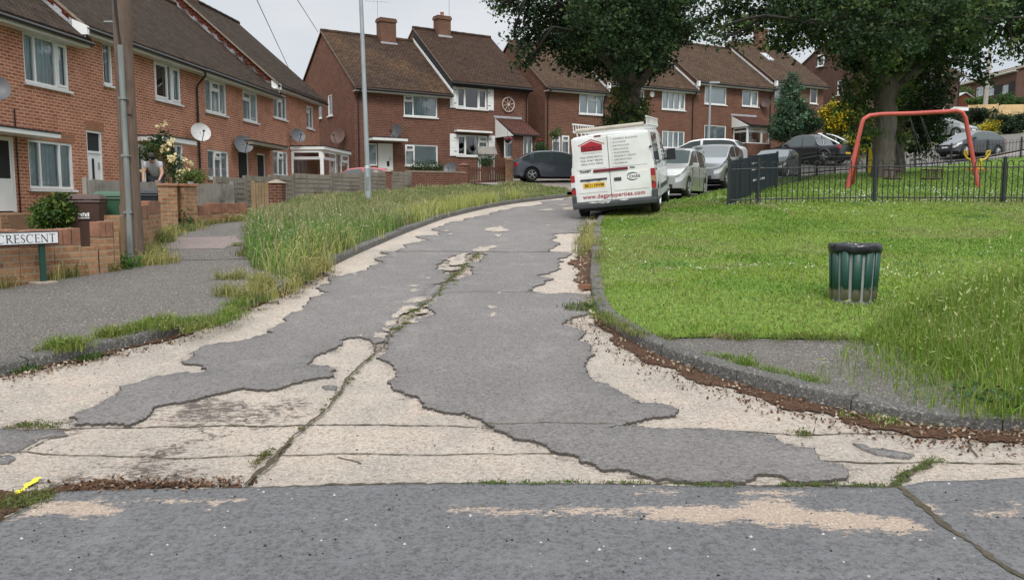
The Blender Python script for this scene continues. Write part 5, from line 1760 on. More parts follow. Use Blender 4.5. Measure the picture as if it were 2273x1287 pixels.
# slate hatchback outside the pair
p = W(1232, 415, 41.0)
car('slate grey hatchback seen from its side, parked before the brick pair', (p.x, p.y, g(p.x, p.y) + .06), hd(.985, .17), 4.34, 1.84, 1.49, hatch_top, hatch_belt, P_slate, hatch_cab, (-1.32, 1.32), rw=.325, pillars=hatch_pil, spokes=5)
# tall pale car just behind the van
mpv_top = [(-2.05, .95), (-1.98, 1.15), (-1.7, 1.48), (-1.2, 1.57), (-.2, 1.60), (.35, 1.53), (1.25, 1.05), (1.45, .99), (1.85, .84), (2.05, .62)]
mpv_belt = [(-2.05, .90), (-1.7, 1.0), (-.8, .97), (.9, .92), (1.4, .94), (1.85, .80), (2.05, .58)]
p = W(1490, 432, 27.0)
car('pale silver small people carrier just beyond the white van', (p.x, p.y, g(p.x, p.y) + .03), hd(-.40, -.92), 4.1, 1.70, 1.60, mpv_top, mpv_belt, P_pearl, (-1.98, -1.68, .40, 1.28), (-1.28, 1.28), rw=.31, pillars=[(-.30, -.18), (-1.42, -1.30)], spokes=7)
# silver people carrier facing us
sil_top = [(-2.3, 1.0), (-2.22, 1.2), (-1.95, 1.58), (-1.4, 1.67), (-.3, 1.70), (.30, 1.63), (1.35, 1.10), (1.55, 1.03), (2.0, .86), (2.3, .64)]
sil_belt = [(-2.3, .95), (-1.9, 1.04), (-.8, 1.02), (.9, .96), (1.5, .98), (2.0, .82), (2.3, .60)]
p = W(1580, 410, 32.8)
car('silver people carrier facing the camera beside the dark gate panel', (p.x, p.y, g(p.x, p.y) + .02), hd(-.45, -.89), 4.6, 1.81, 1.72, sil_top, sil_belt, P_silver, (-2.22, -1.92, .34, 1.38), (-1.42, 1.42), rw=.32, pillars=[(-.36, -.24), (-1.42, -1.30)], spokes=6)
# white car behind the silver one
p = W(1554, 372, 43.0)
car('white car with dark windows showing over the silver people carrier', (p.x, p.y, g(p.x, p.y) + .30), hd(-.86, .5), 4.4, 1.82, 1.62, [(a * .97, b * 1.0) for a, b in sil_top], [(a * .97, b * 1.0) for a, b in sil_belt], P_whitec, (-2.1, -1.9, .34, 1.36), (-1.35, 1.35), rw=.33, pillars=[(-.36, -.24)])
# dark hatch behind the railings
p = W(1722, 395, 41.0)
car('dark green hatchback seen through the railings, white light on its roof', (p.x, p.y, g(p.x, p.y) + .03), hd(-.52, -.86), 4.05, 1.70, 1.47, [(a * .94, b * .98) for a, b in hatch_top], [(a * .94, b * .98) for a, b in hatch_belt], P_darkgreen, (-1.86, -1.24, .36, 1.11), (-1.24, 1.24), rw=.30, pillars=[(-.40, -.30)])
# pickup
pk_top = [(-2.6, 1.02), (-1.10, 1.06), (-1.06, 1.10), (-.80, 1.68), (-.5, 1.76), (.35, 1.77), (.65, 1.70), (1.35, 1.20), (1.5, 1.14), (2.25, 1.04), (2.55, .85)]
pk_belt = [(-2.6, 1.00), (-1.1, 1.04), (.9, 1.06), (1.45, 1.10), (2.25, 1.0), (2.55, .80)]
p = W(1796, 362, 51.5)
pk = car('black pickup truck with chrome bars over its bed, below the yellow shrub', (p.x, p.y, g(p.x, p.y) + .02), hd(-.60, .80), 5.15, 1.80, 1.78, pk_top, pk_belt, P_black, (-1.08, -.80, .66, 1.38), (-1.55, 1.55), rw=.38, pillars=[(-.10, .02)], zlow=.42, name='pickup_truck', cat='pickup truck', roof_w=.82, spokes=6, rear_taper=.97)
mb = MB(); mb.box(-2.50, -.76, 1.022, -1.12, .76, 1.04); mb.build('load_bed', M_ink, pk)
for sd in (1, -1):
    mb = MB(); mb.tube([(-2.45, sd * .74, 1.06), (-2.2, sd * .74, 1.20), (-1.25, sd * .72, 1.66), (-1.0, sd * .68, 1.74), (-.95, sd * .2, 1.78)], .04, 8); mb.tube([(-1.25, sd * .72, 1.66), (-1.4, sd * .74, 1.06)], .035, 8); mb.build('roll_bar', M_chrome, pk)
    for xw in (-1.55, 1.55):
        mb = MB(); mb.tube([(xw + .44 * math.cos(a), sd * .90, .38 + .44 * math.sin(a)) for a in np.linspace(0, math.pi, 12)], .045, 6); mb.build('wheel_arch', M_trim, pk)
# grey hatchback on the right
p = W(2152, 352, 52.0)
car('grey crossover hatchback on the upper road at the right, nose to the playground', (p.x, p.y, g(p.x, p.y) + .02), hd(-.94, -.33), 4.1, 1.78, 1.56, [(a * .945, b * 1.055) for a, b in hatch_top], [(a * .945, b * 1.08) for a, b in hatch_belt], P_grey, (-1.86, -1.25, .36, 1.11), (-1.28, 1.28), rw=.33, pillars=[(-.40, -.30)], spokes=8)
p = W(2092, 298, 58.0)
car('pale car half hidden at the foot of the dark hedge', (p.x, p.y, g(p.x, p.y) + .02), hd(.6, -.8), 4.1, 1.75, 1.47, [(a * .945, b) for a, b in hatch_top], [(a * .945, b) for a, b in hatch_belt], P_silver, (-1.86, -1.25, .36, 1.11), (-1.28, 1.28), rw=.31, pillars=[(-.40, -.30)])
p = W(800, 372, 38.5)
car('red car with a white roof edge behind the panel fence', (p.x, p.y, p.z - 1.49), hd(-.99, .12), 4.3, 1.75, 1.47, hatch_top, hatch_belt, P_redc, hatch_cab, (-1.32, 1.32), rw=.31, pillars=hatch_pil)

# ---- the white van on the kerb
def make_van():
    L, Wd = 4.85, 1.97
    q = W(1367, 484, 19.7)
    heading = hd(1.2, 4.7)
    hx, hy = math.cos(heading), math.sin(heading)
    c = Vector((q.x + hx * L / 2, q.y + hy * L / 2, 0))
    c.z = g(c.x, c.y) + .055
    top = [(-2.43, 1.93), (-2.38, 1.96), (-1.5, 2.0), (.5, 2.02), (.95, 1.97), (1.15, 1.90), (1.75, 1.22), (1.9, 1.15), (2.25, .98), (2.43, .75)]
    belt = [(-2.43, 1.25), (.9, 1.12), (1.75, 1.10), (2.25, .92), (2.43, .70)]
    plan = [(-2.43, .965), (-2.36, .992), (-2.2, 1.0), (1.6, 1.0), (2.1, .96), (2.3, .88), (2.43, .78)]
    v = car('white builder\'s van tilted up on the kerb, red lettering on its rear doors', (c.x, c.y, c.z), heading, L, Wd, 2.02, top, belt, P_van, (-2.6, -2.59, 1.2, 1.72), (-1.55, 1.45),
            group=None, name='white_van', cat='van', rw=.33, zlow=.33, plan=plan, roof_w=.90, lights=False, mirrors=False, pillars=[(-2.6, -1.9), (-.35, .55), (1.05, 1.12)], rim=M_hub)
    gr = math.atan2(g(c.x + hx, c.y + hy) - g(c.x - hx, c.y - hy), 2)
    v.rotation_mode = 'XYZ'
    v.rotation_euler = (RAD(-5.0), -gr, heading)
    xb = -L / 2
    RM = lambda u, vv, d=.004: Matrix(((0, 0, -1, xb - d), (-1, 0, 0, Wd / 2 - u), (0, 1, 0, vv), (0, 0, 0, 1)))   # on the rear doors: u from the left, vv up
    def rbox(name, u0, u1, v0, v1, d0, d1, mat, par=v, bev=0):
        mb = MB(); mb.box(xb - d1, Wd / 2 - u1, v0, xb - d0, Wd / 2 - u0, v1)
        return mb.build(name, mat, par, bevel=bev)
    # rear doors: two leaves standing a little proud of the body, with pressed panels
    for nm, u0, u1 in (('rear_door', .085, .925), ('rear_door', .935, Wd - .085)):
        mb = MB()
        mb.box(xb - .016, Wd / 2 - u1, .41, xb + .02, Wd / 2 - u0, 1.90)
        o = mb.build(nm, P_van, v, bevel=.012)
        mb = MB(); mb.box(xb - .024, Wd / 2 - u1 + .07, 1.17, xb - .015, Wd / 2 - u0 - .07, 1.86); mb.build('panel', P_van, o, bevel=.008)
        mb = MB(); mb.box(xb - .0245, Wd / 2 - u1 + .07, .62, xb - .015, Wd / 2 - u0 - .07, 1.04); mb.build('panel', P_van, o, bevel=.008)
    rbox('door_gap', .925, .935, .42, 1.90, -.02, .006, M_ink)
    for u0, v0, v1 in ((.0, .60, 1.06), (Wd - .095, .60, 1.06)):
        mb = MB()
        y0, y1 = Wd / 2 - u0 - .095, Wd / 2 - u0
        for a, b, mi in ((v0, v0 + .15, 0), (v0 + .15, v0 + .29, 1), (v0 + .29, v1, 0)):
            mb.box(xb - .03, y0, a + .002, xb + .13, y1 + (.006 if u0 == 0 else 0) , b - .002, mi)
            if u0 > 0:
                mb.box(xb - .028, y0 - .006, a + .003, xb + .128, y0 - .0005, b - .003, mi)
        mb.build('tail_light', [M_red, M_amber if u0 > 0 else M_lens], v, bevel=.008)
    mb = MB()
    mb.prism([(xb - .09, 0, .26), (xb - .10, 0, .34), (xb - .09, 0, .405), (xb + .10, 0, .405), (xb + .10, 0, .26)], (0, Wd - .0, 0))
    for sd in (0, 1):
        y = -.004 if sd == 0 else Wd - .10
        mb.box(xb - .085, y, .30, xb + .34, y + .104, .58)
    bm = mb.build('rear_bumper', M_trim, v, bevel=.02)
    bm.location = (0, -Wd / 2, 0)
    rr = random.Random(4)
    for i in range(9):   # scraped white streaks along the bumper's edge
        u = .30 + rr.random() * .85
        w_ = rr.uniform(.08, .30)
        mb = MB(); z = .385 + rr.uniform(-.02, .015)
        mb.prism([(xb - .104, Wd / 2 - u, z), (xb - .104, Wd / 2 - u - w_ * .5, z + rr.uniform(.01, .03)), (xb - .104, Wd / 2 - u - w_, z + .005), (xb - .104, Wd / 2 - u - w_ * .6, z - rr.uniform(.01, .04))], (.02, 0, 0))
        mb.build('scrape', M_grime, bm).location = (0, Wd / 2, 0)
    pl = rbox('number_plate', .28, .80, .735, .850, .0245, .032, M_plateY)
    text_mesh(pl, 'registration', 'BK11 HWM', .105, RM(.315, .757, .0335), M_ink, width=.45, bold=.002)
    rbox('plate_recess', .22, .86, .90, .945, .0245, .045, M_trim, bev=.01)
    rbox('lamp', .37, .45, .895, .915, .03, .05, M_ink); rbox('lamp', .63, .71, .895, .915, .03, .05, M_ink)
    hb_ = rbox('door_handle', 1.02, 1.19, .845, .925, .0245, .040, M_trim, bev=.01)
    st = rbox('stripe', .55, 1.36, 1.085, 1.150, .026, .046, M_maroon, bev=.03)
    rbox('brake_light', .63, .79, 1.895, 1.935, -.02, .022, M_maroon, bev=.008)
    text_mesh(v, 'lettering', 'www.degproperties.com', .135, RM(.25, .485, .0255), M_inkred, width=1.46, bold=.0012, spacing=1.05)
    text_mesh(v, 'lettering', 'TRANSIT', .075, RM(.22, 1.10, .0255), M_ink, width=.28, bold=.0025)
    text_mesh(v, 'lettering', 'TDCi', .05, RM(1.40, 1.105, .0255), M_ink, width=.12, bold=.002)
    for i, s_ in enumerate(('GENERAL BUILDING', 'KITCHENS', 'BATHROOMS', 'DRIVEWAYS', 'PLASTERING', 'PROPERTY MAINT', 'DECORATING', 'PLUMBING')):
        text_mesh(v, 'lettering', '\u2022 ' + s_, .056, RM(1.02, 1.79 - i * .080, .0255), M_ink, spacing=1.15)
    for i, s_ in enumerate(('Mob: 07903 903712', 'Mob: 07967 986596', 'Office: 01424 300503')):
        text_mesh(v, 'lettering', s_, .060, RM(.27, 1.425 - i * .078, .0255), M_ink, width=.52)
    # house-shaped sign: red block under a pitched line, the name cut across it
    mb = MB()
    def pt(u, vv, d=.0265):
        return (xb - d, Wd / 2 - u, vv)
    mb.poly([pt(.30, 1.58), pt(.80, 1.58), pt(.80, 1.72), pt(.55, 1.815), pt(.30, 1.72)])
    for a, b in (((.24, 1.715), (.55, 1.835)), ((.55, 1.835), (.86, 1.715))):
        mb.add([pt(*a, .027), pt(*b, .027), pt(b[0], b[1] + .022, .027), pt(a[0], a[1] + .022, .027)], [(0, 1, 2, 3)])
    em = mb.build('emblem', M_inkred, v)
    text_mesh(em, 'lettering', 'DEGIORGIO', .135, RM(.31, 1.595, .0275), M_maroonD, width=.48, bold=.003)
    text_mesh(v, 'lettering', 'PROPERTIES', .035, RM(.34, 1.525, .0255), M_trim, width=.44, spacing=1.6)
    # round emblem low on the right door
    mb = MB()
    for a0, a1, r_, wd in ((.5, 5.6, 1.0, .012),):
        pts = []
        for a in np.linspace(a0, a1, 26):
            pts.append((1.46 + .135 * math.cos(a), .915 + .082 * math.sin(a)))
        for (u0, v0), (u1, v1), k in zip(pts[:-1], pts[1:], range(25)):
            wd2 = .006 + .010 * math.sin(math.pi * k / 25)
            mb.add([pt(u0, v0 - wd2), pt(u1, v1 - wd2), pt(u1, v1 + wd2), pt(u0, v0 + wd2)], [(0, 1, 2, 3)])
    rg = mb.build('emblem', M_ink, v)
    text_mesh(rg, 'lettering', 'CHAS', .085, RM(1.375, .885, .0270), M_ink, width=.25, bold=.002)
    for vv in (1.55, .75):
        for y in (Wd / 2 - .055, -Wd / 2 + .055):
            mb = MB(); mb.lathe([(.032, -.02), (.032, .03), (.02, .045)], 12, 0, Matrix.Translation((xb, y, vv)) @ Matrix.Rotation(-math.pi / 2, 4, 'Y')); mb.build('hinge', M_trim, v)
    # flank: side moulding, small red sign, sliding-door rail, mirrors
    for sd in (1, -1):
        mb = MB(); mb.box(-1.1, sd * Wd / 2 - .01, .52, 1.0, sd * Wd / 2 + .016, .62); mb.build('side_trim', M_trim, v)
        mb = MB(); mb.box(-2.15, sd * Wd / 2 - .01, 1.165, -.4, sd * Wd / 2 + .012, 1.185); mb.build('door_rail', M_trim, v)
        mb = MB(); mb.obox(Matrix.Translation((1.25, sd * (Wd / 2 + .16), 1.30)), .14, .22, .30); mb.tube([(1.3, sd * (Wd / 2 - .05), 1.18), (1.25, sd * (Wd / 2 + .1), 1.2)], .03, 6); mb.build('mirror', M_ink, v, bevel=.03)
        mb = MB(); mb.hexa([(2.05, sd * .90, .72), (2.38, sd * .62, .70), (2.3, sd * .5, .70), (2.0, sd * .6, .72), (1.95, sd * .93, .98), (2.24, sd * .66, .92), (2.2, sd * .5, .93), (1.9, sd * .6, 1.0)]); mb.build('headlight', M_lens, v)
    for z, s_ in ((1.72, 'GENERAL'), (1.62, 'BUILDING'), (1.52, 'PLASTERING'), (1.42, 'PLUMBING')):
        text_mesh(v, 'lettering', s_, .07, Matrix(((1, 0, 0, -2.2), (0, 0, -1, -Wd / 2 - .004 + .05 * max(0, z - 1.25) / .75 * 0), (0, 1, 0, z - .42), (0, 0, 0, 1))), M_ink)
    mb = MB(); mb.box(L / 2 - .1, -.6, .45, L / 2 + .006, .6, .65); mb.build('grille', M_ink, v)
    # roof rack with side frames
    rk = thing('roof_rack', 'pale tubular roof rack on the white van', 'roof rack', (0, 0, 0)); rk.parent = None
    rk.matrix_world = Matrix.LocRotScale(v.location, v.rotation_euler, None)
    zr = 2.05
    for x in np.linspace(-2.1, .9, 6):
        mb = MB(); mb.tube([(x, -.86, zr), (x, .86, zr)], .022, 6); mb.tube([(x, .80, zr - .10), (x, .80, zr)], .018, 5); mb.tube([(x, -.80, zr - .10), (x, -.80, zr)], .018, 5); mb.build('cross_bar', M_grime, rk)
    for sd in (1, -1):
        mb = MB()
        for z in (zr + .02, zr + .20):
            mb.tube([(-2.25, sd * .86, z), (1.0, sd * .86, z)], .02, 6)
        mb.build('side_rail', M_grime, rk)
        for x in np.linspace(-2.2, .95, 10):
            mb = MB(); mb.tube([(x, sd * .86, zr + .02), (x, sd * .86, zr + .20)], .012, 5); mb.build('upright', M_grime, rk)
    mb = MB(); mb.tube([(-2.28, -.80, zr + .03), (-2.28, .80, zr + .03)], .05, 10); mb.build('roller', plain('beige_roller', (.42, .38, .32), .7), rk)
    return v
van = make_van()
# ================================================================== VEGETATION
M_leaf = attr_mat('leaf', .6, .30, .25)
M_blade = attr_mat('grass_blade', .65, .35, .2)
M_petal = attr_mat('petal', .6, .3, .2)
M_bark = plain('oak_bark', (0.105, 0.090, 0.073), .95, var=.35, scale=2.5, bmp=1.0, bscale=9, stretch=(5, 5, .8))

M_twig = plain('dark_twigs', (0.022, 0.019, 0.015), .95, var=.3)
def unit(n):
    v = rng.normal(size=(n, 3))
    return v / np.linalg.norm(v, axis=1)[:, None]
def leaves(name, cen, size, col, mat, parent=None, up=0.0):
    """one small folded leaf at every point"""
    n = len(cen)
    a = unit(n)
    nrm = unit(n) + np.array([0, 0, up])
    b = np.cross(nrm, a); b /= np.linalg.norm(b, axis=1)[:, None]
    nn = np.cross(a, b)
    s = (size * rng.uniform(.5, 1.55, n))[:, None]
    v = np.empty((n, 4, 3))
    v[:, 0] = cen - a * s * .55
    v[:, 1] = cen + b * s * .36 + nn * s * .10
    v[:, 2] = cen + a * s * .55
    v[:, 3] = cen - b * s * .36 + nn * s * .10
    f = np.arange(n * 4)
    return np_mesh(name, v.reshape(-1, 3), f, 4, mat, np.repeat(col, 4, 0), parent)
def tint(n, base, spread=.25, hue=.12):
    base = np.asarray(base)
    k = rng.normal(1, spread, (n, 1)).clip(.35, 1.9)
    h = rng.normal(0, hue, (n, 1))
    c = base[None] * k
    c = c * np.concatenate([1 + h, np.ones_like(h), 1 - h * .6], 1)
    return c.clip(.002, 1)
def clusters(blobs, per_m2, leaf_n, spread, flat=.75, shell=.45):
    """leaf points: clumps spread over each blob (centre, radii)"""
    C, CI = [], []
    for c, r in blobs:
        r = np.asarray(r if hasattr(r, '__len__') else (r, r, r), float)
        area = 4 * math.pi * (r[0] * r[1] + r[0] * r[2] + r[1] * r[2]) / 3
        n = max(3, int(area * per_m2))
        u = unit(n) * (rng.uniform(shell ** 3, 1, (n, 1)) ** (1 / 3))
        C.append(np.asarray(c)[None] + u * r)
    C = np.concatenate(C)
    k = len(C)
    ln = rng.integers(int(leaf_n * .5), int(leaf_n * 1.5) + 1, k)
    idx = np.repeat(np.arange(k), ln)
    p = C[idx] + rng.normal(size=(len(idx), 3)) * spread * np.array([1, 1, flat])
    return p, idx, k, C
def foliage(name, blobs, base, parent=None, per_m2=3.0, leaf_n=26, spread=.20, leaf=.10, clump_var=.30, mat=None, shell=.45, base2=None, f2=.3, flat=.75, up=0.0):
    p, idx, k, C = clusters(blobs, per_m2, leaf_n, spread, flat, shell)
    ck = rng.normal(1, clump_var, k).clip(.45, 1.8)
    col = tint(len(p), base, .18) * ck[idx][:, None]
    if base2 is not None:
        sel = rng.random(k) < f2
        m = sel[idx]
        col[m] = (tint(int(m.sum()), base2, .18) * ck[idx][m][:, None])
    return leaves(name, p, leaf, col.clip(.003, 1), mat or M_leaf, parent, up), C
def limb(mb, a, b, r0, r1, n=8, wob=.12, seed=0, sag=0.0):
    rr = random.Random(seed)
    a, b = Vector(a), Vector(b)
    L = (b - a).length
    pts, rs = [], []
    k = max(4, int(L / .7))
    off = Vector((0, 0, 0))
    for i in range(k + 1):
        t = i / k
        if 0 < i < k:
            off = off * .6 + Vector((rr.uniform(-1, 1), rr.uniform(-1, 1), rr.uniform(-.6, .6))) * wob * L * .12
        p = a.lerp(b, t) + off * (1 if i < k else 0) + Vector((0, 0, sag * math.sin(math.pi * t)))
        pts.append(p); rs.append(r0 + (r1 - r0) * t ** .8)
    mb.tube(pts, rs, n)
    return pts
def oak(label, base, trunk_pts, trunk_r, limbs, blobs, col, ivy=None, seed=0, leaf=.13, per_m2=2.6, leaf_n=34, spread=.26, base2=None, f2=.3, name='oak_tree'):
    t = thing(name, label, 'tree', base)
    inv = Vector(base)
    mb = MB()
    tp = [Vector(p) - inv for p in trunk_pts]
    rr = random.Random(seed)
    # trunk with a flared foot and a slightly lumpy outline
    pts, rs = [], []
    for i in range(len(tp) - 1):
        k = 5
        for j in range(k):
            f = j / k
            pts.append(tp[i].lerp(tp[i + 1], f) + Vector((rr.uniform(-.03, .03), rr.uniform(-.03, .03), 0)))
            rs.append((trunk_r[i] + (trunk_r[i + 1] - trunk_r[i]) * f) * rr.uniform(.95, 1.06))
    pts.append(tp[-1]); rs.append(trunk_r[-1])
    mb.tube(pts, rs, 16)
    lm = MB()
    for i, (a, b, r0, r1) in enumerate(limbs):
        limb(lm if r0 < .2 else mb, Vector(a) - inv, Vector(b) - inv, r0, r1, 10, .5, seed + i)
    tr = mb.build('trunk', M_bark, t, smooth=70)
    br = lm
    bl = [(Vector(c) - inv, r) for c, r in blobs]
    f, C = foliage('crown', bl, col, t, per_m2, leaf_n, spread, leaf, clump_var=.22, base2=base2, f2=f2)
    ends = [Vector(b) - inv for a, b, r0, r1 in limbs] + [Vector(a).lerp(Vector(b), .6) - inv for a, b, r0, r1 in limbs] + [tp[-1]]
    for i, (c, r) in enumerate(bl):
        s = min(ends, key=lambda e: (e - c).length)
        if (s - c).length < 7:
            pp = limb(br, s, c, max(.05, min(.14, (s - c).length * .03)), .03, 6, .7, seed + 50 + i)
            for q in range(3):
                rad = r if not hasattr(r, '__len__') else max(r)
                limb(br, pp[len(pp) // 2 + q % 2], c + Vector((rr.uniform(-1, 1), rr.uniform(-1, 1), rr.uniform(-.7, .5))) * rad * .9, .035, .010, 5, .8, seed + 90 + i * 3 + q)
    br.build('branches', M_twig, t, smooth=70)
    if ivy:
        foliage('ivy', [(Vector(c) - inv, r) for c, r in ivy], (0.044, 0.080, 0.024), t, 5.0, 30, .15, .11, base2=(0.11, 0.145, 0.036), f2=.42)
    return t
def PB(Y, lst, k=1.0, dy=0.0):
    """blobs given as photograph spot and radius in photograph pixels, at a distance"""
    o = []
    rr = random.Random(int(Y * 10))
    for e in lst:
        px, py, r = e[:3]
        y = Y + (e[3] if len(e) > 3 else rr.uniform(-1.2, 1.2))
        o.append((W(px, py, y), r * y / F * k))
    return o

# ---- left oak, ivy on its trunk
YL = 35.0
bl = G2  # (unused alias kept short)
b0 = W(1392, 395, YL); b0.z = g(b0.x, YL) + .05
tpx = [(1392, 300), (1394, 240), (1398, 200), (1400, 178)]
trunk = [b0] + [W(x, y, YL) for x, y in tpx]
limbsL = [(W(1398, 190, YL), W(1300, 60, YL - 1.5), .30, .12), (W(1398, 190, YL), W(1390, 40, YL), .36, .2), (W(1405, 195, YL), W(1500, 60, YL + .5), .26, .12), (W(1405, 200, YL), W(1470, 130, YL - 1), .20, .1),
          (W(1390, 40, YL), W(1380, -220, YL), .22, .08), (W(1390, 60, YL), W(1480, -150, YL + 2), .16, .06), (W(1330, 95, YL - 1), W(1230, 60, YL - 2), .08, .03), (W(1340, 60, YL), W(1180, -20, YL - 1.5), .09, .03),
          (W(1395, 170, YL), W(1350, 120, YL - 3), .18, .07)]
lowL = [(1300, 30, 95), (1420, 40, 110), (1490, 35, 75), (1235, 50, 60), (1262, 105, 52), (1330, 105, 66), (1400, 110, 74), (1466, 105, 52), (1300, 128, 38), (1352, 146, 36), (1448, 148, 38), (1212, 85, 42), (1190, 30, 44), (1160, 70, 28), (1180, 128, 26),
        (1345, 168, 22), (1290, 160, 16), (1480, 150, 20), (1420, 172, 22), (1520, 60, 40), (1265, 150, 20), (1170, 105, 16),
        (1125, 12, 26), (1095, 4, 20), (1150, 30, 18), (1110, 22, 12), (1140, 90, 14), (1150, 118, 12), (1165, 150, 12)]
blobsL = PB(YL, [(a, b - 7, r * .88) for a, b, r in lowL]) + PB(YL + 2.6, [(1340, 70, 80), (1430, 60, 85), (1290, 70, 55), (1390, 120, 55)]) + PB(YL - 2.6, [(1340, 40, 85), (1440, 20, 80), (1300, 90, 45), (1380, 130, 42), (1440, 110, 45)]) + \
    PB(YL, [(1300, -90, 110), (1420, -120, 120), (1200, -70, 80), (1500, -80, 90), (1360, -240, 120), (1460, -230, 90), (1270, -190, 90)])
ivyL = PB(YL - .1, [(1385, 205, 20), (1380, 235, 28), (1400, 262, 34), (1368, 262, 26), (1415, 235, 22), (1390, 285, 40), (1352, 282, 18), (1425, 280, 20), (1395, 300, 34), (1375, 205, 16), (1425, 255, 18)])
oakL = oak('oak with ivy round its trunk, standing behind the white van', b0, trunk, [.75, .52, .44, .45, .42], limbsL, blobsL, (0.028, 0.056, 0.022), ivyL, 3, .13, 2.9, 36, .22, base2=(0.066, 0.105, 0.032), f2=.26)
# ---- right oak over the playground
YR = 30.0
b1 = W(1962, 393, YR); b1.z = g(b1.x, YR) + .05
trunkR = [b1] + [W(x, y, YR) for x, y in ((1962, 330), (1965, 270), (1966, 205), (1963, 165))]
limbsR = [(W(1965, 190, YR), W(1900, 60, YR - 1), .34, .14), (W(1966, 185, YR), W(1975, 30, YR), .36, .16), (W(1972, 215, YR), W(2060, 110, YR + .5), .26, .12), (W(1970, 190, YR), W(2110, 40, YR - 1.5), .22, .1), (W(1900, 80, YR - 1), W(1700, 35, YR - 2), .12, .04),
          (W(1910, 70, YR - 1), W(1620, 10, YR + 1), .12, .04), (W(2060, 110, YR), W(2240, 40, YR), .15, .05), (W(1975, 30, YR), W(1960, -220, YR), .26, .08), (W(2110, 40, YR - 1.5), W(2280, 40, YR - 2), .08, .03), (W(1900, 60, YR), W(1790, -60, YR), .16, .06)]
lowR = [(1600, 40, 48), (1640, 15, 60), (1585, 78, 26), (1612, 88, 20), (1680, 62, 36), (1650, 85, 20), (1730, 40, 46), (1745, 88, 20), (1768, 112, 12), (1728, 112, 9), (1705, 100, 10), (1800, 55, 48), (1800, 100, 14), (1850, 62, 50), (1885, 105, 36), (1850, 112, 14), (1920, 90, 58),
        (1960, 45, 92), (1965, 120, 52), (2020, 85, 70), (2060, 125, 42), (2080, 60, 74), (2110, 110, 34), (2140, 70, 54), (2180, 40, 66), (2175, 95, 28), (2230, 35, 66), (2215, 100, 26), (2240, 118, 22), (2265, 90, 34), (2262, 130, 20), (2135, 128, 18), (2150, 150, 14), (2160, 168, 11), (2170, 140, 14), (2178, 180, 9),
        (2120, 140, 14), (1900, 140, 26), (1935, 150, 24), (2000, 140, 30), (2300, 60, 60), (1560, 55, 22), (1690, 20, 46), (1770, 20, 52), (1885, 145, 16)]
blobsR = PB(YR, [(a, b - 5, r * .9) for a, b, r in lowR]) + PB(YR + 2.4, [(1900, 60, 80), (2020, 50, 90), (1960, 100, 60), (1800, 40, 55), (2130, 50, 70)]) + PB(YR - 2.4, [(1880, 40, 80), (1980, 60, 85), (2060, 50, 80), (1760, 30, 50), (2150, 30, 70), (1950, 110, 40)]) + \
    PB(YR, [(1640, -80, 80), (1780, -90, 110), (1920, -110, 130), (2060, -110, 120), (2200, -80, 110), (2300, -40, 90), (1860, -250, 130), (2020, -260, 130), (1950, -370, 100)])
ivyR = PB(YR - .5, [(1908, 160, 28), (1896, 200, 28), (1896, 240, 28), (1912, 290, 24), (1932, 265, 22), (1945, 190, 18), (1948, 300, 12)]) + PB(YR + .3, [(1925, 190, 22), (1915, 225, 26), (1910, 262, 26), (1925, 300, 22), (1985, 250, 20), (2010, 200, 26), (1935, 160, 18), (1945, 250, 14), (2000, 300, 18)])
oakR = oak('big oak with a pale trunk rising behind the red swing frame', b1, trunkR, [.43, .36, .37, .42, .40], limbsR, blobsR, (0.032, 0.062, 0.024), ivyR, 7, .12, 2.7, 38, .21, base2=(0.074, 0.115, 0.034), f2=.33)
# second tree close behind it, thick with leaves down its right side
Y2 = 33.5
b2 = W(1992, 385, Y2); b2.z = g(b2.x, Y2) + .05
oak('dark leafy tree close behind the big oak, foliage low on its right', b2, [b2, W(1994, 300, Y2), W(2006, 200, Y2)], [.26, .22, .16], [(W(2005, 260, Y2), W(2060, 200, Y2), .12, .05)],
    PB(Y2, [(2050, 170, 50), (2060, 225, 46), (2040, 265, 42), (2072, 290, 30), (2030, 310, 32), (2060, 325, 24), (2045, 130, 46), (2010, 240, 36), (2085, 200, 24), (2090, 250, 18)]), (0.024, 0.046, 0.018), None, 21, .11, 4.0, 34, .2, base2=(0.04, 0.065, 0.02), f2=.2, name='leafy_tree')

def bush(label, c, r, col, n=4.5, leaf=.07, base2=None, f2=.3, name='bush', cat='bush', leaf_n=30, spread=.12, lumps=5, seed=1, group=None, stem=True, zg=None, lump_k=.55):
    c = Vector(c)
    zg = g(c.x, c.y) if zg is None else zg
    t = thing(name, label, cat, (c.x, c.y, zg), 0, group)
    rr = random.Random(seed)
    cl = Vector((0, 0, c.z - zg))
    rx, ry, rz = r
    blobs = [(cl, (rx * .8, ry * .8, rz * .85))]
    for i in range(lumps):
        a = 2 * math.pi * i / lumps + rr.uniform(-.4, .4)
        k = rr.uniform(.4, .65)
        blobs.append((cl + Vector((rx * k * math.cos(a), ry * k * math.sin(a), rz * rr.uniform(-.45, .5))), (rx * lump_k * rr.uniform(.7, 1.1), ry * lump_k * rr.uniform(.7, 1.1), rz * lump_k * rr.uniform(.7, 1.1))))
    foliage('foliage', blobs, col, t, n, leaf_n, spread, leaf, base2=base2, f2=f2, shell=.3)
    if stem:
        mb = MB()
        for i in range(6):
            a = i * 1.05
            limb(mb, (.04 * math.cos(a), .04 * math.sin(a), -.1), cl + Vector((rx * .5 * math.cos(a), ry * .5 * math.sin(a), rz * .2)), .025, .008, 5, .6, seed + i)
        mb.build('stems', M_bark, t)
    return t
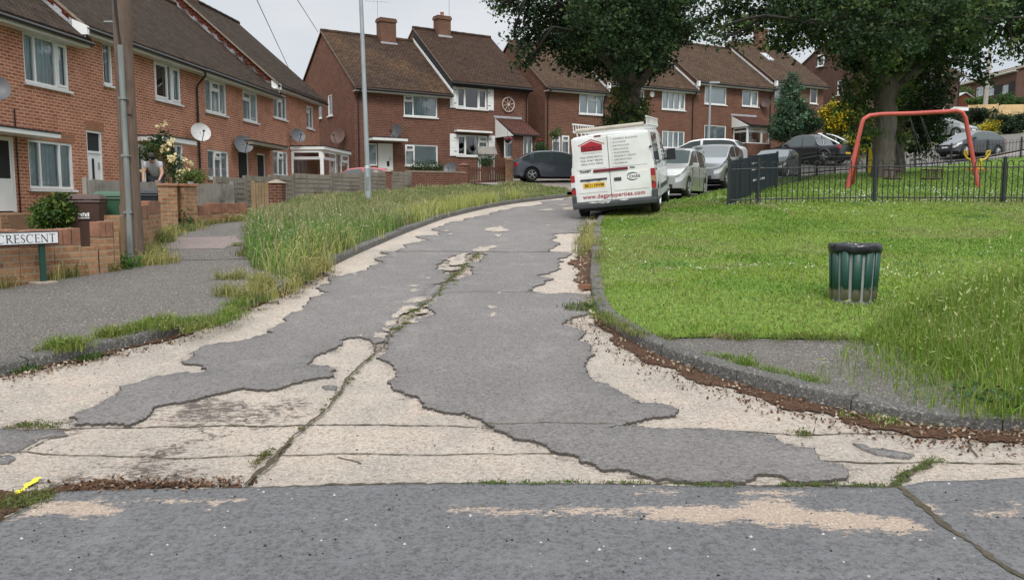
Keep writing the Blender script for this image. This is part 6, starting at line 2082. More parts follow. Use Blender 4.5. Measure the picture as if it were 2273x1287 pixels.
# blue-green conifer in front of the last terrace house
YC = 54.0
cb = W(1757, 305, YC); cb.z = g(cb.x, YC)
t = thing('conifer_tree', 'green conical conifer before the last terrace house', 'tree', cb)
cones = []
for k in range(9):
    f = k / 8
    p = W(1757, 292 - f * 118, YC) - cb
    cones.append((p, (1.32 * (1 - f) ** .7 + .16, 1.32 * (1 - f) ** .7 + .16, .55)))
foliage('crown', cones, (0.055, 0.105, 0.058), t, 6.0, 30, .16, .12, base2=(0.095, 0.155, 0.09), f2=.35, shell=.5)
mb = MB(); mb.tube([(0, 0, -.2), (0, 0, 3.0)], [.14, .05], 8); mb.build('trunk', M_bark, t)
Yb = 52.5
def bx_(label, px, py, Y, rpx, rpy, col, **k):
    return bush(label, W(px, py, Y), (rpx * Y / F, rpx * Y / F * .9, rpy * Y / F), col, **k)
bx_('dark green shrub between the conifer and the yellow bush', 1800, 275, 53.5, 26, 34, (0.022, 0.045, 0.018), leaf=.10, n=4, seed=3)
bx_('shrub covered in yellow flowers above the pickup', 1862, 268, 56.5, 46, 42, (0.085, 0.13, 0.022), base2=(0.62, 0.46, 0.02), f2=.42, leaf=.12, n=5, seed=4, lumps=8, name='yellow_bush', spread=.16)
bx_('yellow-green shrub left of the big oak\'s trunk', 1905, 320, 50.0, 30, 40, (0.075, 0.12, 0.022), base2=(0.48, 0.38, 0.02), f2=.30, leaf=.11, n=4.5, seed=5)
bx_('green shrub on the bank below the gable house', 1895, 245, 58.0, 34, 26, (0.06, 0.105, 0.025), leaf=.12, n=4, seed=6)
bx_('low dark shrub behind the pickup', 1850, 322, 55.0, 40, 22, (0.03, 0.06, 0.02), leaf=.10, n=4, seed=26)
# hedges and shrubs on the far right bank
for i, (lab, px, py, Y, rx, ry, col, kw) in enumerate([
    ('dark clipped hedge on the bank, its left end', 2112, 278, 61, 46, 26, (0.018, 0.034, 0.014), {}),
    ('dark hedge under the yellow timber panels', 2160, 258, 66, 52, 18, (0.022, 0.042, 0.016), {}),
    ('dark rounded hedge at the right of the golden bush', 2232, 278, 61, 42, 32, (0.018, 0.036, 0.014), {}),
    ('long dark hedge at the right edge of the picture', 2290, 268, 63, 40, 26, (0.03, 0.05, 0.018), {}),
    ('golden yellow rounded bush on the bank', 2195, 281, 58.5, 21, 20, (0.24, 0.22, 0.02), dict(base2=(0.42, 0.34, 0.02), f2=.5)),
    ('round green bush above the timber panels', 2232, 219, 84, 19, 16, (0.05, 0.10, 0.025), {}),
    ('green hedge right of the round green bush', 2272, 224, 86, 30, 10, (0.05, 0.09, 0.025), {}),
    ('low green hedge left of the round green bush', 2175, 226, 86, 36, 8, (0.075, 0.13, 0.03), {}),
    ('light green shrub beside the red shed', 2143, 208, 92, 18, 14, (0.075, 0.12, 0.035), {}),
    ('small green shrub at the foot of the golden bush', 2150, 297, 58, 18, 10, (0.09, 0.12, 0.03), {}),
    ('dark shrub behind the swing frame\'s corner', 2075, 262, 58, 24, 22, (0.02, 0.04, 0.016), {})]):
    bx_(lab, px, py, Y, rx, ry, col, leaf=.13, n=3.2, seed=40 + i, name='hedge' if 'hedge' in lab else 'bush', cat='hedge' if 'hedge' in lab else 'bush', lumps=6, spread=.14, **kw)
# garden plants on the left and in front of the pair
bush('round dark green bush behind the street-sign wall', W(124, 468, 14.3), (.35, .35, .36), (0.045, 0.085, 0.016), n=60, leaf=.05, base2=(0.10, 0.15, 0.03), f2=.35, seed=60, spread=.06, stem=False, zg=g(-7.9, 14.3) + .1, lumps=7)
rp = W(352, 370, 23.0)
rose = thing('rose_bush', 'tall rose bush full of cream flowers beside the man', 'rose bush', (rp.x, rp.y, g(rp.x, rp.y)))
rb = [(W(x, y, 23.4) - rose.location, r * 23.4 / F) for x, y, r in ((345, 340, 24), (362, 325, 20), (335, 325, 16), (385, 360, 22), (395, 385, 20), (370, 350, 18), (405, 400, 16), (360, 300, 10), (352, 378, 16), (330, 350, 14))]
foliage('foliage', rb, (0.035, 0.07, 0.02), rose, 9, 26, .11, .07, base2=(0.075, 0.115, 0.03), f2=.3)
fl = np.array([tuple(W(x + rng.uniform(-5, 5), y + rng.uniform(-4, 4), 22.9 + rng.uniform(-.3, .2)) - rose.location) for x, y in ((366, 330), (372, 322), (362, 336), (374, 346), (380, 350), (370, 355), (384, 357), (393, 343), (380, 318), (412, 352), (416, 362), (400, 384), (410, 388), (404, 378), (360, 274), (362, 276), (395, 396), (318, 374), (402, 400), (388, 312), (376, 312), (414, 380), (408, 396))])
fp = np.repeat(fl, 9, 0) + rng.normal(size=(len(fl) * 9, 3)) * .045
leaves('flowers', fp, .085, tint(len(fp), (0.78, 0.66, 0.38), .08, .03), M_petal, rose)
mb = MB()
for i, (c, r) in enumerate(rb[:7]):
    limb(mb, (0, .2, -.1), c, .02, .008, 5, .6, i)
mb.build('stems', M_bark, rose)
bush('feathery light green shrub below the pale dish', W(425, 394, 22.5), (.42, .35, .30), (0.085, 0.125, 0.03), n=14, leaf=.05, seed=61, spread=.08, base2=(.14, .17, .05), f2=.3)
bush('low clipped hedge under the big white window of the pair', W(945, 372, 41.5), (1.0, .4, .28), (0.028, 0.055, 0.018), n=9, leaf=.06, seed=62, name='hedge', cat='hedge', zg=3.0, stem=False)
bush('leafy green shrub under the bird table', W(1078, 364, 41.0), (.42, .38, .42), (0.04, 0.09, 0.03), n=11, leaf=.06, seed=63)
bush('green shrub by the porch of the brick pair, over the grey car', W(1198, 338, 45.0), (.50, .45, .55), (0.05, 0.09, 0.03), n=10, leaf=.07, seed=64)
bush('small thin shrub at the foot of the first terrace house', W(1232, 298, 48.5), (.35, .3, .4), (0.10, 0.13, 0.045), n=8, leaf=.07, seed=65)
bush('dark shrub under the end house\'s window at the gate', W(1740, 303, 56.5), (1.0, .5, .5), (0.02, 0.038, 0.016), n=6, leaf=.09, seed=66)
for lab, px, py in (('hanging basket of crimson flowers left of the porch', 1127, 310), ('hanging basket of crimson flowers at the right of the porch', 1196, 313)):
    c = W(px, py, 45.6)
    t = thing('hanging_basket', lab, 'hanging basket', c, 0, 'flower baskets on the pair')
    mb = MB(); mb.lathe([(.02, -.20), (.12, -.16), (.18, -.04), (.19, 0)], 12, 0); mb.build('basket', M_dark, t)
    foliage('flowers', [(Vector((0, 0, .02)), (.19, .19, .13))], (0.34, 0.02, 0.06), t, 60, 14, .035, .05, base2=(0.05, 0.08, 0.02), f2=.3)
    mb = MB(); mb.tube([(0, 0, .1), (0, 0, .5), (.2, .35, .55)], .008, 5); mb.build('hook', M_dark, t)

# ------------------------------------------------------------------ grass
def blades(name, pts, h, w_, col, zoff=.1, lean=.35, heads=None, headcol=(.42, .38, .19), parent=None, ks='stuff', wind=(0, 0)):
    n = len(pts)
    z = gv(pts[:, 0], pts[:, 1]) + zoff
    base = np.column_stack([pts, z])
    az = rng.uniform(0, 2 * math.pi, n)
    ld = np.column_stack([np.cos(az) + wind[0], np.sin(az) + wind[1], np.zeros(n)])
    ln = (np.abs(rng.normal(0, lean, n)) + .08)[:, None]
    side = np.column_stack([-np.sin(az + rng.normal(0, .8, n)), np.cos(az), np.zeros(n)])
    side /= np.linalg.norm(side, axis=1)[:, None]
    h = h[:, None]; w_ = w_[:, None]
    def at(t, drop=.0):
        return base + ld * ln * h * t ** 2 + np.array([0, 0, 1]) * h * (t - drop * t ** 3 * np.minimum(ln, .9) * .45)
    m1, m2, tip = at(.4), at(.75, 1), at(1.0, 1)
    V = np.stack([base - side * w_ * .5, base + side * w_ * .5, m1 - side * w_ * .45, m1 + side * w_ * .45, m2 - side * w_ * .3, m2 + side * w_ * .3, tip], 1)
    k = np.arange(n)[:, None] * 7
    Fi = np.concatenate([k + np.array([[0, 1, 3]]), k + np.array([[0, 3, 2]]), k + np.array([[2, 3, 5]]), k + np.array([[2, 5, 4]]), k + np.array([[4, 5, 6]])], 1).reshape(-1)
    C = np.repeat(col, 7, 0)
    Vf = V.reshape(-1, 3)
    if heads is not None and heads.any():
        q = tip[heads]
        d = (tip - m2)[heads]; d /= np.linalg.norm(d, axis=1)[:, None]
        d[:, 2] -= .25
        s2 = side[heads]
        m = len(q)
        hl = rng.uniform(.04, .085, m)[:, None] * np.clip(h[heads] / .45, .6, 1.2)
        hw = hl * .13
        up = np.cross(s2, d)
        VV = np.stack([q, q + d * hl * .4 + s2 * hw, q + d * hl * .4 - s2 * hw, q + d * hl * .4 + up * hw, q + d * hl], 1).reshape(-1, 3)
        o = len(Vf)
        kk = o + np.arange(m)[:, None] * 5
        Fi = np.concatenate([Fi, np.concatenate([kk + np.array([[0, 1, 3]]), kk + np.array([[0, 3, 2]]), kk + np.array([[1, 4, 3]]), kk + np.array([[3, 4, 2]])], 1).reshape(-1)])
        Vf = np.vstack([Vf, VV])
        C = np.vstack([C, np.repeat(tint(m, headcol, .15, .06), 5, 0)])
    o = np_mesh(name, Vf, Fi, 3, M_blade, C, parent)
    return kind(o, ks) if ks else o
def pts_in(poly, n, clump=0.0, seed=0):
    q = np.array(poly)
    x0, y0 = q.min(0); x1, y1 = q.max(0)
    o = []
    tot = 0
    while tot < n:
        p = np.column_stack([rng.uniform(x0, x1, n * 2), rng.uniform(y0, y1, n * 2)])
        if clump:
            f = np.array([noise.noise(Vector((a * clump, b * clump, seed * 7.3))) for a, b in p])
            p = p[rng.random(len(p)) < .5 + f * 1.3]
        p = p[inside(p, poly)]
        o.append(p); tot += len(p)
    return np.concatenate(o)[:n]
def nz2(p, s, seed):
    return np.array([noise.noise(Vector((a * s, b * s, seed * 3.7))) for a, b in p])
# long grass on the verge
vp = pts_in(verge_poly, 46000, .5, 3)
n1 = nz2(vp, .55, 1); n2 = nz2(vp, 2.0, 2)
near = np.clip((22 - vp[:, 1]) / 9, 0, 1)
hh = (.17 + .30 * near + .17 * n1 + .09 * n2).clip(.07, .70) * rng.uniform(.4, 1.25, len(vp))
hh *= np.where(vp[:, 1] > 26, .75, 1)
cv = tint(len(vp), (0.165, 0.22, 0.07), .18, .12)
dry = (rng.random(len(vp)) < .42 + .5 * n1.clip(-.3, .6))
cv[dry] = tint(int(dry.sum()), (0.35, 0.325, 0.17), .16, .06)
lush = near > .55
gsel = lush & (rng.random(len(vp)) < .55)
cv[gsel] = tint(int(gsel.sum()), (0.12, 0.23, 0.045), .16, .10)
blades('long_grass', vp, hh, np.full(len(vp), .011) * (1 + vp[:, 1] / 40), cv, .09, .50, heads=(rng.random(len(vp)) < .34) & (hh > .18), headcol=(.40, .385, .25))
# pale barley heads along the kerb side of the verge
kp = np.array([p for p in kl if 11.0 < p[1] < 27 and p[0] < 2])
kp = kp[rng.integers(0, len(kp), 5200)] + rng.normal(size=(5200, 2)) * np.array([.16, .2]) + np.array([-.22, .12])
kp = kp[nz2(kp, .8, 5) > -.12]
blades('wild_barley', kp, rng.uniform(.14, .46, len(kp)), np.full(len(kp), .012), tint(len(kp), (0.36, 0.39, 0.12), .15, .06), .09, .45, heads=rng.random(len(kp)) < .7, headcol=(.46, .42, .16))
# lawn blades and daisies
near_lawn = [p for p in lawn_poly]
def lawn_pts(n, y0, y1, xmax):
    o = []; tot = 0
    while tot < n:
        y = y0 + (y1 - y0) * rng.random(n * 2) ** 1.25
        p = np.column_stack([rng.uniform(.8, xmax, n * 2), y])
        p = p[(p[:, 0] < y * .74 + 1.4) & inside(p, near_lawn)]
        o.append(p); tot += len(p)
    return np.concatenate(o)[:n]
lp = lawn_pts(125000, 6.9, 23, 18)
a = nz2(lp, .5, 8)
lc = tint(len(lp), (0.20, 0.285, 0.046), .16, .08)
m = a > .12
lc[m] = tint(int(m.sum()), (0.235, 0.315, 0.07), .16, .06)
m = nz2(lp, .22, 31) + .35 * nz2(lp, 1.6, 32) > .30
lc[m] = tint(int(m.sum()), (0.25, 0.285, 0.095), .16, .07)
m = nz2(lp, .8, 33) + .5 * nz2(lp, 3.0, 34) > .48
lc[m] = tint(int(m.sum()), (0.115, 0.215, 0.05), .14, .07)
m = (a < -.2)
lc[m] = tint(int(m.sum()), (0.135, 0.24, 0.034), .16, .06)
m = rng.random(len(lp)) < .10
lc[m] = tint(int(m.sum()), (0.26, 0.24, 0.11), .15, .05)
blades('lawn_grass', lp, (.042 + .022 * nz2(lp, 1.3, 9)).clip(.015, .09) * rng.uniform(.6, 1.3, len(lp)), .007 * (1 + lp[:, 1] / 11), lc, .098, .8)
lp2 = lawn_pts(30000, 22, 50, 33)
blades('lawn_grass', lp2, rng.uniform(.04, .10, len(lp2)), np.full(len(lp2), .03), tint(len(lp2), (0.165, 0.25, 0.05), .2, .1), .098, .7)
# daisies: flat white discs in drifts
dp = lawn_pts(30000, 9, 44, 26)
dn = nz2(dp, .55, 12) + .5 * nz2(dp, 2.2, 13)
dp = dp[((dn > .46) & (rng.random(len(dp)) < .7)) | (rng.random(len(dp)) < .012) | ((dp[:, 1] > 20.6) & (dp[:, 1] < 24.5) & (dn > .05))]
dz = gv(dp[:, 0], dp[:, 1]) + .098 + rng.uniform(.035, .06, len(dp))
k = len(dp)
rad = rng.uniform(.007, .012, k) * (1 + np.clip(dp[:, 1] - 10, 0, 30) / 40)
ang = rng.uniform(0, 6.28, k)
tl = rng.normal(0, .35, (k, 2))
DV = np.stack([np.column_stack([dp[:, 0] + rad * np.cos(ang + q * 1.047), dp[:, 1] + rad * np.sin(ang + q * 1.047), dz + rad * (np.cos(ang + q * 1.047) * tl[:, 0] + np.sin(ang + q * 1.047) * tl[:, 1])]) for q in range(6)], 1)
dcol = np.tile(np.array([[.78, .78, .74]]), (k, 1))
yl = rng.random(k) < .05
dcol[yl] = (.72, .58, .03)
kind(np_mesh('daisies', DV.reshape(-1, 3), np.arange(k * 6), 6, M_petal, np.repeat(dcol, 6, 0)), 'stuff')
# rank grass at the right front corner
rgp = G2([(1790, 838), (1840, 800), (1880, 762), (1930, 735), (2010, 700), (2090, 672), (2160, 660), (2330, 640)], .1) + [(6.2, 9.6), (6.4, 5.4)] + G2([(2273, 930), (2150, 928), (2050, 905), (1950, 882), (1860, 862)], .1)
tp = pts_in(rgp, 36000)
tp = tp[rng.random(len(tp)) < np.clip((tp[:, 0] - 2.6) / .75, .04, 1)]
d_ = np.clip((tp[:, 0] - 2.9) / 1.6, 0, 1)
th = (.08 + .27 * d_ + .10 * nz2(tp, 1.2, 15)).clip(.05, .55) * rng.uniform(.45, 1.2, len(tp))
tcx = tint(len(tp), (0.14, 0.235, 0.026), .18, .10)
m = rng.random(len(tp)) < .22
tcx[m] = tint(int(m.sum()), (0.25, 0.27, 0.09), .15, .05)
blades('rank_grass', tp, th, np.full(len(tp), .0062), tcx, .088, .50, heads=(rng.random(len(tp)) < .10) & (th > .16), headcol=(.36, .42, .14))
tp2 = pts_in(rgp, 560)
blades('rank_grass', tp2, rng.uniform(.38, .70, len(tp2)) * np.clip((tp2[:, 0] - 2.2) / 1.6, .3, 1), np.full(len(tp2), .0058), tint(len(tp2), (0.20, 0.25, 0.08), .15, .06), .088, .5, heads=np.ones(len(tp2), bool), headcol=(.34, .38, .15))
# tufts and weeds
def tufts(name, spots, n_each, rad, h, col, zoff=.1, lean=.6, wd=.008, heads=.0, col2=None):
    P, H, C = [], [], []
    for (x, y), s in spots:
        k = int(n_each * s)
        q = rng.normal(size=(k, 2)) * rad * s ** .5 + np.array([x, y])
        P.append(q); H.append(rng.uniform(.35, 1.15, k) * h * s ** .5 * rng.uniform(.7, 1.2))
        c = tint(k, col if col2 is None or rng.random() < .6 else col2, .18, .09)
        C.append(c)
    P, H, C = np.concatenate(P), np.concatenate(H), np.concatenate(C)
    return blades(name, P, H, np.full(len(P), wd), C, zoff, lean, heads=(rng.random(len(P)) < heads) if heads else None)
def along(px, n, jit=.05, off=.1):
    q = np.array(dense(G2(px, off), .05, False))
    k = rng.integers(0, len(q), n)
    return [((q[i][0] + rng.normal(0, jit), q[i][1] + rng.normal(0, jit)), rng.uniform(.4, 1.5)) for i in k]
GR, GY = (0.155, 0.225, 0.045), (0.33, 0.31, 0.11)
tufts('kerb_tufts', along([(100, 778), (150, 770), (185, 768)], 16, .05) + along([(240, 748), (300, 728), (370, 715)], 22, .05) + along([(270, 740), (390, 722), (480, 700), (560, 665)], 18, .04) +
      along([(430, 735), (520, 700), (590, 668)], 12, .04), 60, .055, .11, GR, .095, .7, .007, .06, (.18, .22, .05))
tufts('pavement_weeds', along([(545, 665), (570, 650), (592, 632)], 26, .05) + along([(470, 652), (520, 658), (548, 662)], 8, .03) + along([(480, 620), (560, 618), (590, 622)], 12, .03), 46, .05, .17, (.20, .22, .065), .098, .5, .007, .35, GY)
tufts('kerb_tufts', along([(620, 655), (650, 632), (700, 602), (720, 592)], 22, .06), 60, .06, .22, (.2, .22, .07), .08, .5, .008, .5, GY)
tufts('gutter_weeds', along([(1312, 508), (1305, 540), (1300, 575)], 24, .07, 0), 50, .06, .22, (.20, .21, .075), .012, .4, .009, .4, GY)
tufts('gutter_weeds', along([(1270, 688), (1300, 690), (1316, 684)], 8, .05, 0), 50, .06, .09, (.10, .14, .04), .012, .8, .010)
tufts('gutter_weeds', along([(1480, 795), (1600, 832), (1800, 890)], 6, .04, 0) + along([(1880, 930), (2010, 938)], 8, .06, 0), 24, .04, .05, GR, .012, .8, .006)
tufts('gutter_weeds', along([(30, 826), (70, 822)], 8, .03, 0) + along([(190, 800), (230, 790)], 4, .03, 0) + along([(480, 722), (490, 720)], 2, .02, 0), 40, .04, .05, (.07, .12, .03), .012, .9, .010)
tufts('joint_moss', along(joint_px[1:], 130, .008, 0) + along([(565, 1040), (600, 1005)], 26, .018, 0), 16, .012, .012, (.105, .115, .03), .016, 1.1, .007, 0, (.16, .13, .05))
tufts('joint_moss', along([(880, 735), (985, 640), (1060, 565)], 60, .03, 0), 20, .03, .03, (.12, .15, .035), .016, 1.0, .010, 0, (.2, .19, .07))
tufts('joint_moss', along([(1040, 1077), (1300, 1074), (1620, 1081)], 70, .008, 0) + along([(1740, 1080), (1980, 1083)], 40, .008, 0) + along([(1985, 1080), (2010, 1055), (2055, 1030), (2085, 1022)], 45, .018, 0), 16, .014, .014, (.11, .15, .04), .012, 1.0, .006)
tufts('joint_moss', along([(0, 1130), (30, 1120), (60, 1112)], 30, .06, 0) + along([(1765, 966), (1790, 966)], 8, .02, 0) + along([(40, 950), (120, 950)], 16, .02, 0), 26, .03, .022, (.12, .14, .04), .014, 1.0, .007)
tufts('path_edge_grass', along([(345, 560), (330, 582), (370, 588)], 26, .07) + along([(385, 520), (350, 545)], 14, .08), 60, .07, .22, (.17, .20, .06), .095, .5, .009, .4, GY)
tufts('path_edge_grass', along([(390, 520), (450, 498), (545, 488), (560, 478)], 40, .10), 50, .09, .18, (.16, .19, .06), .095, .5, .012, .3, GY)
tufts('path_edge_grass', along([(110, 620), (150, 615), (190, 608)], 22, .05), 46, .05, .20, (.15, .17, .06), .095, .4, .008, .4, GY)
tufts('path_edge_grass', along([(215, 600), (250, 600)], 12, .05) + along([(120, 605), (10, 640)], 8, .04), 40, .05, .22, (.24, .22, .08), .095, .6, .007, .5)
tufts('path_edge_grass', along([(548, 580), (552, 540), (560, 505)], 24, .06), 50, .06, .10, (.15, .18, .05), .095, .6, .009)
tufts('path_edge_grass', along([(1600, 792), (1700, 822), (1800, 848)], 20, .03, .09), 40, .04, .06, GR, .088, .8, .006)
lx = along([(1335, 700), (1330, 640), (1332, 560), (1330, 500)], 60, .03)
tufts('lawn_edge_grass', lx + along([(1345, 705), (1400, 738), (1480, 752)], 26, .03) + along([(1480, 748), (1700, 748), (1900, 752)], 30, .03), 40, .05, .06, (.14, .19, .04), .095, .8, .006, 0, (.24, .22, .09))
def leafy(name, px, n, rad, col, size, zoff=.1, h=.16, base2=None):
    c = G(*px, zoff)
    p = np.column_stack([c.x + rng.normal(0, rad, n), c.y + rng.normal(0, rad, n), c.z + np.abs(rng.normal(0, h * .5, n))])
    cc = tint(n, col, .2)
    return leaves(name, p, size, cc, M_leaf)
kind(leafy('leafy_weeds', (270, 594), 320, .13, (.075, .15, .03), .05, .1, .16), 'stuff')
kind(leafy('leafy_weeds', (2205, 925), 420, .10, (.055, .11, .04), .035, .0, .16), 'stuff')
kind(leafy('leafy_weeds', (410, 505), 260, .10, (.05, .10, .03), .05, .1, .30), 'stuff')
# dry leaves and twigs caught in the gutters
def litter(name, pts, n, jit, zoff, size=.03, cols=((.40, .33, .24), (.20, .11, .06), (.50, .42, .32))):
    q = np.array(pts)
    p = q[rng.integers(0, len(q), n)] + rng.normal(size=(n, 2)) * jit
    z = gv(p[:, 0], p[:, 1]) + zoff + rng.uniform(0, .012, n)
    col = np.array(cols)[rng.integers(0, len(cols), n)] * rng.uniform(.7, 1.2, (n, 1))
    o = leaves(name, np.column_stack([p, z]), size, col, M_petal, None, 2.2)
    return kind(o, 'stuff')
litter('leaf_litter', offset_line(near_r, .06), 420, .05, .018, .026)
litter('leaf_litter', offset_line(near_r, .17), 420, .09, .018, .020)
litter('leaf_litter', offset_line(near_l, -.08), 420, .06, .018, .022)
litter('leaf_litter', offset_line([p for p in RKs if 9.2 < p[1] < 14 and p[0] < 3], .12), 260, .08, .02, .030)
litter('leaf_litter', [tuple(G(x, y)[:2]) for x, y in ((1490, 790), (1540, 815), (2000, 935), (2030, 940), (1960, 925), (1330, 700), (1900, 925))], 70, .05, .022, .05, ((.55, .48, .36), (.50, .40, .27)))
litter('needle_litter', offset_line(near_r, .28), 1500, .10, .004, .022, ((.13, .065, .036), (.17, .095, .055), (.08, .045, .03)))
litter('needle_litter', offset_line(near_l, -.14), 900, .07, .004, .022, ((.13, .065, .036), (.17, .095, .055), (.30, .24, .17)))
litter('needle_litter', [tuple(G(x, y)[:2]) for x, y in zip(np.linspace(130, 540, 60), np.linspace(1082, 1074, 60))], 500, .05, .010, .02, ((.13, .065, .036), (.17, .095, .055), (.3, .22, .15), (.06, .035, .02)))
# loose grit on the roads
def grit(name, poly, n, zoff, size, cols):
    p = pts_in(poly, n)
    z = gv(p[:, 0], p[:, 1]) + zoff
    s_ = size * rng.uniform(.4, 1.4, n)[:, None]
    base = np.array([[-1, -.8, 0], [1, -.7, 0], [.8, .9, 0], [-.9, .8, 0], [0, 0, 1.1]])
    a = rng.uniform(0, 6.28, n)
    ca, sa__ = np.cos(a)[:, None], np.sin(a)[:, None]
    V = np.stack([np.column_stack([p[:, 0] + (s_ * (b[0] * ca - b[1] * sa__))[:, 0], p[:, 1] + (s_ * (b[0] * sa__ + b[1] * ca))[:, 0], z + (s_ * b[2])[:, 0]]) for b in base], 1)
    k = np.arange(n)[:, None] * 5
    Fi = np.concatenate([k + np.array([[0, 1, 4]]), k + np.array([[1, 2, 4]]), k + np.array([[2, 3, 4]]), k + np.array([[3, 0, 4]])], 1).reshape(-1)
    c = np.array(cols)[rng.integers(0, len(cols), n)]
    return kind(np_mesh(name, V.reshape(-1, 3), Fi, 3, M_petal, np.repeat(c, 5, 0)), 'stuff')
near_road = [(-4, 2.4), (4.2, 2.4), (4.2, 4.3), (-3.4, 4.3)]
grit('loose_grit', near_road, 420, .012, .0055, ((.02, .02, .022), (.02, .02, .022), (.55, .53, .5)))
grit('loose_grit', [(-4.5, 4.6), (2.5, 4.6), (1.5, 9), (-3, 9)], 700, .014, .006, ((.03, .028, .026), (.45, .4, .34), (.12, .09, .07)))
pm = pts_in(pave_poly, 1500); pm = pm[(pm[:, 1] < 12.5)]
litter('leaf_litter', pm, 900, .02, .102, .012, ((.48, .44, .38), (.55, .52, .46), (.3, .25, .2)))
# ================================================================== WALLS, FENCES, STREET FURNITURE
M_coping = brick_mat('brick_on_edge', (0.33, 0.15, 0.085), (0.40, 0.20, 0.12), (0.24, 0.18, 0.13), bw=.11, bh=.24, ms=.008)
M_woodg = wood_mat('weathered_grey_wood', (0.20, 0.18, 0.155), (0.34, 0.315, 0.28))
M_woodh = wood_mat('weathered_panel_wood', (0.165, 0.142, 0.115), (0.27, 0.24, 0.20), vertical=False)
M_woodb = wood_mat('brown_stained_wood', (0.10, 0.042, 0.028), (0.15, 0.065, 0.045))
M_woody = wood_mat('yellowish_timber', (0.22, 0.145, 0.075), (0.31, 0.215, 0.115))
M_woodp = wood_mat('raw_timber_panel', (0.58, 0.40, 0.20), (0.66, 0.48, 0.26), vertical=False)
M_pole = wood_mat('telegraph_pole_wood', (0.105, 0.066, 0.046), (0.165, 0.118, 0.09))
M_galv = plain('galvanised_steel', (0.33, 0.365, 0.38), .55, .25, var=.2, scale=3, stretch=(4, 4, .6))
M_galv2 = plain('weathered_zinc', (0.20, 0.22, 0.21), .6, .2, var=.25, scale=4, stretch=(5, 5, .5))
M_navy = plain('dark_navy_paint', (0.012, 0.019, 0.034), .6, var=.2, spec=.2)
M_rail = plain('black_railing_paint', (0.013, 0.016, 0.017), .5, var=.2)
M_green = plain('dark_green_paint', (0.010, 0.055, 0.040), .45, var=.25)
M_swing = plain('faded_red_paint', (0.43, 0.075, 0.060), .5, var=.16, scale=3)
M_signw = plain('sign_white', (0.72, 0.73, 0.74), .4, var=.05)
M_yel = plain('yellow_play_paint', (0.72, 0.50, 0.02), .45, var=.08)
M_binbr = plain('brown_plastic', (0.055, 0.024, 0.018), .5, var=.15)
M_bingr = plain('green_plastic', (0.028, 0.085, 0.045), .5, var=.15)
M_binbk = plain('black_bin_plastic', (0.012, 0.016, 0.022), .45, var=.15)
M_bag = plain('black_bin_liner', (0.010, 0.012, 0.016), .28, var=.3, scale=9, bmp=.8, bscale=14)
M_stone = plain('pale_stone', (0.27, 0.225, 0.175), .9, var=.2)

def ground_line_wall(label, pxa, pxb, segs, thick=.21, mat=None, zoff=.06, group=None, dirpier='end'):
    """a garden wall along the ground from pxa to pxb; segs: (px left, px right, py top, kind)"""
    a, b = G(*pxa, .1), G(*pxb, .1)
    phi = math.atan2(b.y - a.y, b.x - a.x)
    z0 = min(a.z, b.z)
    fc = Facade(a.x, a.y, z0, phi)
    t = thing('garden_wall', label, 'wall', fc.o, phi, group)
    for i, (xl, xr2, yt, k) in enumerate(segs):
        s0, zt = fc.at(xl, yt); s1, zt2 = fc.at(xr2, yt)
        zt = (zt + zt2) / 2 if k != 'pier' else zt
        if k == 'pier':
            if (s1 - s0) > .5:      # seen nearly end-on: a square pier
                sp = (xr2 - xl) * (fc.o + fc.d * s0).y / F
                s0, s1 = (s1 - sp, s1) if dirpier == 'end' else (s0, s0 + sp)
                zt = fc.at(xl if dirpier != 'end' else xr2, yt)[1]
            mb = MB(); mb.box(s0, -.06, -.6, s1, thick + .08, zt - .05, 0); mb.box(s0 - .03, -.09, zt - .05, s1 + .03, thick + .11, zt, 1)
            mb.build('pier', [mat or M_brickW, M_coping], t, bevel=.006)
        else:
            mb = MB(); mb.box(s0 + .003, 0, -.6, s1 - .003, thick, zt - (.21 if k == 'soldier' else .0), 0)
            mb.build('wall', mat or M_brickW, t)
            if k == 'soldier':
                n = max(2, int((s1 - s0) / .112)); rr = random.Random(i + int(xl))
                mb = MB()
                for j in range(n):
                    u0, u1 = s0 + (s1 - s0) * j / n + .004, s0 + (s1 - s0) * (j + 1) / n - .004
                    d = rr.uniform(-.006, .006)
                    mb.box(u0, -.004 + d, zt - .208, u1, thick + .004 + d, zt + rr.uniform(-.006, .006), 0)
                mb.build('coping', M_copingb, t, bevel=.006)
    return t, fc
M_copingb = plain('red_coping_brick', (0.235, 0.112, 0.068), .9, var=.42, scale=4, bmp=.4)
ground_line_wall('low brick garden wall behind the street name sign', (-80, 648), (262, 600), [(-80, 40, 512, 'soldier'), (40, 118, 511, 'soldier'), (118, 178, 508, 'soldier'), (178, 217, 549, 'flat'), (217, 250, 492, 'soldier'), (250, 262, 478, 'flat')], mat=M_brickW)
wB, fB = ground_line_wall('brick garden wall right of the telegraph pole, topped by upright bricks', (300, 580), (388, 508), [(300, 330, 456, 'soldier'), (330, 356, 447, 'soldier'), (356, 388, 408, 'pier')])
wC, fC = ground_line_wall('brick garden wall with a tall pier below the grey board fence', (401, 506), (548, 487), [(402, 431, 408, 'pier'), (431, 468, 456, 'soldier'), (468, 548, 451, 'soldier')], dirpier='start')
# gate post by the pole
gp = G(266, 592, .1)
t = thing('gate_post', 'square timber post at the right end of the sign wall', 'post', gp)
mb = MB(); mb.box(-.055, -.055, -.3, .055, .055, W(264, 478, gp.y).z - gp.z); mb.build('post', M_woody, t, bevel=.008)

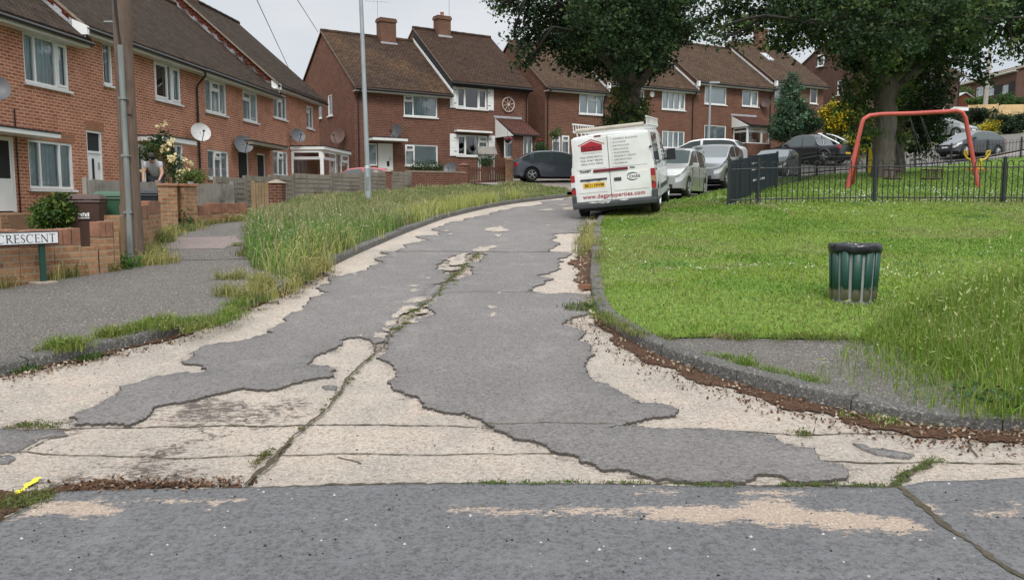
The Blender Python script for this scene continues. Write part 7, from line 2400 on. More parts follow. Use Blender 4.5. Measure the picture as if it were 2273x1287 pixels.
def board_fence(label, a, b, h, n, mat, rails=True, vertical=True, post_every=1.8, group=None, name='wooden_fence', gap=.008, ztop=None, posts=True, pick=False, wid=None, zo=0.0):
    a, b = Vector(a), Vector(b)
    d = b - a; L = Vector((d.x, d.y)).length
    t = thing(name, label, 'fence', (a.x, a.y, a.z + zo), math.atan2(d.y, d.x), group)
    sl = (b.z - a.z) / L
    rr = random.Random(int(L * 100))
    mb = MB()
    if vertical:
        for i in range(n):
            u0, u1 = L * i / n + gap, L * (i + 1) / n - gap
            z = sl * (u0 + u1) / 2
            y = rr.uniform(-.006, .006)
            hh = h + rr.uniform(-.015, .015)
            if pick:
                mb.prism([(u0, y, z), (u1, y, z), (u1, y, z + hh - .05), ((u0 + u1) / 2, y, z + hh), (u0, y, z + hh - .05)], (0, .02, 0))
            else:
                mb.box(u0, y, z, u1, y + .018, z + hh)
    else:
        m = max(1, int(L / post_every + .5))
        for k in range(m):
            p0, p1 = L * k / m + .05, L * (k + 1) / m - .05
            for i in range(n):
                z0 = sl * (p0 + p1) / 2 + h * i / n
                tw = rr.uniform(-.006, .006)
                mb.hexa([(p0, -.012, z0 + tw), (p1, -.012, z0 - tw), (p1, .006, z0 - tw), (p0, .006, z0 + tw), (p0, .002, z0 + h / n + .012 + tw), (p1, .002, z0 + h / n + .012 - tw), (p1, .012, z0 + h / n + .012 - tw), (p0, .012, z0 + h / n + .012 + tw)])
            for q in np.linspace(p0 + .03, p1 - .03, 4):
                mb.box(q - .02, -.035, sl * (p0 + p1) / 2, q + .02, -.013, sl * (p0 + p1) / 2 + h)
    mb.build('boards', mat, t)
    if posts:
        m = max(1, int(L / post_every + .5))
        for k in range(m + 1):
            q = L * k / m
            mb = MB(); mb.box(q - .045, -.03 if not vertical else .02, sl * q - .4, q + .045, .06 if not vertical else .11, sl * q + h + .05); mb.build('post', mat, t)
    if rails and vertical:
        for z in (.2, h - .2):
            mb = MB()
            mb.hexa([(0, .019, z), (L, .019, z + sl * L), (L, .05, z + sl * L), (0, .05, z), (0, .019, z + .07), (L, .019, z + sl * L + .07), (L, .05, z + sl * L + .07), (0, .05, z + .07)])
            mb.build('rail', mat, t)
    return t
def top_fence(label, p0, y0, p1, y1, h, n, mat, **k):
    """fence whose top runs between two photograph spots at given distances"""
    a = W(p0[0], p0[1], y0); b = W(p1[0], p1[1], y1)
    a.z -= h; b.z -= h
    return board_fence(label, a, b, h, n, mat, **k)
top_fence('grey close-boarded fence between the front gardens behind the wheelie bins', (196, 399), 17.2, (356, 405), 20.0, 1.05, 22, M_woodg, gap=.006)
top_fence('short grey board fence on the brick wall by the path', (429, 408), 18.9, (519, 408), 20.6, .62, 15, M_woodg, gap=.005, post_every=3.0)
top_fence('dark panel fence running back from the board fence', (478, 396), 25.0, (650, 389), 30.5, .95, 6, M_woodh, vertical=False)
top_fence('grey panel fence in front of the red car, left run', (650, 389), 30.6, (735, 386), 32.6, 1.0, 6, M_woodh, vertical=False)
top_fence('grey panel fence beside the steel lamp post', (735, 386), 32.7, (858, 382), 36.0, .95, 6, M_woodh, vertical=False)
top_fence('short grey panel fence right of the two brick posts', (868, 381), 36.0, (911, 383), 37.0, .85, 6, M_woodh, vertical=False, post_every=3)
top_fence('small brown picket gate in the grey fence', (561, 405), 25.0, (592, 405), 25.2, .85, 5, M_woody, posts=True, post_every=2, name='picket_gate', gap=.012)
top_fence('narrow slatted gate between the brick posts', (836, 382), 35.8, (852, 382), 36.0, .85, 4, M_woodg, post_every=2, name='picket_gate', gap=.02)
t = top_fence('red-brown picket fence by the grey hatchback', (1040, 371), 39.4, (1127, 366), 40.6, .95, 17, M_woodb, gap=.022, pick=True, name='picket_fence')
for lab, xl, xr2, yt, Y, h, m in (('stout brick pier with a pitched cap by the picket gate', 593, 625, 402, 26.0, 1.2, M_brickS), ('left one of two brick posts right of the lamp post', 829, 838, 380, 35.6, 1.1, M_brickS), ('right one of two brick posts right of the lamp post', 856, 868, 378, 35.9, 1.15, M_brickS),
                               ('buff brick pier at the end of the picket fence', 1122, 1139, 352, 40.2, 1.45, M_brickW), ('brick pier between the low wall and the picket fence', 1018, 1040, 364, 39.2, 1.15, M_brickS)):
    a = W(xl, yt, Y); b = W(xr2, yt, Y)
    t = thing('brick_pier', lab, 'gate pier', ((a.x + b.x) / 2, Y, a.z - h))
    wd = b.x - a.x
    mb = MB(); mb.box(-wd / 2, 0, -.5, wd / 2, wd, h - .06); mb.build('pier', m, t)
    mb = MB(); c = wd / 2 + .04; mb.hexa([(-c, -.04, h - .06), (c, -.04, h - .06), (c, wd + .04, h - .06), (-c, wd + .04, h - .06), (-.05, wd / 2 - .05, h + .05), (.05, wd / 2 - .05, h + .05), (.05, wd / 2 + .05, h + .05), (-.05, wd / 2 + .05, h + .05)]); mb.build('cap', M_stone if 'pitched' in lab or 'post' in lab else m, t)
# low brick wall along the pair's front garden
a = W(905, 379, 37.6); b = W(1040, 376, 39.3)
phi = math.atan2(b.y - a.y, b.x - a.x); Lw = Vector((b.x - a.x, b.y - a.y)).length
t = thing('garden_wall', 'dark brick garden wall before the brick pair', 'wall', (a.x, a.y, a.z - .95), phi)
mb = MB(); mb.box(0, 0, -.5, Lw, .22, .90); mb.build('wall', M_brickS, t)
mb = MB(); mb.box(-.02, -.02, .90, Lw + .02, .24, .96); mb.build('coping', M_stone, t)
# rough timber panels up on the bank
for i, (xl, yl, xr2, yr, Y) in enumerate(((2150, 235, 2172, 233, 76), (2173, 234, 2215, 231, 77), (2219, 236, 2300, 229, 78))):
    top_fence(['shortest raw timber panel on the bank, at its left end', 'middle raw timber panel on the bank', 'long raw timber panel running out of the right edge'][i], (xl, yl), Y, (xr2, yr), Y - .5, 1.0, 3, M_woodp, vertical=False, post_every=4, name='timber_fence')

# ---- wheelie bins
def wheelie(label, px, py_top, Y, mat, rz, h=1.06, wd=.52, group='wheelie bins by the garden walls'):
    p = W(px, py_top, Y)
    t = thing('wheelie_bin', label, 'wheelie bin', (p.x, p.y, p.z - h), rz, group)
    mb = MB()
    def ring(k, z, dy=0.0):
        w2, d2 = wd / 2 * k, .29 * k
        return [(-w2, -d2 + dy, z), (w2, -d2 + dy, z), (w2, d2 + dy, z), (-w2, d2 + dy, z)]
    mb.hexa(ring(.80, .04) + ring(.98, h - .13))
    mb.hexa(ring(1.03, h - .17) + ring(1.03, h - .115))
    mb.build('body', mat, t, bevel=.025)
    mb = MB()
    mb.hexa(ring(1.06, h - .11) + ring(1.02, h - .07)); mb.hexa(ring(.98, h - .072) + ring(.80, h - .01))
    mb.box(-wd / 2 * .8, .30, h - .10, wd / 2 * .8, .36, h - .06)
    mb.build('lid', mat, t, bevel=.015)
    for sd in (1, -1):
        mb = MB(); mb.lathe([(.10, -.025), (.10, .025)], 14, 0, Matrix.Translation((sd * wd * .38, .24, .10)) @ Matrix.Rotation(math.pi / 2, 4, 'Y')); mb.build('wheel', M_tyre, t)
    mb = MB(); mb.tube([(-wd / 2 * .7, .34, h - .13), (wd / 2 * .7, .34, h - .13)], .016, 6); mb.build('handle', M_black, t)
    return t
t = wheelie('brown wheelie bin with white lettering behind the low wall', 194, 430, 14.6, M_binbr, .25)
text_mesh(t, 'lettering', 'Biffa', .095, Matrix(((1, 0, 0, -.11), (0, math.sin(.0), -1, -.291), (0, 1, 0, .70), (0, 0, 0, 1))), M_signw, bold=.003) if False else None
mb = MB()
for i, x in enumerate((-.10, -.062, -.026, .012, .05)):
    mb.box(x, -.300, .665, x + .026, -.266, .735 - .012 * (i % 2))
mb.box(-.10, -.300, .635, .08, -.266, .648)
mb.build('lettering', M_signw, t)
wheelie('green wheelie bin left of the telegraph pole', 247, 424, 15.4, M_bingr, .15)
wheelie('black wheelie bin with a pale lid edge, right of the telegraph pole', 331, 420, 18.6, M_binbk, .1)
wheelie('black wheelie bin in the gap between two brick piers', 396, 424, 19.0, M_binbk, -.2)

# ---- telegraph pole with its cable conduit
pb = G(296, 580, .1)
ptop = W(269, 0, pb.y)
t = thing('telegraph_pole', 'brown wooden telegraph pole with a steel cable guard', 'telegraph pole', pb)
dirv = (ptop - pb); kz = 8.6 / dirv.z
tt = dirv * kz
mb = MB()
mb.tube([(0, 0, -.4)] + [tt * (i / 10) + Vector((random.uniform(-.004, .004), 0, 0)) for i in range(11)], [.168] + [.166, .138, .128, .125, .123, .121, .12, .118, .116, .115, .113], 18)
mb.build('pole', M_pole, t, smooth=60)
def onpole(z, dx, dy=-.0):
    return tt * (z / 8.6) + Vector((dx, dy, 0))
mb = MB(); mb.tube([onpole(.05, .045, -.175), onpole(.86, .04, -.150), onpole(3.05, .02, -.135)], .040, 10); mb.build('cable_guard', M_galv2, t, smooth=60)
mb = MB(); mb.tube([onpole(3.0, .02, -.135), onpole(3.5, -.03, -.13), onpole(4.3, -.06, -.12), onpole(6.0, -.05, -.12), onpole(8.4, -.02, -.12)], .017, 6); mb.tube([onpole(3.0, .01, -.135), onpole(3.6, -.02, -.13), onpole(4.5, -.045, -.125)], .012, 6); mb.build('cable', M_black, t)
for z in (.7, 1.5, 2.3):
    mb = MB(); c = onpole(z, .035, -.145); mb.box(c.x - .055, c.y - .048, c.z, c.x + .055, c.y + .02, c.z + .03); mb.build('strap', M_galv2, t)
mb = MB(); c = onpole(2.1, .07, -.11); mb.box(c.x - .05, c.y - .012, c.z, c.x + .05, c.y + .03, c.z + .11); mb.build('marker_plate', M_pole, t)
for i, z in enumerate((3.4, 4.0, 4.6, 5.2, 5.8, 6.4, 7.0, 7.6)):
    mb = MB(); s_ = 1 if i % 2 else -1; mb.tube([onpole(z, .05 * s_), onpole(z, .26 * s_)], .011, 5); mb.build('climbing_step', M_galv, t)

# ---- lamp posts
lb = G(817, 447, .1)
t = thing('lamp_post', 'tall grey steel lamp post in the long grass', 'lamp post', lb)
mb = MB(); mb.tube([(0, 0, -.3), (0, 0, .95), (0, 0, 1.02)], [.105, .105, .105], 14); mb.tube([(0, 0, 1.02), (0, 0, 1.10)], [.105, .075], 14); mb.build('base_column', M_galv, t, smooth=40)
tl_ = (W(801, 0, lb.y) - lb)
mb = MB(); mb.tube([(0, 0, 1.08), tl_ * (6.9 / tl_.z)], [.074, .058], 14); mb.build('shaft', M_galv, t, smooth=50)
mb = MB(); e = tl_ * (6.9 / tl_.z); mb.tube([e, e + Vector((.12, 0, .22)), e + Vector((.55, -.05, .34))], .035, 8); mb.build('arm', M_galv, t)
mb = MB(); mb.obox(Matrix.Translation(e + Vector((.80, -.07, .34))), .55, .22, .12); mb.build('lantern', M_galv, t, bevel=.04)
mb = MB(); mb.box(-.05, -.112, .35, .05, -.098, .75); mb.build('access_door', M_galv2, t)
p = W(1573, 330, 47.0); zg = g(p.x, p.y)
t = thing('lamp_post', 'thin grey lamp post standing before the porch house', 'lamp post', (p.x, p.y, zg))
hL = W(1574, 186, 47).z - zg
mb = MB(); mb.tube([(0, 0, -.3), (0, 0, 1.4), (0, 0, 1.5), (.02, 0, hL)], [.09, .09, .06, .05], 10); mb.build('shaft', M_galv, t)
mb = MB(); mb.tube([(.02, 0, hL - .02), (.35, -.05, hL + .02)], .03, 6); mb.obox(Matrix.Translation((.22, -.03, hL + .05)), .55, .2, .1); mb.build('lantern', M_galv, t)
p = W(2186, 232, 82.0); zg = g(p.x, p.y)
t = thing('utility_pole', 'pale wooden pole on the bank above the timber panels', 'telegraph pole', (p.x, p.y, zg - .2))
mb = MB(); mb.tube([(0, 0, 0), (.25, 0, W(2193, 100, 82).z - zg)], [.22, .17], 10); mb.build('pole', plain('pale_pole', (.36, .33, .30), .9), t)
# overhead wires running to the chimneys
for lab, a, b in (('overhead wire dropping to the far end of the left row', W(570, 0, 30), W(640, 150, 43)), ('overhead wire dropping to the gable of the brick pair', W(660, 0, 33), W(706, 72, 46))):
    d = (b - a); s_ = a - d * ((a.y + 8) / d.y)
    s_.z = max(s_.z, 8.5)
    pts = [s_.lerp(b, i / 24) for i in range(25)]
    n0 = [(s_ + (a - s_) * (i / 12)) for i in range(13)] + [a.lerp(b, i / 8) for i in range(1, 9)]
    mb = MB(); mb.tube(n0, .014, 5); o = mb.build('overhead_wire', plain('wire', (.10, .10, .105), .6)); tag(o, lab, 'wire')

# ---- aerials
ap = haf.at(838, 18, D_S / 2)
aerial('tv aerial on the left chimney of the brick pair', haf.o + haf.d * ap[0] + haf.n * (D_S / 2) + Vector((0, 0, hea + hra + .9)), max(1.2, W(838, 2, 47).z - (haf.o.z + hea + hra + .9)), 7, 1.3, .3)
ap = hbf.at(997, 25, D_S / 2)
t = thing('tv_aerial', 'thin mast beside the right chimney of the brick pair', 'aerial', hbf.o + hbf.d * ap[0] + hbf.n * (D_S / 2) + Vector((0, 0, heb + hrb)))
mb = MB(); mb.tube([(0, 0, -.3), (0, 0, 3.2)], .02, 6); mb.build('mast', M_steel, t)
s_, z_ = h4f.at(640, 150, D_L / 2)
# chimney stack far beyond the left row
for lab, px, py, sd_ in (('satellite dish on the front of the brick pair over the door canopy', 884, 295, 0), ('faint brown dish on the gable wall of the brick pair', 762, 306, 1)):
    if sd_ == 0:
        s_, z_ = haf.at(px, py); P0 = haf.o + haf.d * s_ + Vector((0, 0, z_)) - haf.n * .02
        dish(lab, P0, (-.5, -.8, .25), .40, M_dishG, (-.05, -.28, .03), 'satellite dishes on the houses')
    else:
        s_, z_ = gl_l.at(px, py); P0 = gl_l.o + gl_l.d * s_ + Vector((0, 0, z_)) - gl_l.n * .02
        dish(lab, P0, (-.3, -.9, .35), .42, plain('brown_dish', (.12, .07, .055), .6), (-.18, -.25, .03), 'satellite dishes on the houses')
P0 = W(1000, 376, 40.5)
dish('dark dish standing on the garden wall of the pair', P0 + Vector((0, .1, -.3)), (-.2, -.9, .3), .32, M_dishG, (0, -.08, .32), 'satellite dishes on the houses')
s_, z_ = T[2][1].at(1697, 231)
dish('small dark dish on the wall above the porch of the terrace', T[2][1].o + T[2][1].d * s_ + Vector((0, 0, z_)), (-.2, -.9, .3), .36, plain('red_brown_dish', (.06, .03, .025), .6), (0, -.25, .02), 'satellite dishes on the houses')

# ---- street name sign
sa_, sb_ = G(95, 626, .1), None
sgn = thing('street_sign', 'white street name plate on dark green posts, cut by the left edge', 'street sign', sa_)
fs = Facade(sa_.x, sa_.y - .05, sa_.z, math.atan2(G(262, 600).y - G(-80, 648).y, G(262, 600).x - G(-80, 648).x) + .02)
sgn.rotation_euler = (0, 0, fs.phi)
sgn.location = fs.o
l1, t1 = fs.at(126, 512); l0, b1 = fs.at(126, 542)
pw_ = 1.02
lx0 = l1 - pw_
mb = MB(); mb.box(lx0, -.045, b1, l1, -.020, t1); mb.build('border', M_black, sgn, bevel=.012)
mb = MB(); mb.box(lx0 + .018, -.052, b1 + .018, l1 - .018, -.0452, t1 - .018); pl_ = mb.build('plate', M_signw, sgn, bevel=.006)
# hand-cut roman letters: thick and thin strokes with serifs
def roman(word, x_right, zb, hgt, y, mat, parent):
    thick, thin = hgt * .13, hgt * .055
    W_ = {'C': .80, 'R': .74, 'E': .60, 'S': .52, 'N': .82, 'T': .72}
    gap_ = hgt * .17
    tot = sum(W_[c] * hgt for c in word) + gap_ * (len(word) - 1)
    x = x_right - tot
    def stroke(mb, pts, ws):
        L_, R_ = [], []
        for i, (px, pz) in enumerate(pts):
            a = pts[max(0, i - 1)]; b = pts[min(len(pts) - 1, i + 1)]
            d = Vector((b[0] - a[0], b[1] - a[1])); d = d.normalized() if d.length else Vector((1, 0)); w2 = (ws[i] if hasattr(ws, '__len__') else ws) / 2
            L_.append((px - d.y * w2, y, pz + d.x * w2)); R_.append((px + d.y * w2, y, pz - d.x * w2))
        for i in range(len(pts) - 1):
            mb.add([R_[i], R_[i + 1], L_[i + 1], L_[i]], [(0, 1, 2, 3)])
    for i_, ch in enumerate(word):
        mb = MB(); w = W_[ch] * hgt; h = hgt; z = zb
        def ser(cx, zz): stroke(mb, [(cx - thick * .95, zz), (cx + thick * .95, zz)], thin)
        if ch in 'RET':
            cx = x + thick if ch != 'T' else x + w / 2
            stroke(mb, [(cx, z), (cx, z + h)], thick); ser(cx, z + thin / 2); ser(cx - (.4 * thick if ch != 'T' else 0), z + h - thin / 2)
        if ch == 'C':
            A = np.linspace(.72, 2 * math.pi - .72, 22)
            stroke(mb, [(x + w * .53 + w * .5 * math.cos(a), z + h / 2 + h * .5 * math.sin(a)) for a in A], [thin + (thick - thin) * max(0, -math.cos(a)) ** .8 for a in A])
            stroke(mb, [(x + w * .90, z + h * .99), (x + w * .90, z + h * .74)], thin)
        elif ch == 'R':
            A = np.linspace(math.pi / 2, -math.pi / 2, 12); cx = x + thick
            stroke(mb, [(cx, z + h - thin / 2)] + [(x + w * .45 + w * .28 * math.cos(a), z + h * .76 + (h * .24 - thin / 2) * math.sin(a)) for a in A] + [(cx, z + h * .52 + thin / 2)], [thin] + [thin + (thick - thin) * math.cos(a) for a in A] + [thin])
            stroke(mb, [(x + w * .42, z + h * .52), (x + w * 1.0, z)], thick * .9)
        elif ch == 'E':
            cx = x + thick
            for zz, l in ((z + thin / 2, .98), (z + h * .52, .80), (z + h - thin / 2, .92)):
                stroke(mb, [(cx, zz), (x + w * l, zz)], thin)
                stroke(mb, [(x + w * l, zz - h * .07), (x + w * l, zz + h * .07)], thin)
        elif ch == 'S':
            pts = [(.88, .80), (.80, .93), (.50, 1.0 - .03), (.20, .90), (.13, .74), (.28, .60), (.52, .50), (.76, .40), (.90, .25), (.80, .09), (.48, .02), (.20, .08), (.10, .22)]
            stroke(mb, [(x + w * a, z + h * b) for a, b in pts], [thin, thin, thin, thick * .7, thick * .8, thick, thick, thick, thick * .8, thick * .7, thin, thin, thin])
        elif ch == 'N':
            for cx in (x + thick * .6, x + w - thick * .6):
                stroke(mb, [(cx, z), (cx, z + h)], thin); ser(cx, z + h - thin / 2 if cx > x + w / 2 else z + thin / 2)
            stroke(mb, [(x + thick * .2, z + h), (x + w - thick * .5, z)], thick)
        elif ch == 'T':
            stroke(mb, [(x, z + h - thin / 2), (x + w, z + h - thin / 2)], thin)
            for q in (x + thin / 2, x + w - thin / 2):
                stroke(mb, [(q, z + h), (q, z + h * .86)], thin)
        mb.build('letter', mat, parent)
        x += w + gap_
hgt_ = (t1 - b1) * .60
roman('CRESCENT', l1 - .055, b1 + (t1 - b1) * .20, hgt_, -.0535, M_ink, pl_)
for xx in (fs.at(95, 590)[0], lx0 + .14):
    mb = MB(); mb.box(xx - .035, -.02, -.2, xx + .035, .02, b1 + .02); mb.box(xx - .03, -.0195, b1 + .021, xx + .03, .02, t1 - .02); mb.build('post', M_green, sgn, bevel=.006)
mb = MB(); q = fs.at(95, 626)[0]; mb.box(q - .13, -.12, -.04, q + .13, .10, .012); mb.build('footing', M_stone, sgn, bevel=.01)

# ---- litter bin on the lawn
M_binslat, n_, b_ = new_mat('litter_bin_slat')
ob_ = coords(n_, 'Object')
sx_ = N(n_, 'ShaderNodeSeparateXYZ'); n_.links.new(ob_, sx_.inputs[0])
sc_ = N(n_, 'ShaderNodeMapRange'); sc_.inputs['From Min'].default_value = .02; sc_.inputs['From Max'].default_value = .22; sc_.inputs['To Min'].default_value = .62; sc_.inputs['To Max'].default_value = -.12
n_.links.new(sx_.outputs['Z'], sc_.inputs['Value'])
nn_ = N(n_, 'ShaderNodeTexNoise', Scale=11.0, Detail=6.0, Roughness=.65); n_.links.new(ob_, nn_.inputs['Vector'])
th_ = N(n_, 'ShaderNodeMath', operation='ADD'); n_.links.new(nn_.outputs['Fac'], th_.inputs[0]); n_.links.new(sc_.outputs[0], th_.inputs[1])
rg_ = N(n_, 'ShaderNodeMapRange'); rg_.inputs['From Min'].default_value = .62; rg_.inputs['From Max'].default_value = .78; n_.links.new(th_.outputs[0], rg_.inputs['Value'])
c_ = mixc(n_, rg_.outputs[0], c4((.005, .052, .036)), c4((.30, .25, .21)))     # paint scuffed and weathered off round the foot
n_.links.new(c_, b_.inputs['Base Color']); b_.inputs['Roughness'].default_value = .5
lbz = G(1893, 668, .1)
t = thing('litter_bin', 'round green slatted litter bin with a black liner on the lawn', 'litter bin', lbz)
rB = 54.5 / F * lbz.y
hB_ = W(1893, 541, lbz.y).z - lbz.z
mb = MB(); mb.lathe([(rB * .80, -.03), (rB * .82, .03), (rB * .90, hB_ * .9), (rB * .86, hB_ * .9), (rB * .78, .04)], 32); mb.build('drum', plain('grey_drum', (.27, .285, .275), .6, var=.25, scale=7), t, smooth=40)
for i in range(12):
    a0 = 2 * math.pi * i / 12 + .26
    mb = MB()
    vs, fs_ = [], []
    for z, r in ((.035, .865), (hB_ * .45, .91), (hB_ * .93, .955)):
        for k in range(5):
            a = a0 + (k / 4 - .5) * (2 * math.pi / 12) * .74
            rr_ = rB * r + .012 * math.cos((k / 4 - .5) * math.pi)
            vs.append((rr_ * math.cos(a), rr_ * math.sin(a), z))
    for r_i in range(2):
        for k in range(4):
            fs_.append((r_i * 5 + k, r_i * 5 + k + 1, (r_i + 1) * 5 + k + 1, (r_i + 1) * 5 + k))
    mb.add(vs, fs_)
    o = mb.build('slat', M_binslat, t, smooth=60)
    sm = o.modifiers.new('thick', 'SOLIDIFY'); sm.thickness = .012
mb = MB()
vs, fs_ = [], []
prof = [(.93, .845), (1.00, .86), (1.025, .90), (1.02, .96), (.995, 1.0), (.955, 1.005), (.91, .985), (.88, .90), (.80, .60), (.5, .45)]
nb = 56
rr = random.Random(9)
wrk = [[rr.uniform(-1, 1) for _ in range(nb)] for _ in prof]
for i, (r, z) in enumerate(prof):
    for k in range(nb):
        a = 2 * math.pi * k / nb
        cr_ = 1 + .012 * math.sin(a * 9 + i) + .010 * wrk[i][k] + .008 * math.sin(a * 23 + i * .6)
        vs.append((rB * r * cr_ * math.cos(a), rB * r * cr_ * math.sin(a), hB_ * z + .006 * wrk[i][k] + .012 * math.sin(a * 5 + 1) * (1 if i < 2 else .3)))
for i in range(len(prof) - 1):
    for k in range(nb):
        fs_.append((i * nb + k, i * nb + (k + 1) % nb, (i + 1) * nb + (k + 1) % nb, (i + 1) * nb + k))
fs_.append(tuple((len(prof) - 1) * nb + k for k in range(nb)))
mb.add(vs, fs_); mb.build('liner', M_bag, t, smooth=80)
mb = MB(); mb.lathe([(rB * .70, -.05), (rB * .70, .03)], 20); mb.build('base', M_ink, t)

# ---- swing frame
ys = 25.0
sA, sB = W(1881, 418, ys), W(2172, 417, ys)
sA.z, sB.z = g(sA.x, sA.y) + .1, g(sB.x, sB.y) + .1
t = thing('swing_set', 'faded red tubular swing frame with two cradle seats', 'swing', (sA.x, sA.y, 0))
o_ = Vector((sA.x, sA.y, 0))
cx = lambda px, py, y=ys: W(px, py, y) - o_
path = [Vector((0, 0, sA.z - .3)), cx(1881, 418), cx(1900, 330), cx(1913, 275), cx(1918, 264), cx(1930, 257), cx(1955, 254), cx(2030, 252), cx(2100, 248), cx(2122, 246), cx(2136, 250), cx(2143, 262), cx(2150, 300), cx(2172, 417)]
e_ = path[-1]; path.append(Vector((e_.x, e_.y, sB.z - .3)))
mb = MB(); mb.tube(path, .062, 12); mb.build('frame', M_swing, t, smooth=60)
for p0, p1, y1 in (((1905, 320), (1893, 417), ys + 1.1), ((2147, 290), (2170, 410), ys + 1.1)):
    a = cx(*p0); b = W(p1[0], p1[1] - 8, y1) - o_
    mb = MB(); mb.tube([a, b], .05, 10); mb.build('leg', M_swing, t, smooth=60)
for px_, (l, r, yt, yb) in (((1953, 1957), (1967, 1997, 377, 396)), ((2023, 2039), (2051, 2084, 377, 396))):
    xa, xb = W(l, yt, ys), W(r, yt, ys)
    zt, zb = W(l, yt, ys).z, W(l, yb, ys).z
    mb = MB()
    for y in (-.17, .17):
        mb.tube([xa - o_ + Vector((0, y, 0)), xb - o_ + Vector((0, y, 0))], .022, 6)
        mb.tube([xa - o_ + Vector((0, y, zb - zt)), xb - o_ + Vector((0, y, zb - zt))], .018, 6)
        for x in (xa.x, (xa.x + xb.x) / 2, xb.x):
            mb.tube([Vector((x, ys + y, zt)) - o_, Vector((x, ys + y, zb)) - o_], .016, 6)
    for x in (xa.x, xb.x):
        mb.tube([Vector((x, ys - .17, zt)) - o_, Vector((x, ys + .17, zt)) - o_], .022, 6)
    mb.box(xa.x - o_.x, -.17, zb - .03, xb.x - o_.x, .17, zb + .01)
    so_ = mb.build('swing_seat', plain('seat_rubber', (.055, .022, .02), .6), t)
    mb = MB()
    m_ = (px_[0] + px_[1]) / 2
    top0, top1 = W(m_ - 12 if m_ > 2000 else 1955, 255, ys), W(m_ + 12 if m_ > 2000 else 1979, 255, ys)
    for a, b in ((top0, xa), (top1, xb)):
        for y in (-.15, .15):
            mb.tube([a - o_, Vector((b.x, ys + y, zt)) - o_], .007, 5)
    mb.build('chain', M_trim, t)

# ---- bow-top railings round the playground
def railing(label, pts, h, n_between, zoff=.08, name='railing_fence', bars_r=.012, post_r=.032, group='black bow-top railings round the playground'):
    """pts: ground spots of the posts"""
    pts = [Vector((x, y, g(x, y) + zoff)) for x, y in pts]
    t = thing(name, label, 'railings', pts[0], 0, group)
    o = pts[0]
    for i, p in enumerate(pts):
        mb = MB(); q = p - o
        mb.box(q.x - post_r, q.y - post_r, q.z - .3, q.x + post_r, q.y + post_r, q.z + h + .10); mb.build('post', M_rail, t)
    for a, b in zip(pts[:-1], pts[1:]):
        d = b - a
        mb = MB()
        for z in (.14, h - .16):
            mb.tube([a - o + Vector((0, 0, z)), b - o + Vector((0, 0, z))], .017, 5)
        L = Vector((d.x, d.y)).length
        n = max(2, int(L / (n_between))) ; n += n % 2
        xs_ = [(k + .5) / n for k in range(n)]
        for k in range(0, n - 1, 2):
            p0, p1 = a + d * xs_[k] - o, a + d * xs_[k + 1] - o
            m = (p0 + p1) / 2; r = (p1 - p0) / 2
            mb.tube([p0 + Vector((0, 0, .03)), p0 + Vector((0, 0, h - .06))] + [m - r * math.cos(q) + Vector((0, 0, h - .06 + math.sin(q) * .06)) for q in (.6, 1.2, 1.57, 1.95, 2.55)] + [p1 + Vector((0, 0, h - .06)), p1 + Vector((0, 0, .03))], bars_r, 5)
        mb.build('bow_panel', M_rail, t)
    return t
YFr = 21.0
front = [tuple(W(px, 448, YFr)[:2]) for px in (1617, 1682, 1940, 2226, 2520, 2800)]
railing('front run of black bow-top railings facing the lawn', front, 1.06, .135)
side_px = [(1617, 448, 21.0), (1660, 428, 24.0), (1722, 416, 27.2), (1774, 405, 30.5), (1812, 397, 34), (1853, 392, 38.0), (1935, 384, 42.5)]
side = [tuple(W(a, b, c)[:2]) for a, b, c in side_px]
railing('side run of black railings going back from the dark gate panel', side[1:], 1.0, .19, bars_r=.009)
back = [tuple(W(px, 370, 45.0)[:2]) for px in (1940, 2030, 2110, 2190, 2264, 2345)]
railing('far run of black railings in front of the grey crossover', back, 1.05, .17, bars_r=.010)
# solid dark panels fixed on the side run
def dark_panel(label, a, b, z0, z1, kids=None, name='sign_panel'):
    a = Vector((a[0], a[1], g(*a) + .08)); b = Vector((b[0], b[1], g(*b) + .08))
    d = b - a; L = Vector((d.x, d.y)).length; phi = math.atan2(d.y, d.x)
    t = thing(name, label, 'panel', a, phi)
    sl = d.z / L
    mb = MB(); mb.hexa([(0, -.03, z0), (L, -.03, z0 + sl * L), (L, .0, z0 + sl * L), (0, .0, z0), (0, -.03, z1), (L, -.03, z1 + sl * L), (L, .0, z1 + sl * L), (0, .0, z1)]); mb.build('board', M_navy, t)
    for u in ((0.0, L * .5, L) if kids is None else (0.0, L)):
        mb = MB(); mb.box(u - .025, -.05, sl * u - .1, u + .025, .02, sl * u + z1 + .04); mb.build('post', M_rail, t)
    return t, L, sl
dark_panel('solid dark navy gate panel at the near corner of the railings', side[0], side[1], .04, 1.12, name='panel_fence')
tp_, Lp, slp = dark_panel('dark navy notice panel with faint white lettering on the railings', (side[1][0] + .05, side[1][1] + .1), side[2], .14, 1.16, 1)
rr = random.Random(3)
for k, (u0, u1, z, hh_) in enumerate(((.03, .10, .92, .05), (.12, .25, .93, .025), (.05, .42, .74, .055), (.10, .50, .42, .07))):
    mb = MB()
    u = u0
    while u < u1:
        w2 = rr.uniform(.015, .03)
        mb.box(u * Lp, -.036, z + slp * u * Lp, (u + w2 * .8) * Lp, -.0305, z + hh_ * rr.uniform(.7, 1) + slp * u * Lp)
        u += w2 * 1.35
    mb.build('lettering', M_dishW, tp_)
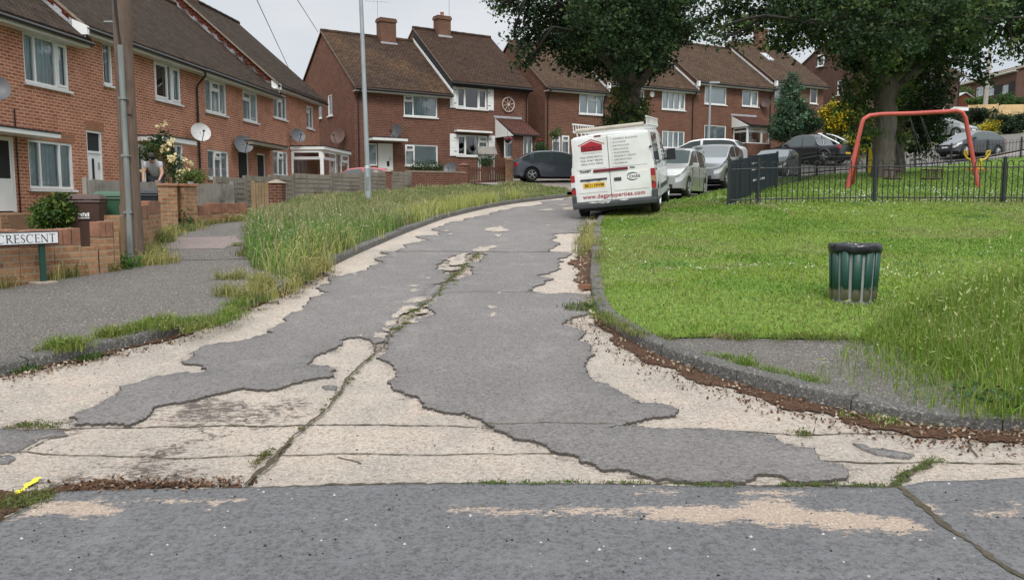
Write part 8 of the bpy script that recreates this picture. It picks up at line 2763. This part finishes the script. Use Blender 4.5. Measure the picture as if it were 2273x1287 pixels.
# yellow gate post and a yellow seesaw seat
p = W(1932, 383, 34.0); zg = g(p.x, p.y) + .08
t = thing('yellow_post', 'wide yellow painted post left of the big oak\'s trunk', 'post', (p.x, p.y, zg), -.3)
mb = MB(); mb.box(-.10, -.03, -.2, .12, .06, 1.05); mb.build('board', M_yel, t, bevel=.01)
mb = MB(); mb.box(-.17, -.02, -.2, -.105, .05, 1.0); mb.build('backing', M_rail, t)
p = W(2166, 381, 33.0); zg = g(p.x, p.y) + .08
t = thing('spring_rocker', 'yellow rocker with curled handles on the playground grass', 'play rocker', (p.x, p.y, zg))
k_ = 33.0 / F
mb = MB(); mb.box(-.26, -.1, .20, .26, .1, .30); mb.box(-.16, -.05, .30, -.06, .05, .62); mb.box(.10, -.05, .30, .20, .05, .62); mb.build('seat', M_yel, t, bevel=.02)
for sd in (-1, 1):
    mb = MB(); mb.tube([(sd * .18, 0, .55), (sd * .36, 0, .62), (sd * .50, 0, .80), (sd * .50, 0, .92), (sd * .40, 0, .90), (sd * .36, 0, .75)], .035, 6); mb.build('handle', M_yel, t)
mb = MB(); mb.tube([(.12 * math.cos(a), .12 * math.sin(a), a / 60) for a in np.linspace(0, 6 * 2 * math.pi * .33, 40)], .02, 5); mb.box(-.5, -.09, .17, .5, .09, .20); mb.build('spring', M_swing, t)

# ---- small garden things
c = W(1080, 345, 41.2); zg = g(c.x, c.y) + .2
t = thing('bird_table', 'white bird table with a grey pitched roof before the pair', 'bird table', (c.x, c.y, zg), PHI_S * .6)
zt = W(1080, 342, 41.2).z - zg
for x, y in ((-.34, -.1), (.34, -.1), (-.34, .2), (.34, .2)):
    mb = MB(); mb.box(x - .03, y - .03, -.2, x + .03, y + .03, zt); mb.build('leg', M_soffit, t)
mb = MB(); mb.box(-.36, -.14, zt - .24, .36, .24, zt - .02); mb.build('box', M_soffit, t)
mb = MB(); mb.prism([(-.48, -.24, zt - .02), (-.48, .32, zt - .02), (-.48, .04, zt + .36)], (.96, 0, 0)); mb.build('roof', M_woodg, t)
# drain by the right kerb
a = G(1268, 676, .02); b = G(1303, 676, .02); c = G(1268, 690, .02)
t = thing('drain_cover', 'small iron gully grating in the road by the right kerb', 'drain cover', a, 0)
wd = b.x - a.x; dp_ = .42
mb = MB()
mb.box(0, 0, -.05, wd, .04, .004); mb.box(0, dp_ - .04, -.05, wd, dp_, .004); mb.box(0, .04, -.05, .04, dp_ - .04, .004); mb.box(wd - .04, .04, -.05, wd, dp_ - .04, .004)
mb.build('frame', plain('rusty_iron', (.10, .075, .06), .8, .2), t)
mb = MB()
for i in range(6):
    x = .05 + (wd - .1) * (i + .5) / 6
    mb.box(x - .012, .04, -.04, x + .012, dp_ - .04, .0)
mb.build('bars', plain('rusty_iron', (.10, .075, .06), .8, .2), t)
# loose brick and litter by the kerb
p = G(1302, 644, .0)
o = MB(); o.box(-.10, -.05, 0, .11, .05, .065); o = o.build('loose_brick', M_copingb, bevel=.008); o.location = (p.x, p.y, p.z + .01); o.rotation_euler = (0, .1, .6); tag(o, 'broken red brick lying against the right kerb', 'brick')
p = G(2166, 922, .06)
mb = MB()
rr = random.Random(5)
vs = [(-.05 + .033 * i, -.03 + .03 * j, rr.uniform(0, .035)) for j in range(3) for i in range(4)]
mb.add(vs, [(j * 4 + i, j * 4 + i + 1, (j + 1) * 4 + i + 1, (j + 1) * 4 + i) for j in range(2) for i in range(3)])
o = mb.build('crumpled_wrapper', plain('magenta_foil', (.50, .03, .25), .35)); o.location = (p.x, p.y, p.z); o.scale = (.7, .8, .7)
so2 = o.modifiers.new('thick', 'SOLIDIFY'); so2.thickness = .002
tag(o, 'crumpled magenta wrapper in the weeds by the right kerb', 'litter')
# tub and planter by the near house door
p = W(62, 505, 16.5)
t = thing('planter_box', 'low brown planter by the white front door', 'planter', (p.x, p.y, g(p.x, p.y) + .1), .3)
mb = MB(); mb.hexa([(-.26, -.14, 0), (.26, -.14, 0), (.26, .14, 0), (-.26, .14, 0), (-.30, -.17, .28), (.30, -.17, .28), (.30, .17, .28), (-.30, .17, .28)]); mb.build('tub', plain('brown_tub', (.13, .07, .04), .8), t)
mb = MB(); mb.box(-.27, -.14, .281, .27, .14, .284); mb.build('soil', M_litter, t)
# red shed, garage roof
p = W(2138, 231, 90); zg = g(p.x, p.y)
t = thing('garden_shed', 'small red-brown shed with a pale roof on the bank', 'shed', (p.x, p.y, p.z - 1.6), .25)
zt = W(2138, 219, 90).z - p.z + 1.6
mb = MB(); mb.box(-1.0, 0, -1, 1.3, 2.5, zt); mb.add([(-1.0, 0, zt), (1.3, 0, zt), (.15, 0, zt + .55)], [(0, 1, 2)]); mb.build('wall', M_tile_red, t)
mb = MB(); mb.hexa([(-1.15, -.15, zt - .05), (.15, -.15, zt + .58), (.15, 2.6, zt + .58), (-1.15, 2.6, zt - .05), (-1.15, -.15, zt + .03), (.15, -.15, zt + .66), (.15, 2.6, zt + .66), (-1.15, 2.6, zt + .03)]); mb.hexa([(.15, -.15, zt + .58), (1.45, -.15, zt - .05), (1.45, 2.6, zt - .05), (.15, 2.6, zt + .58), (.15, -.15, zt + .66), (1.45, -.15, zt + .03), (1.45, 2.6, zt + .03), (.15, 2.6, zt + .66)]); mb.build('roof', M_lead, t)
p = W(2120, 243, 62); zg = g(p.x, p.y)
t = thing('garage', 'flat white roofed garage beside the gable house', 'garage', (p.x, p.y, p.z - 2.2), .2)
mb = MB(); mb.box(-1.0, 0, -1.0, .85, 3.5, 2.1); mb.build('wall', M_brickG, t)
mb = MB(); mb.box(-1.15, -.15, 2.1, 1.0, 3.6, 2.32, 0); mb.box(-1.16, -.16, 2.32, 1.01, 3.61, 2.36, 0); mb.build('roof', M_white, t)

# ------------------------------------------------------------------ the man bending over in the front garden
M_skin = plain('skin', (.42, .24, .17), .55, var=.06)
M_shirt = plain('grey_tshirt', (.36, .37, .40), .9, var=.08, scale=8)
M_hair = plain('dark_hair', (.022, .016, .013), .7)
M_jean = plain('dark_trousers', (.03, .035, .05), .9)
def skin_obj(name, verts, edges, radii, mat, parent, sub=2, root=0):
    me = bpy.data.meshes.new(name)
    me.from_pydata(verts, edges, [])
    me.materials.append(mat)
    o = bpy.data.objects.new(name, me)
    COL.objects.link(o)
    o.parent = parent
    sk = o.modifiers.new('skin', 'SKIN')
    sk.use_smooth_shade = True
    for i, r in enumerate(radii):
        v = me.skin_vertices[0].data[i]
        v.radius = (r, r) if not hasattr(r, '__len__') else r
        v.use_root = (i == root)
    ss = o.modifiers.new('sub', 'SUBSURF'); ss.levels = sub; ss.render_levels = sub
    return o
yp = 21.6
hp = W(345, 382, yp)      # chest
man_z = hp.z - 1.02
man = thing('person', 'man in a grey t-shirt bending over behind the grey fence', 'person', (hp.x, yp, man_z), .1)
J = {'pel': (0, .12, .92), 'waist': (0, .05, 1.02), 'chest': (0, -.12, 1.20), 'neck': (.0, -.22, 1.30), 'head': (.01, -.30, 1.34),
     'ls': (-.17, -.16, 1.22), 'rs': (.17, -.16, 1.22), 'le': (-.225, -.22, .97), 're': (.24, -.24, .98), 'lh': (-.19, -.36, .79), 'rh': (.20, -.38, .80),
     'lhip': (-.10, .12, .88), 'rhip': (.10, .12, .88), 'lk': (-.12, .06, .48), 'rk': (.12, .04, .48), 'la': (-.13, .14, .08), 'ra': (.13, .12, .08), 'lt': (-.14, -.06, .04), 'rt': (.14, -.08, .04)}
names = list(J)
E = [('pel', 'waist'), ('waist', 'chest'), ('chest', 'neck'), ('neck', 'head'), ('chest', 'ls'), ('chest', 'rs'), ('ls', 'le'), ('rs', 're'), ('le', 'lh'), ('re', 'rh'), ('pel', 'lhip'), ('pel', 'rhip'), ('lhip', 'lk'), ('rhip', 'rk'), ('lk', 'la'), ('rk', 'ra'), ('la', 'lt'), ('ra', 'rt')]
Rr = {'pel': .13, 'waist': .13, 'chest': .14, 'neck': .06, 'head': .075, 'ls': .06, 'rs': .06, 'le': .042, 're': .042, 'lh': .028, 'rh': .028, 'lhip': .09, 'rhip': .09, 'lk': .06, 'rk': .06, 'la': .04, 'ra': .04, 'lt': .035, 'rt': .035}
verts = [J[k] for k in names]; edges = [(names.index(a), names.index(b)) for a, b in E]
# fingers on each hand
for s_, hn in ((-1, 'lh'), (1, 'rh')):
    hx_, hy_, hz_ = J[hn]
    pi_ = len(verts); verts.append((hx_ - .0, hy_ - .035, hz_ - .055)); Rr[f'{hn}p'] = .026; names.append(f'{hn}p'); edges.append((names.index(hn), pi_))
    for f_ in range(5):
        dx = (f_ - 1.5) * .017 if f_ < 4 else -s_ * .045
        ln = (.07, .08, .075, .06, .05)[f_]
        a = len(verts); verts.append((hx_ + dx, hy_ - .05, hz_ - (.09 if f_ < 4 else .06))); names.append(f'{hn}f{f_}a'); Rr[names[-1]] = .009; edges.append((pi_, a))
        b = len(verts); verts.append((hx_ + dx * 1.15, hy_ - .05 + .012 * (f_ < 4), hz_ - (.09 if f_ < 4 else .06) - ln * .8)); names.append(f'{hn}f{f_}b'); Rr[names[-1]] = .008; edges.append((a, b))
skin_obj('body', verts, edges, [Rr[k] for k in names], M_skin, man)
sk_ = [J['pel'], J['waist'], J['chest'], (J['neck'][0], J['neck'][1] + .03, J['neck'][2] - .03), J['ls'], J['rs'], tuple(np.array(J['ls']) * .45 + np.array(J['le']) * .55), tuple(np.array(J['rs']) * .45 + np.array(J['re']) * .55)]
skin_obj('tshirt', sk_, [(0, 1), (1, 2), (2, 3), (2, 4), (2, 5), (4, 6), (5, 7)], [.150, .152, .165, .085, .085, .085, .075, .075], M_shirt, man)
skin_obj('trousers', [J['pel'], J['lhip'], J['rhip'], J['lk'], J['rk'], J['la'], J['ra']], [(0, 1), (0, 2), (1, 3), (2, 4), (3, 5), (4, 6)], [.148, .105, .105, .075, .075, .06, .06], M_jean, man)
bm = bmesh.new(); bmesh.ops.create_uvsphere(bm, u_segments=18, v_segments=12, radius=.108)
for v in bm.verts:
    v.co = Vector((v.co.x * .86, v.co.y * 1.0, v.co.z * 1.08))
    if v.co.y < -.02 and v.co.z < .02:      # leave the face clear
        v.co *= .72
me = bpy.data.meshes.new('hair'); bm.to_mesh(me); bm.free(); me.materials.append(M_hair)
me.polygons.foreach_set('use_smooth', [True] * len(me.polygons))
o = bpy.data.objects.new('hair', me); COL.objects.link(o); o.parent = man; o.location = (.01, -.315, 1.385); o.rotation_euler = (RAD(35), 0, 0)
fm = MB()
for x in (-.032, .032):
    fm.lathe([(.012, -.004), (.012, .004)], 8, 1, Matrix.Translation((.01 + x, -.408, 1.335)) @ Matrix.Rotation(math.pi / 2, 4, 'X'))
fm.prism([(.0, -.40, 1.30), (.02, -.40, 1.30), (.012, -.40, 1.335)], (0, -.025, 0), 0)
fm.box(-.018, -.395, 1.268, .038, -.380, 1.276, 2)
fm.build('face', [M_skin, M_ink, M_maroon], man)
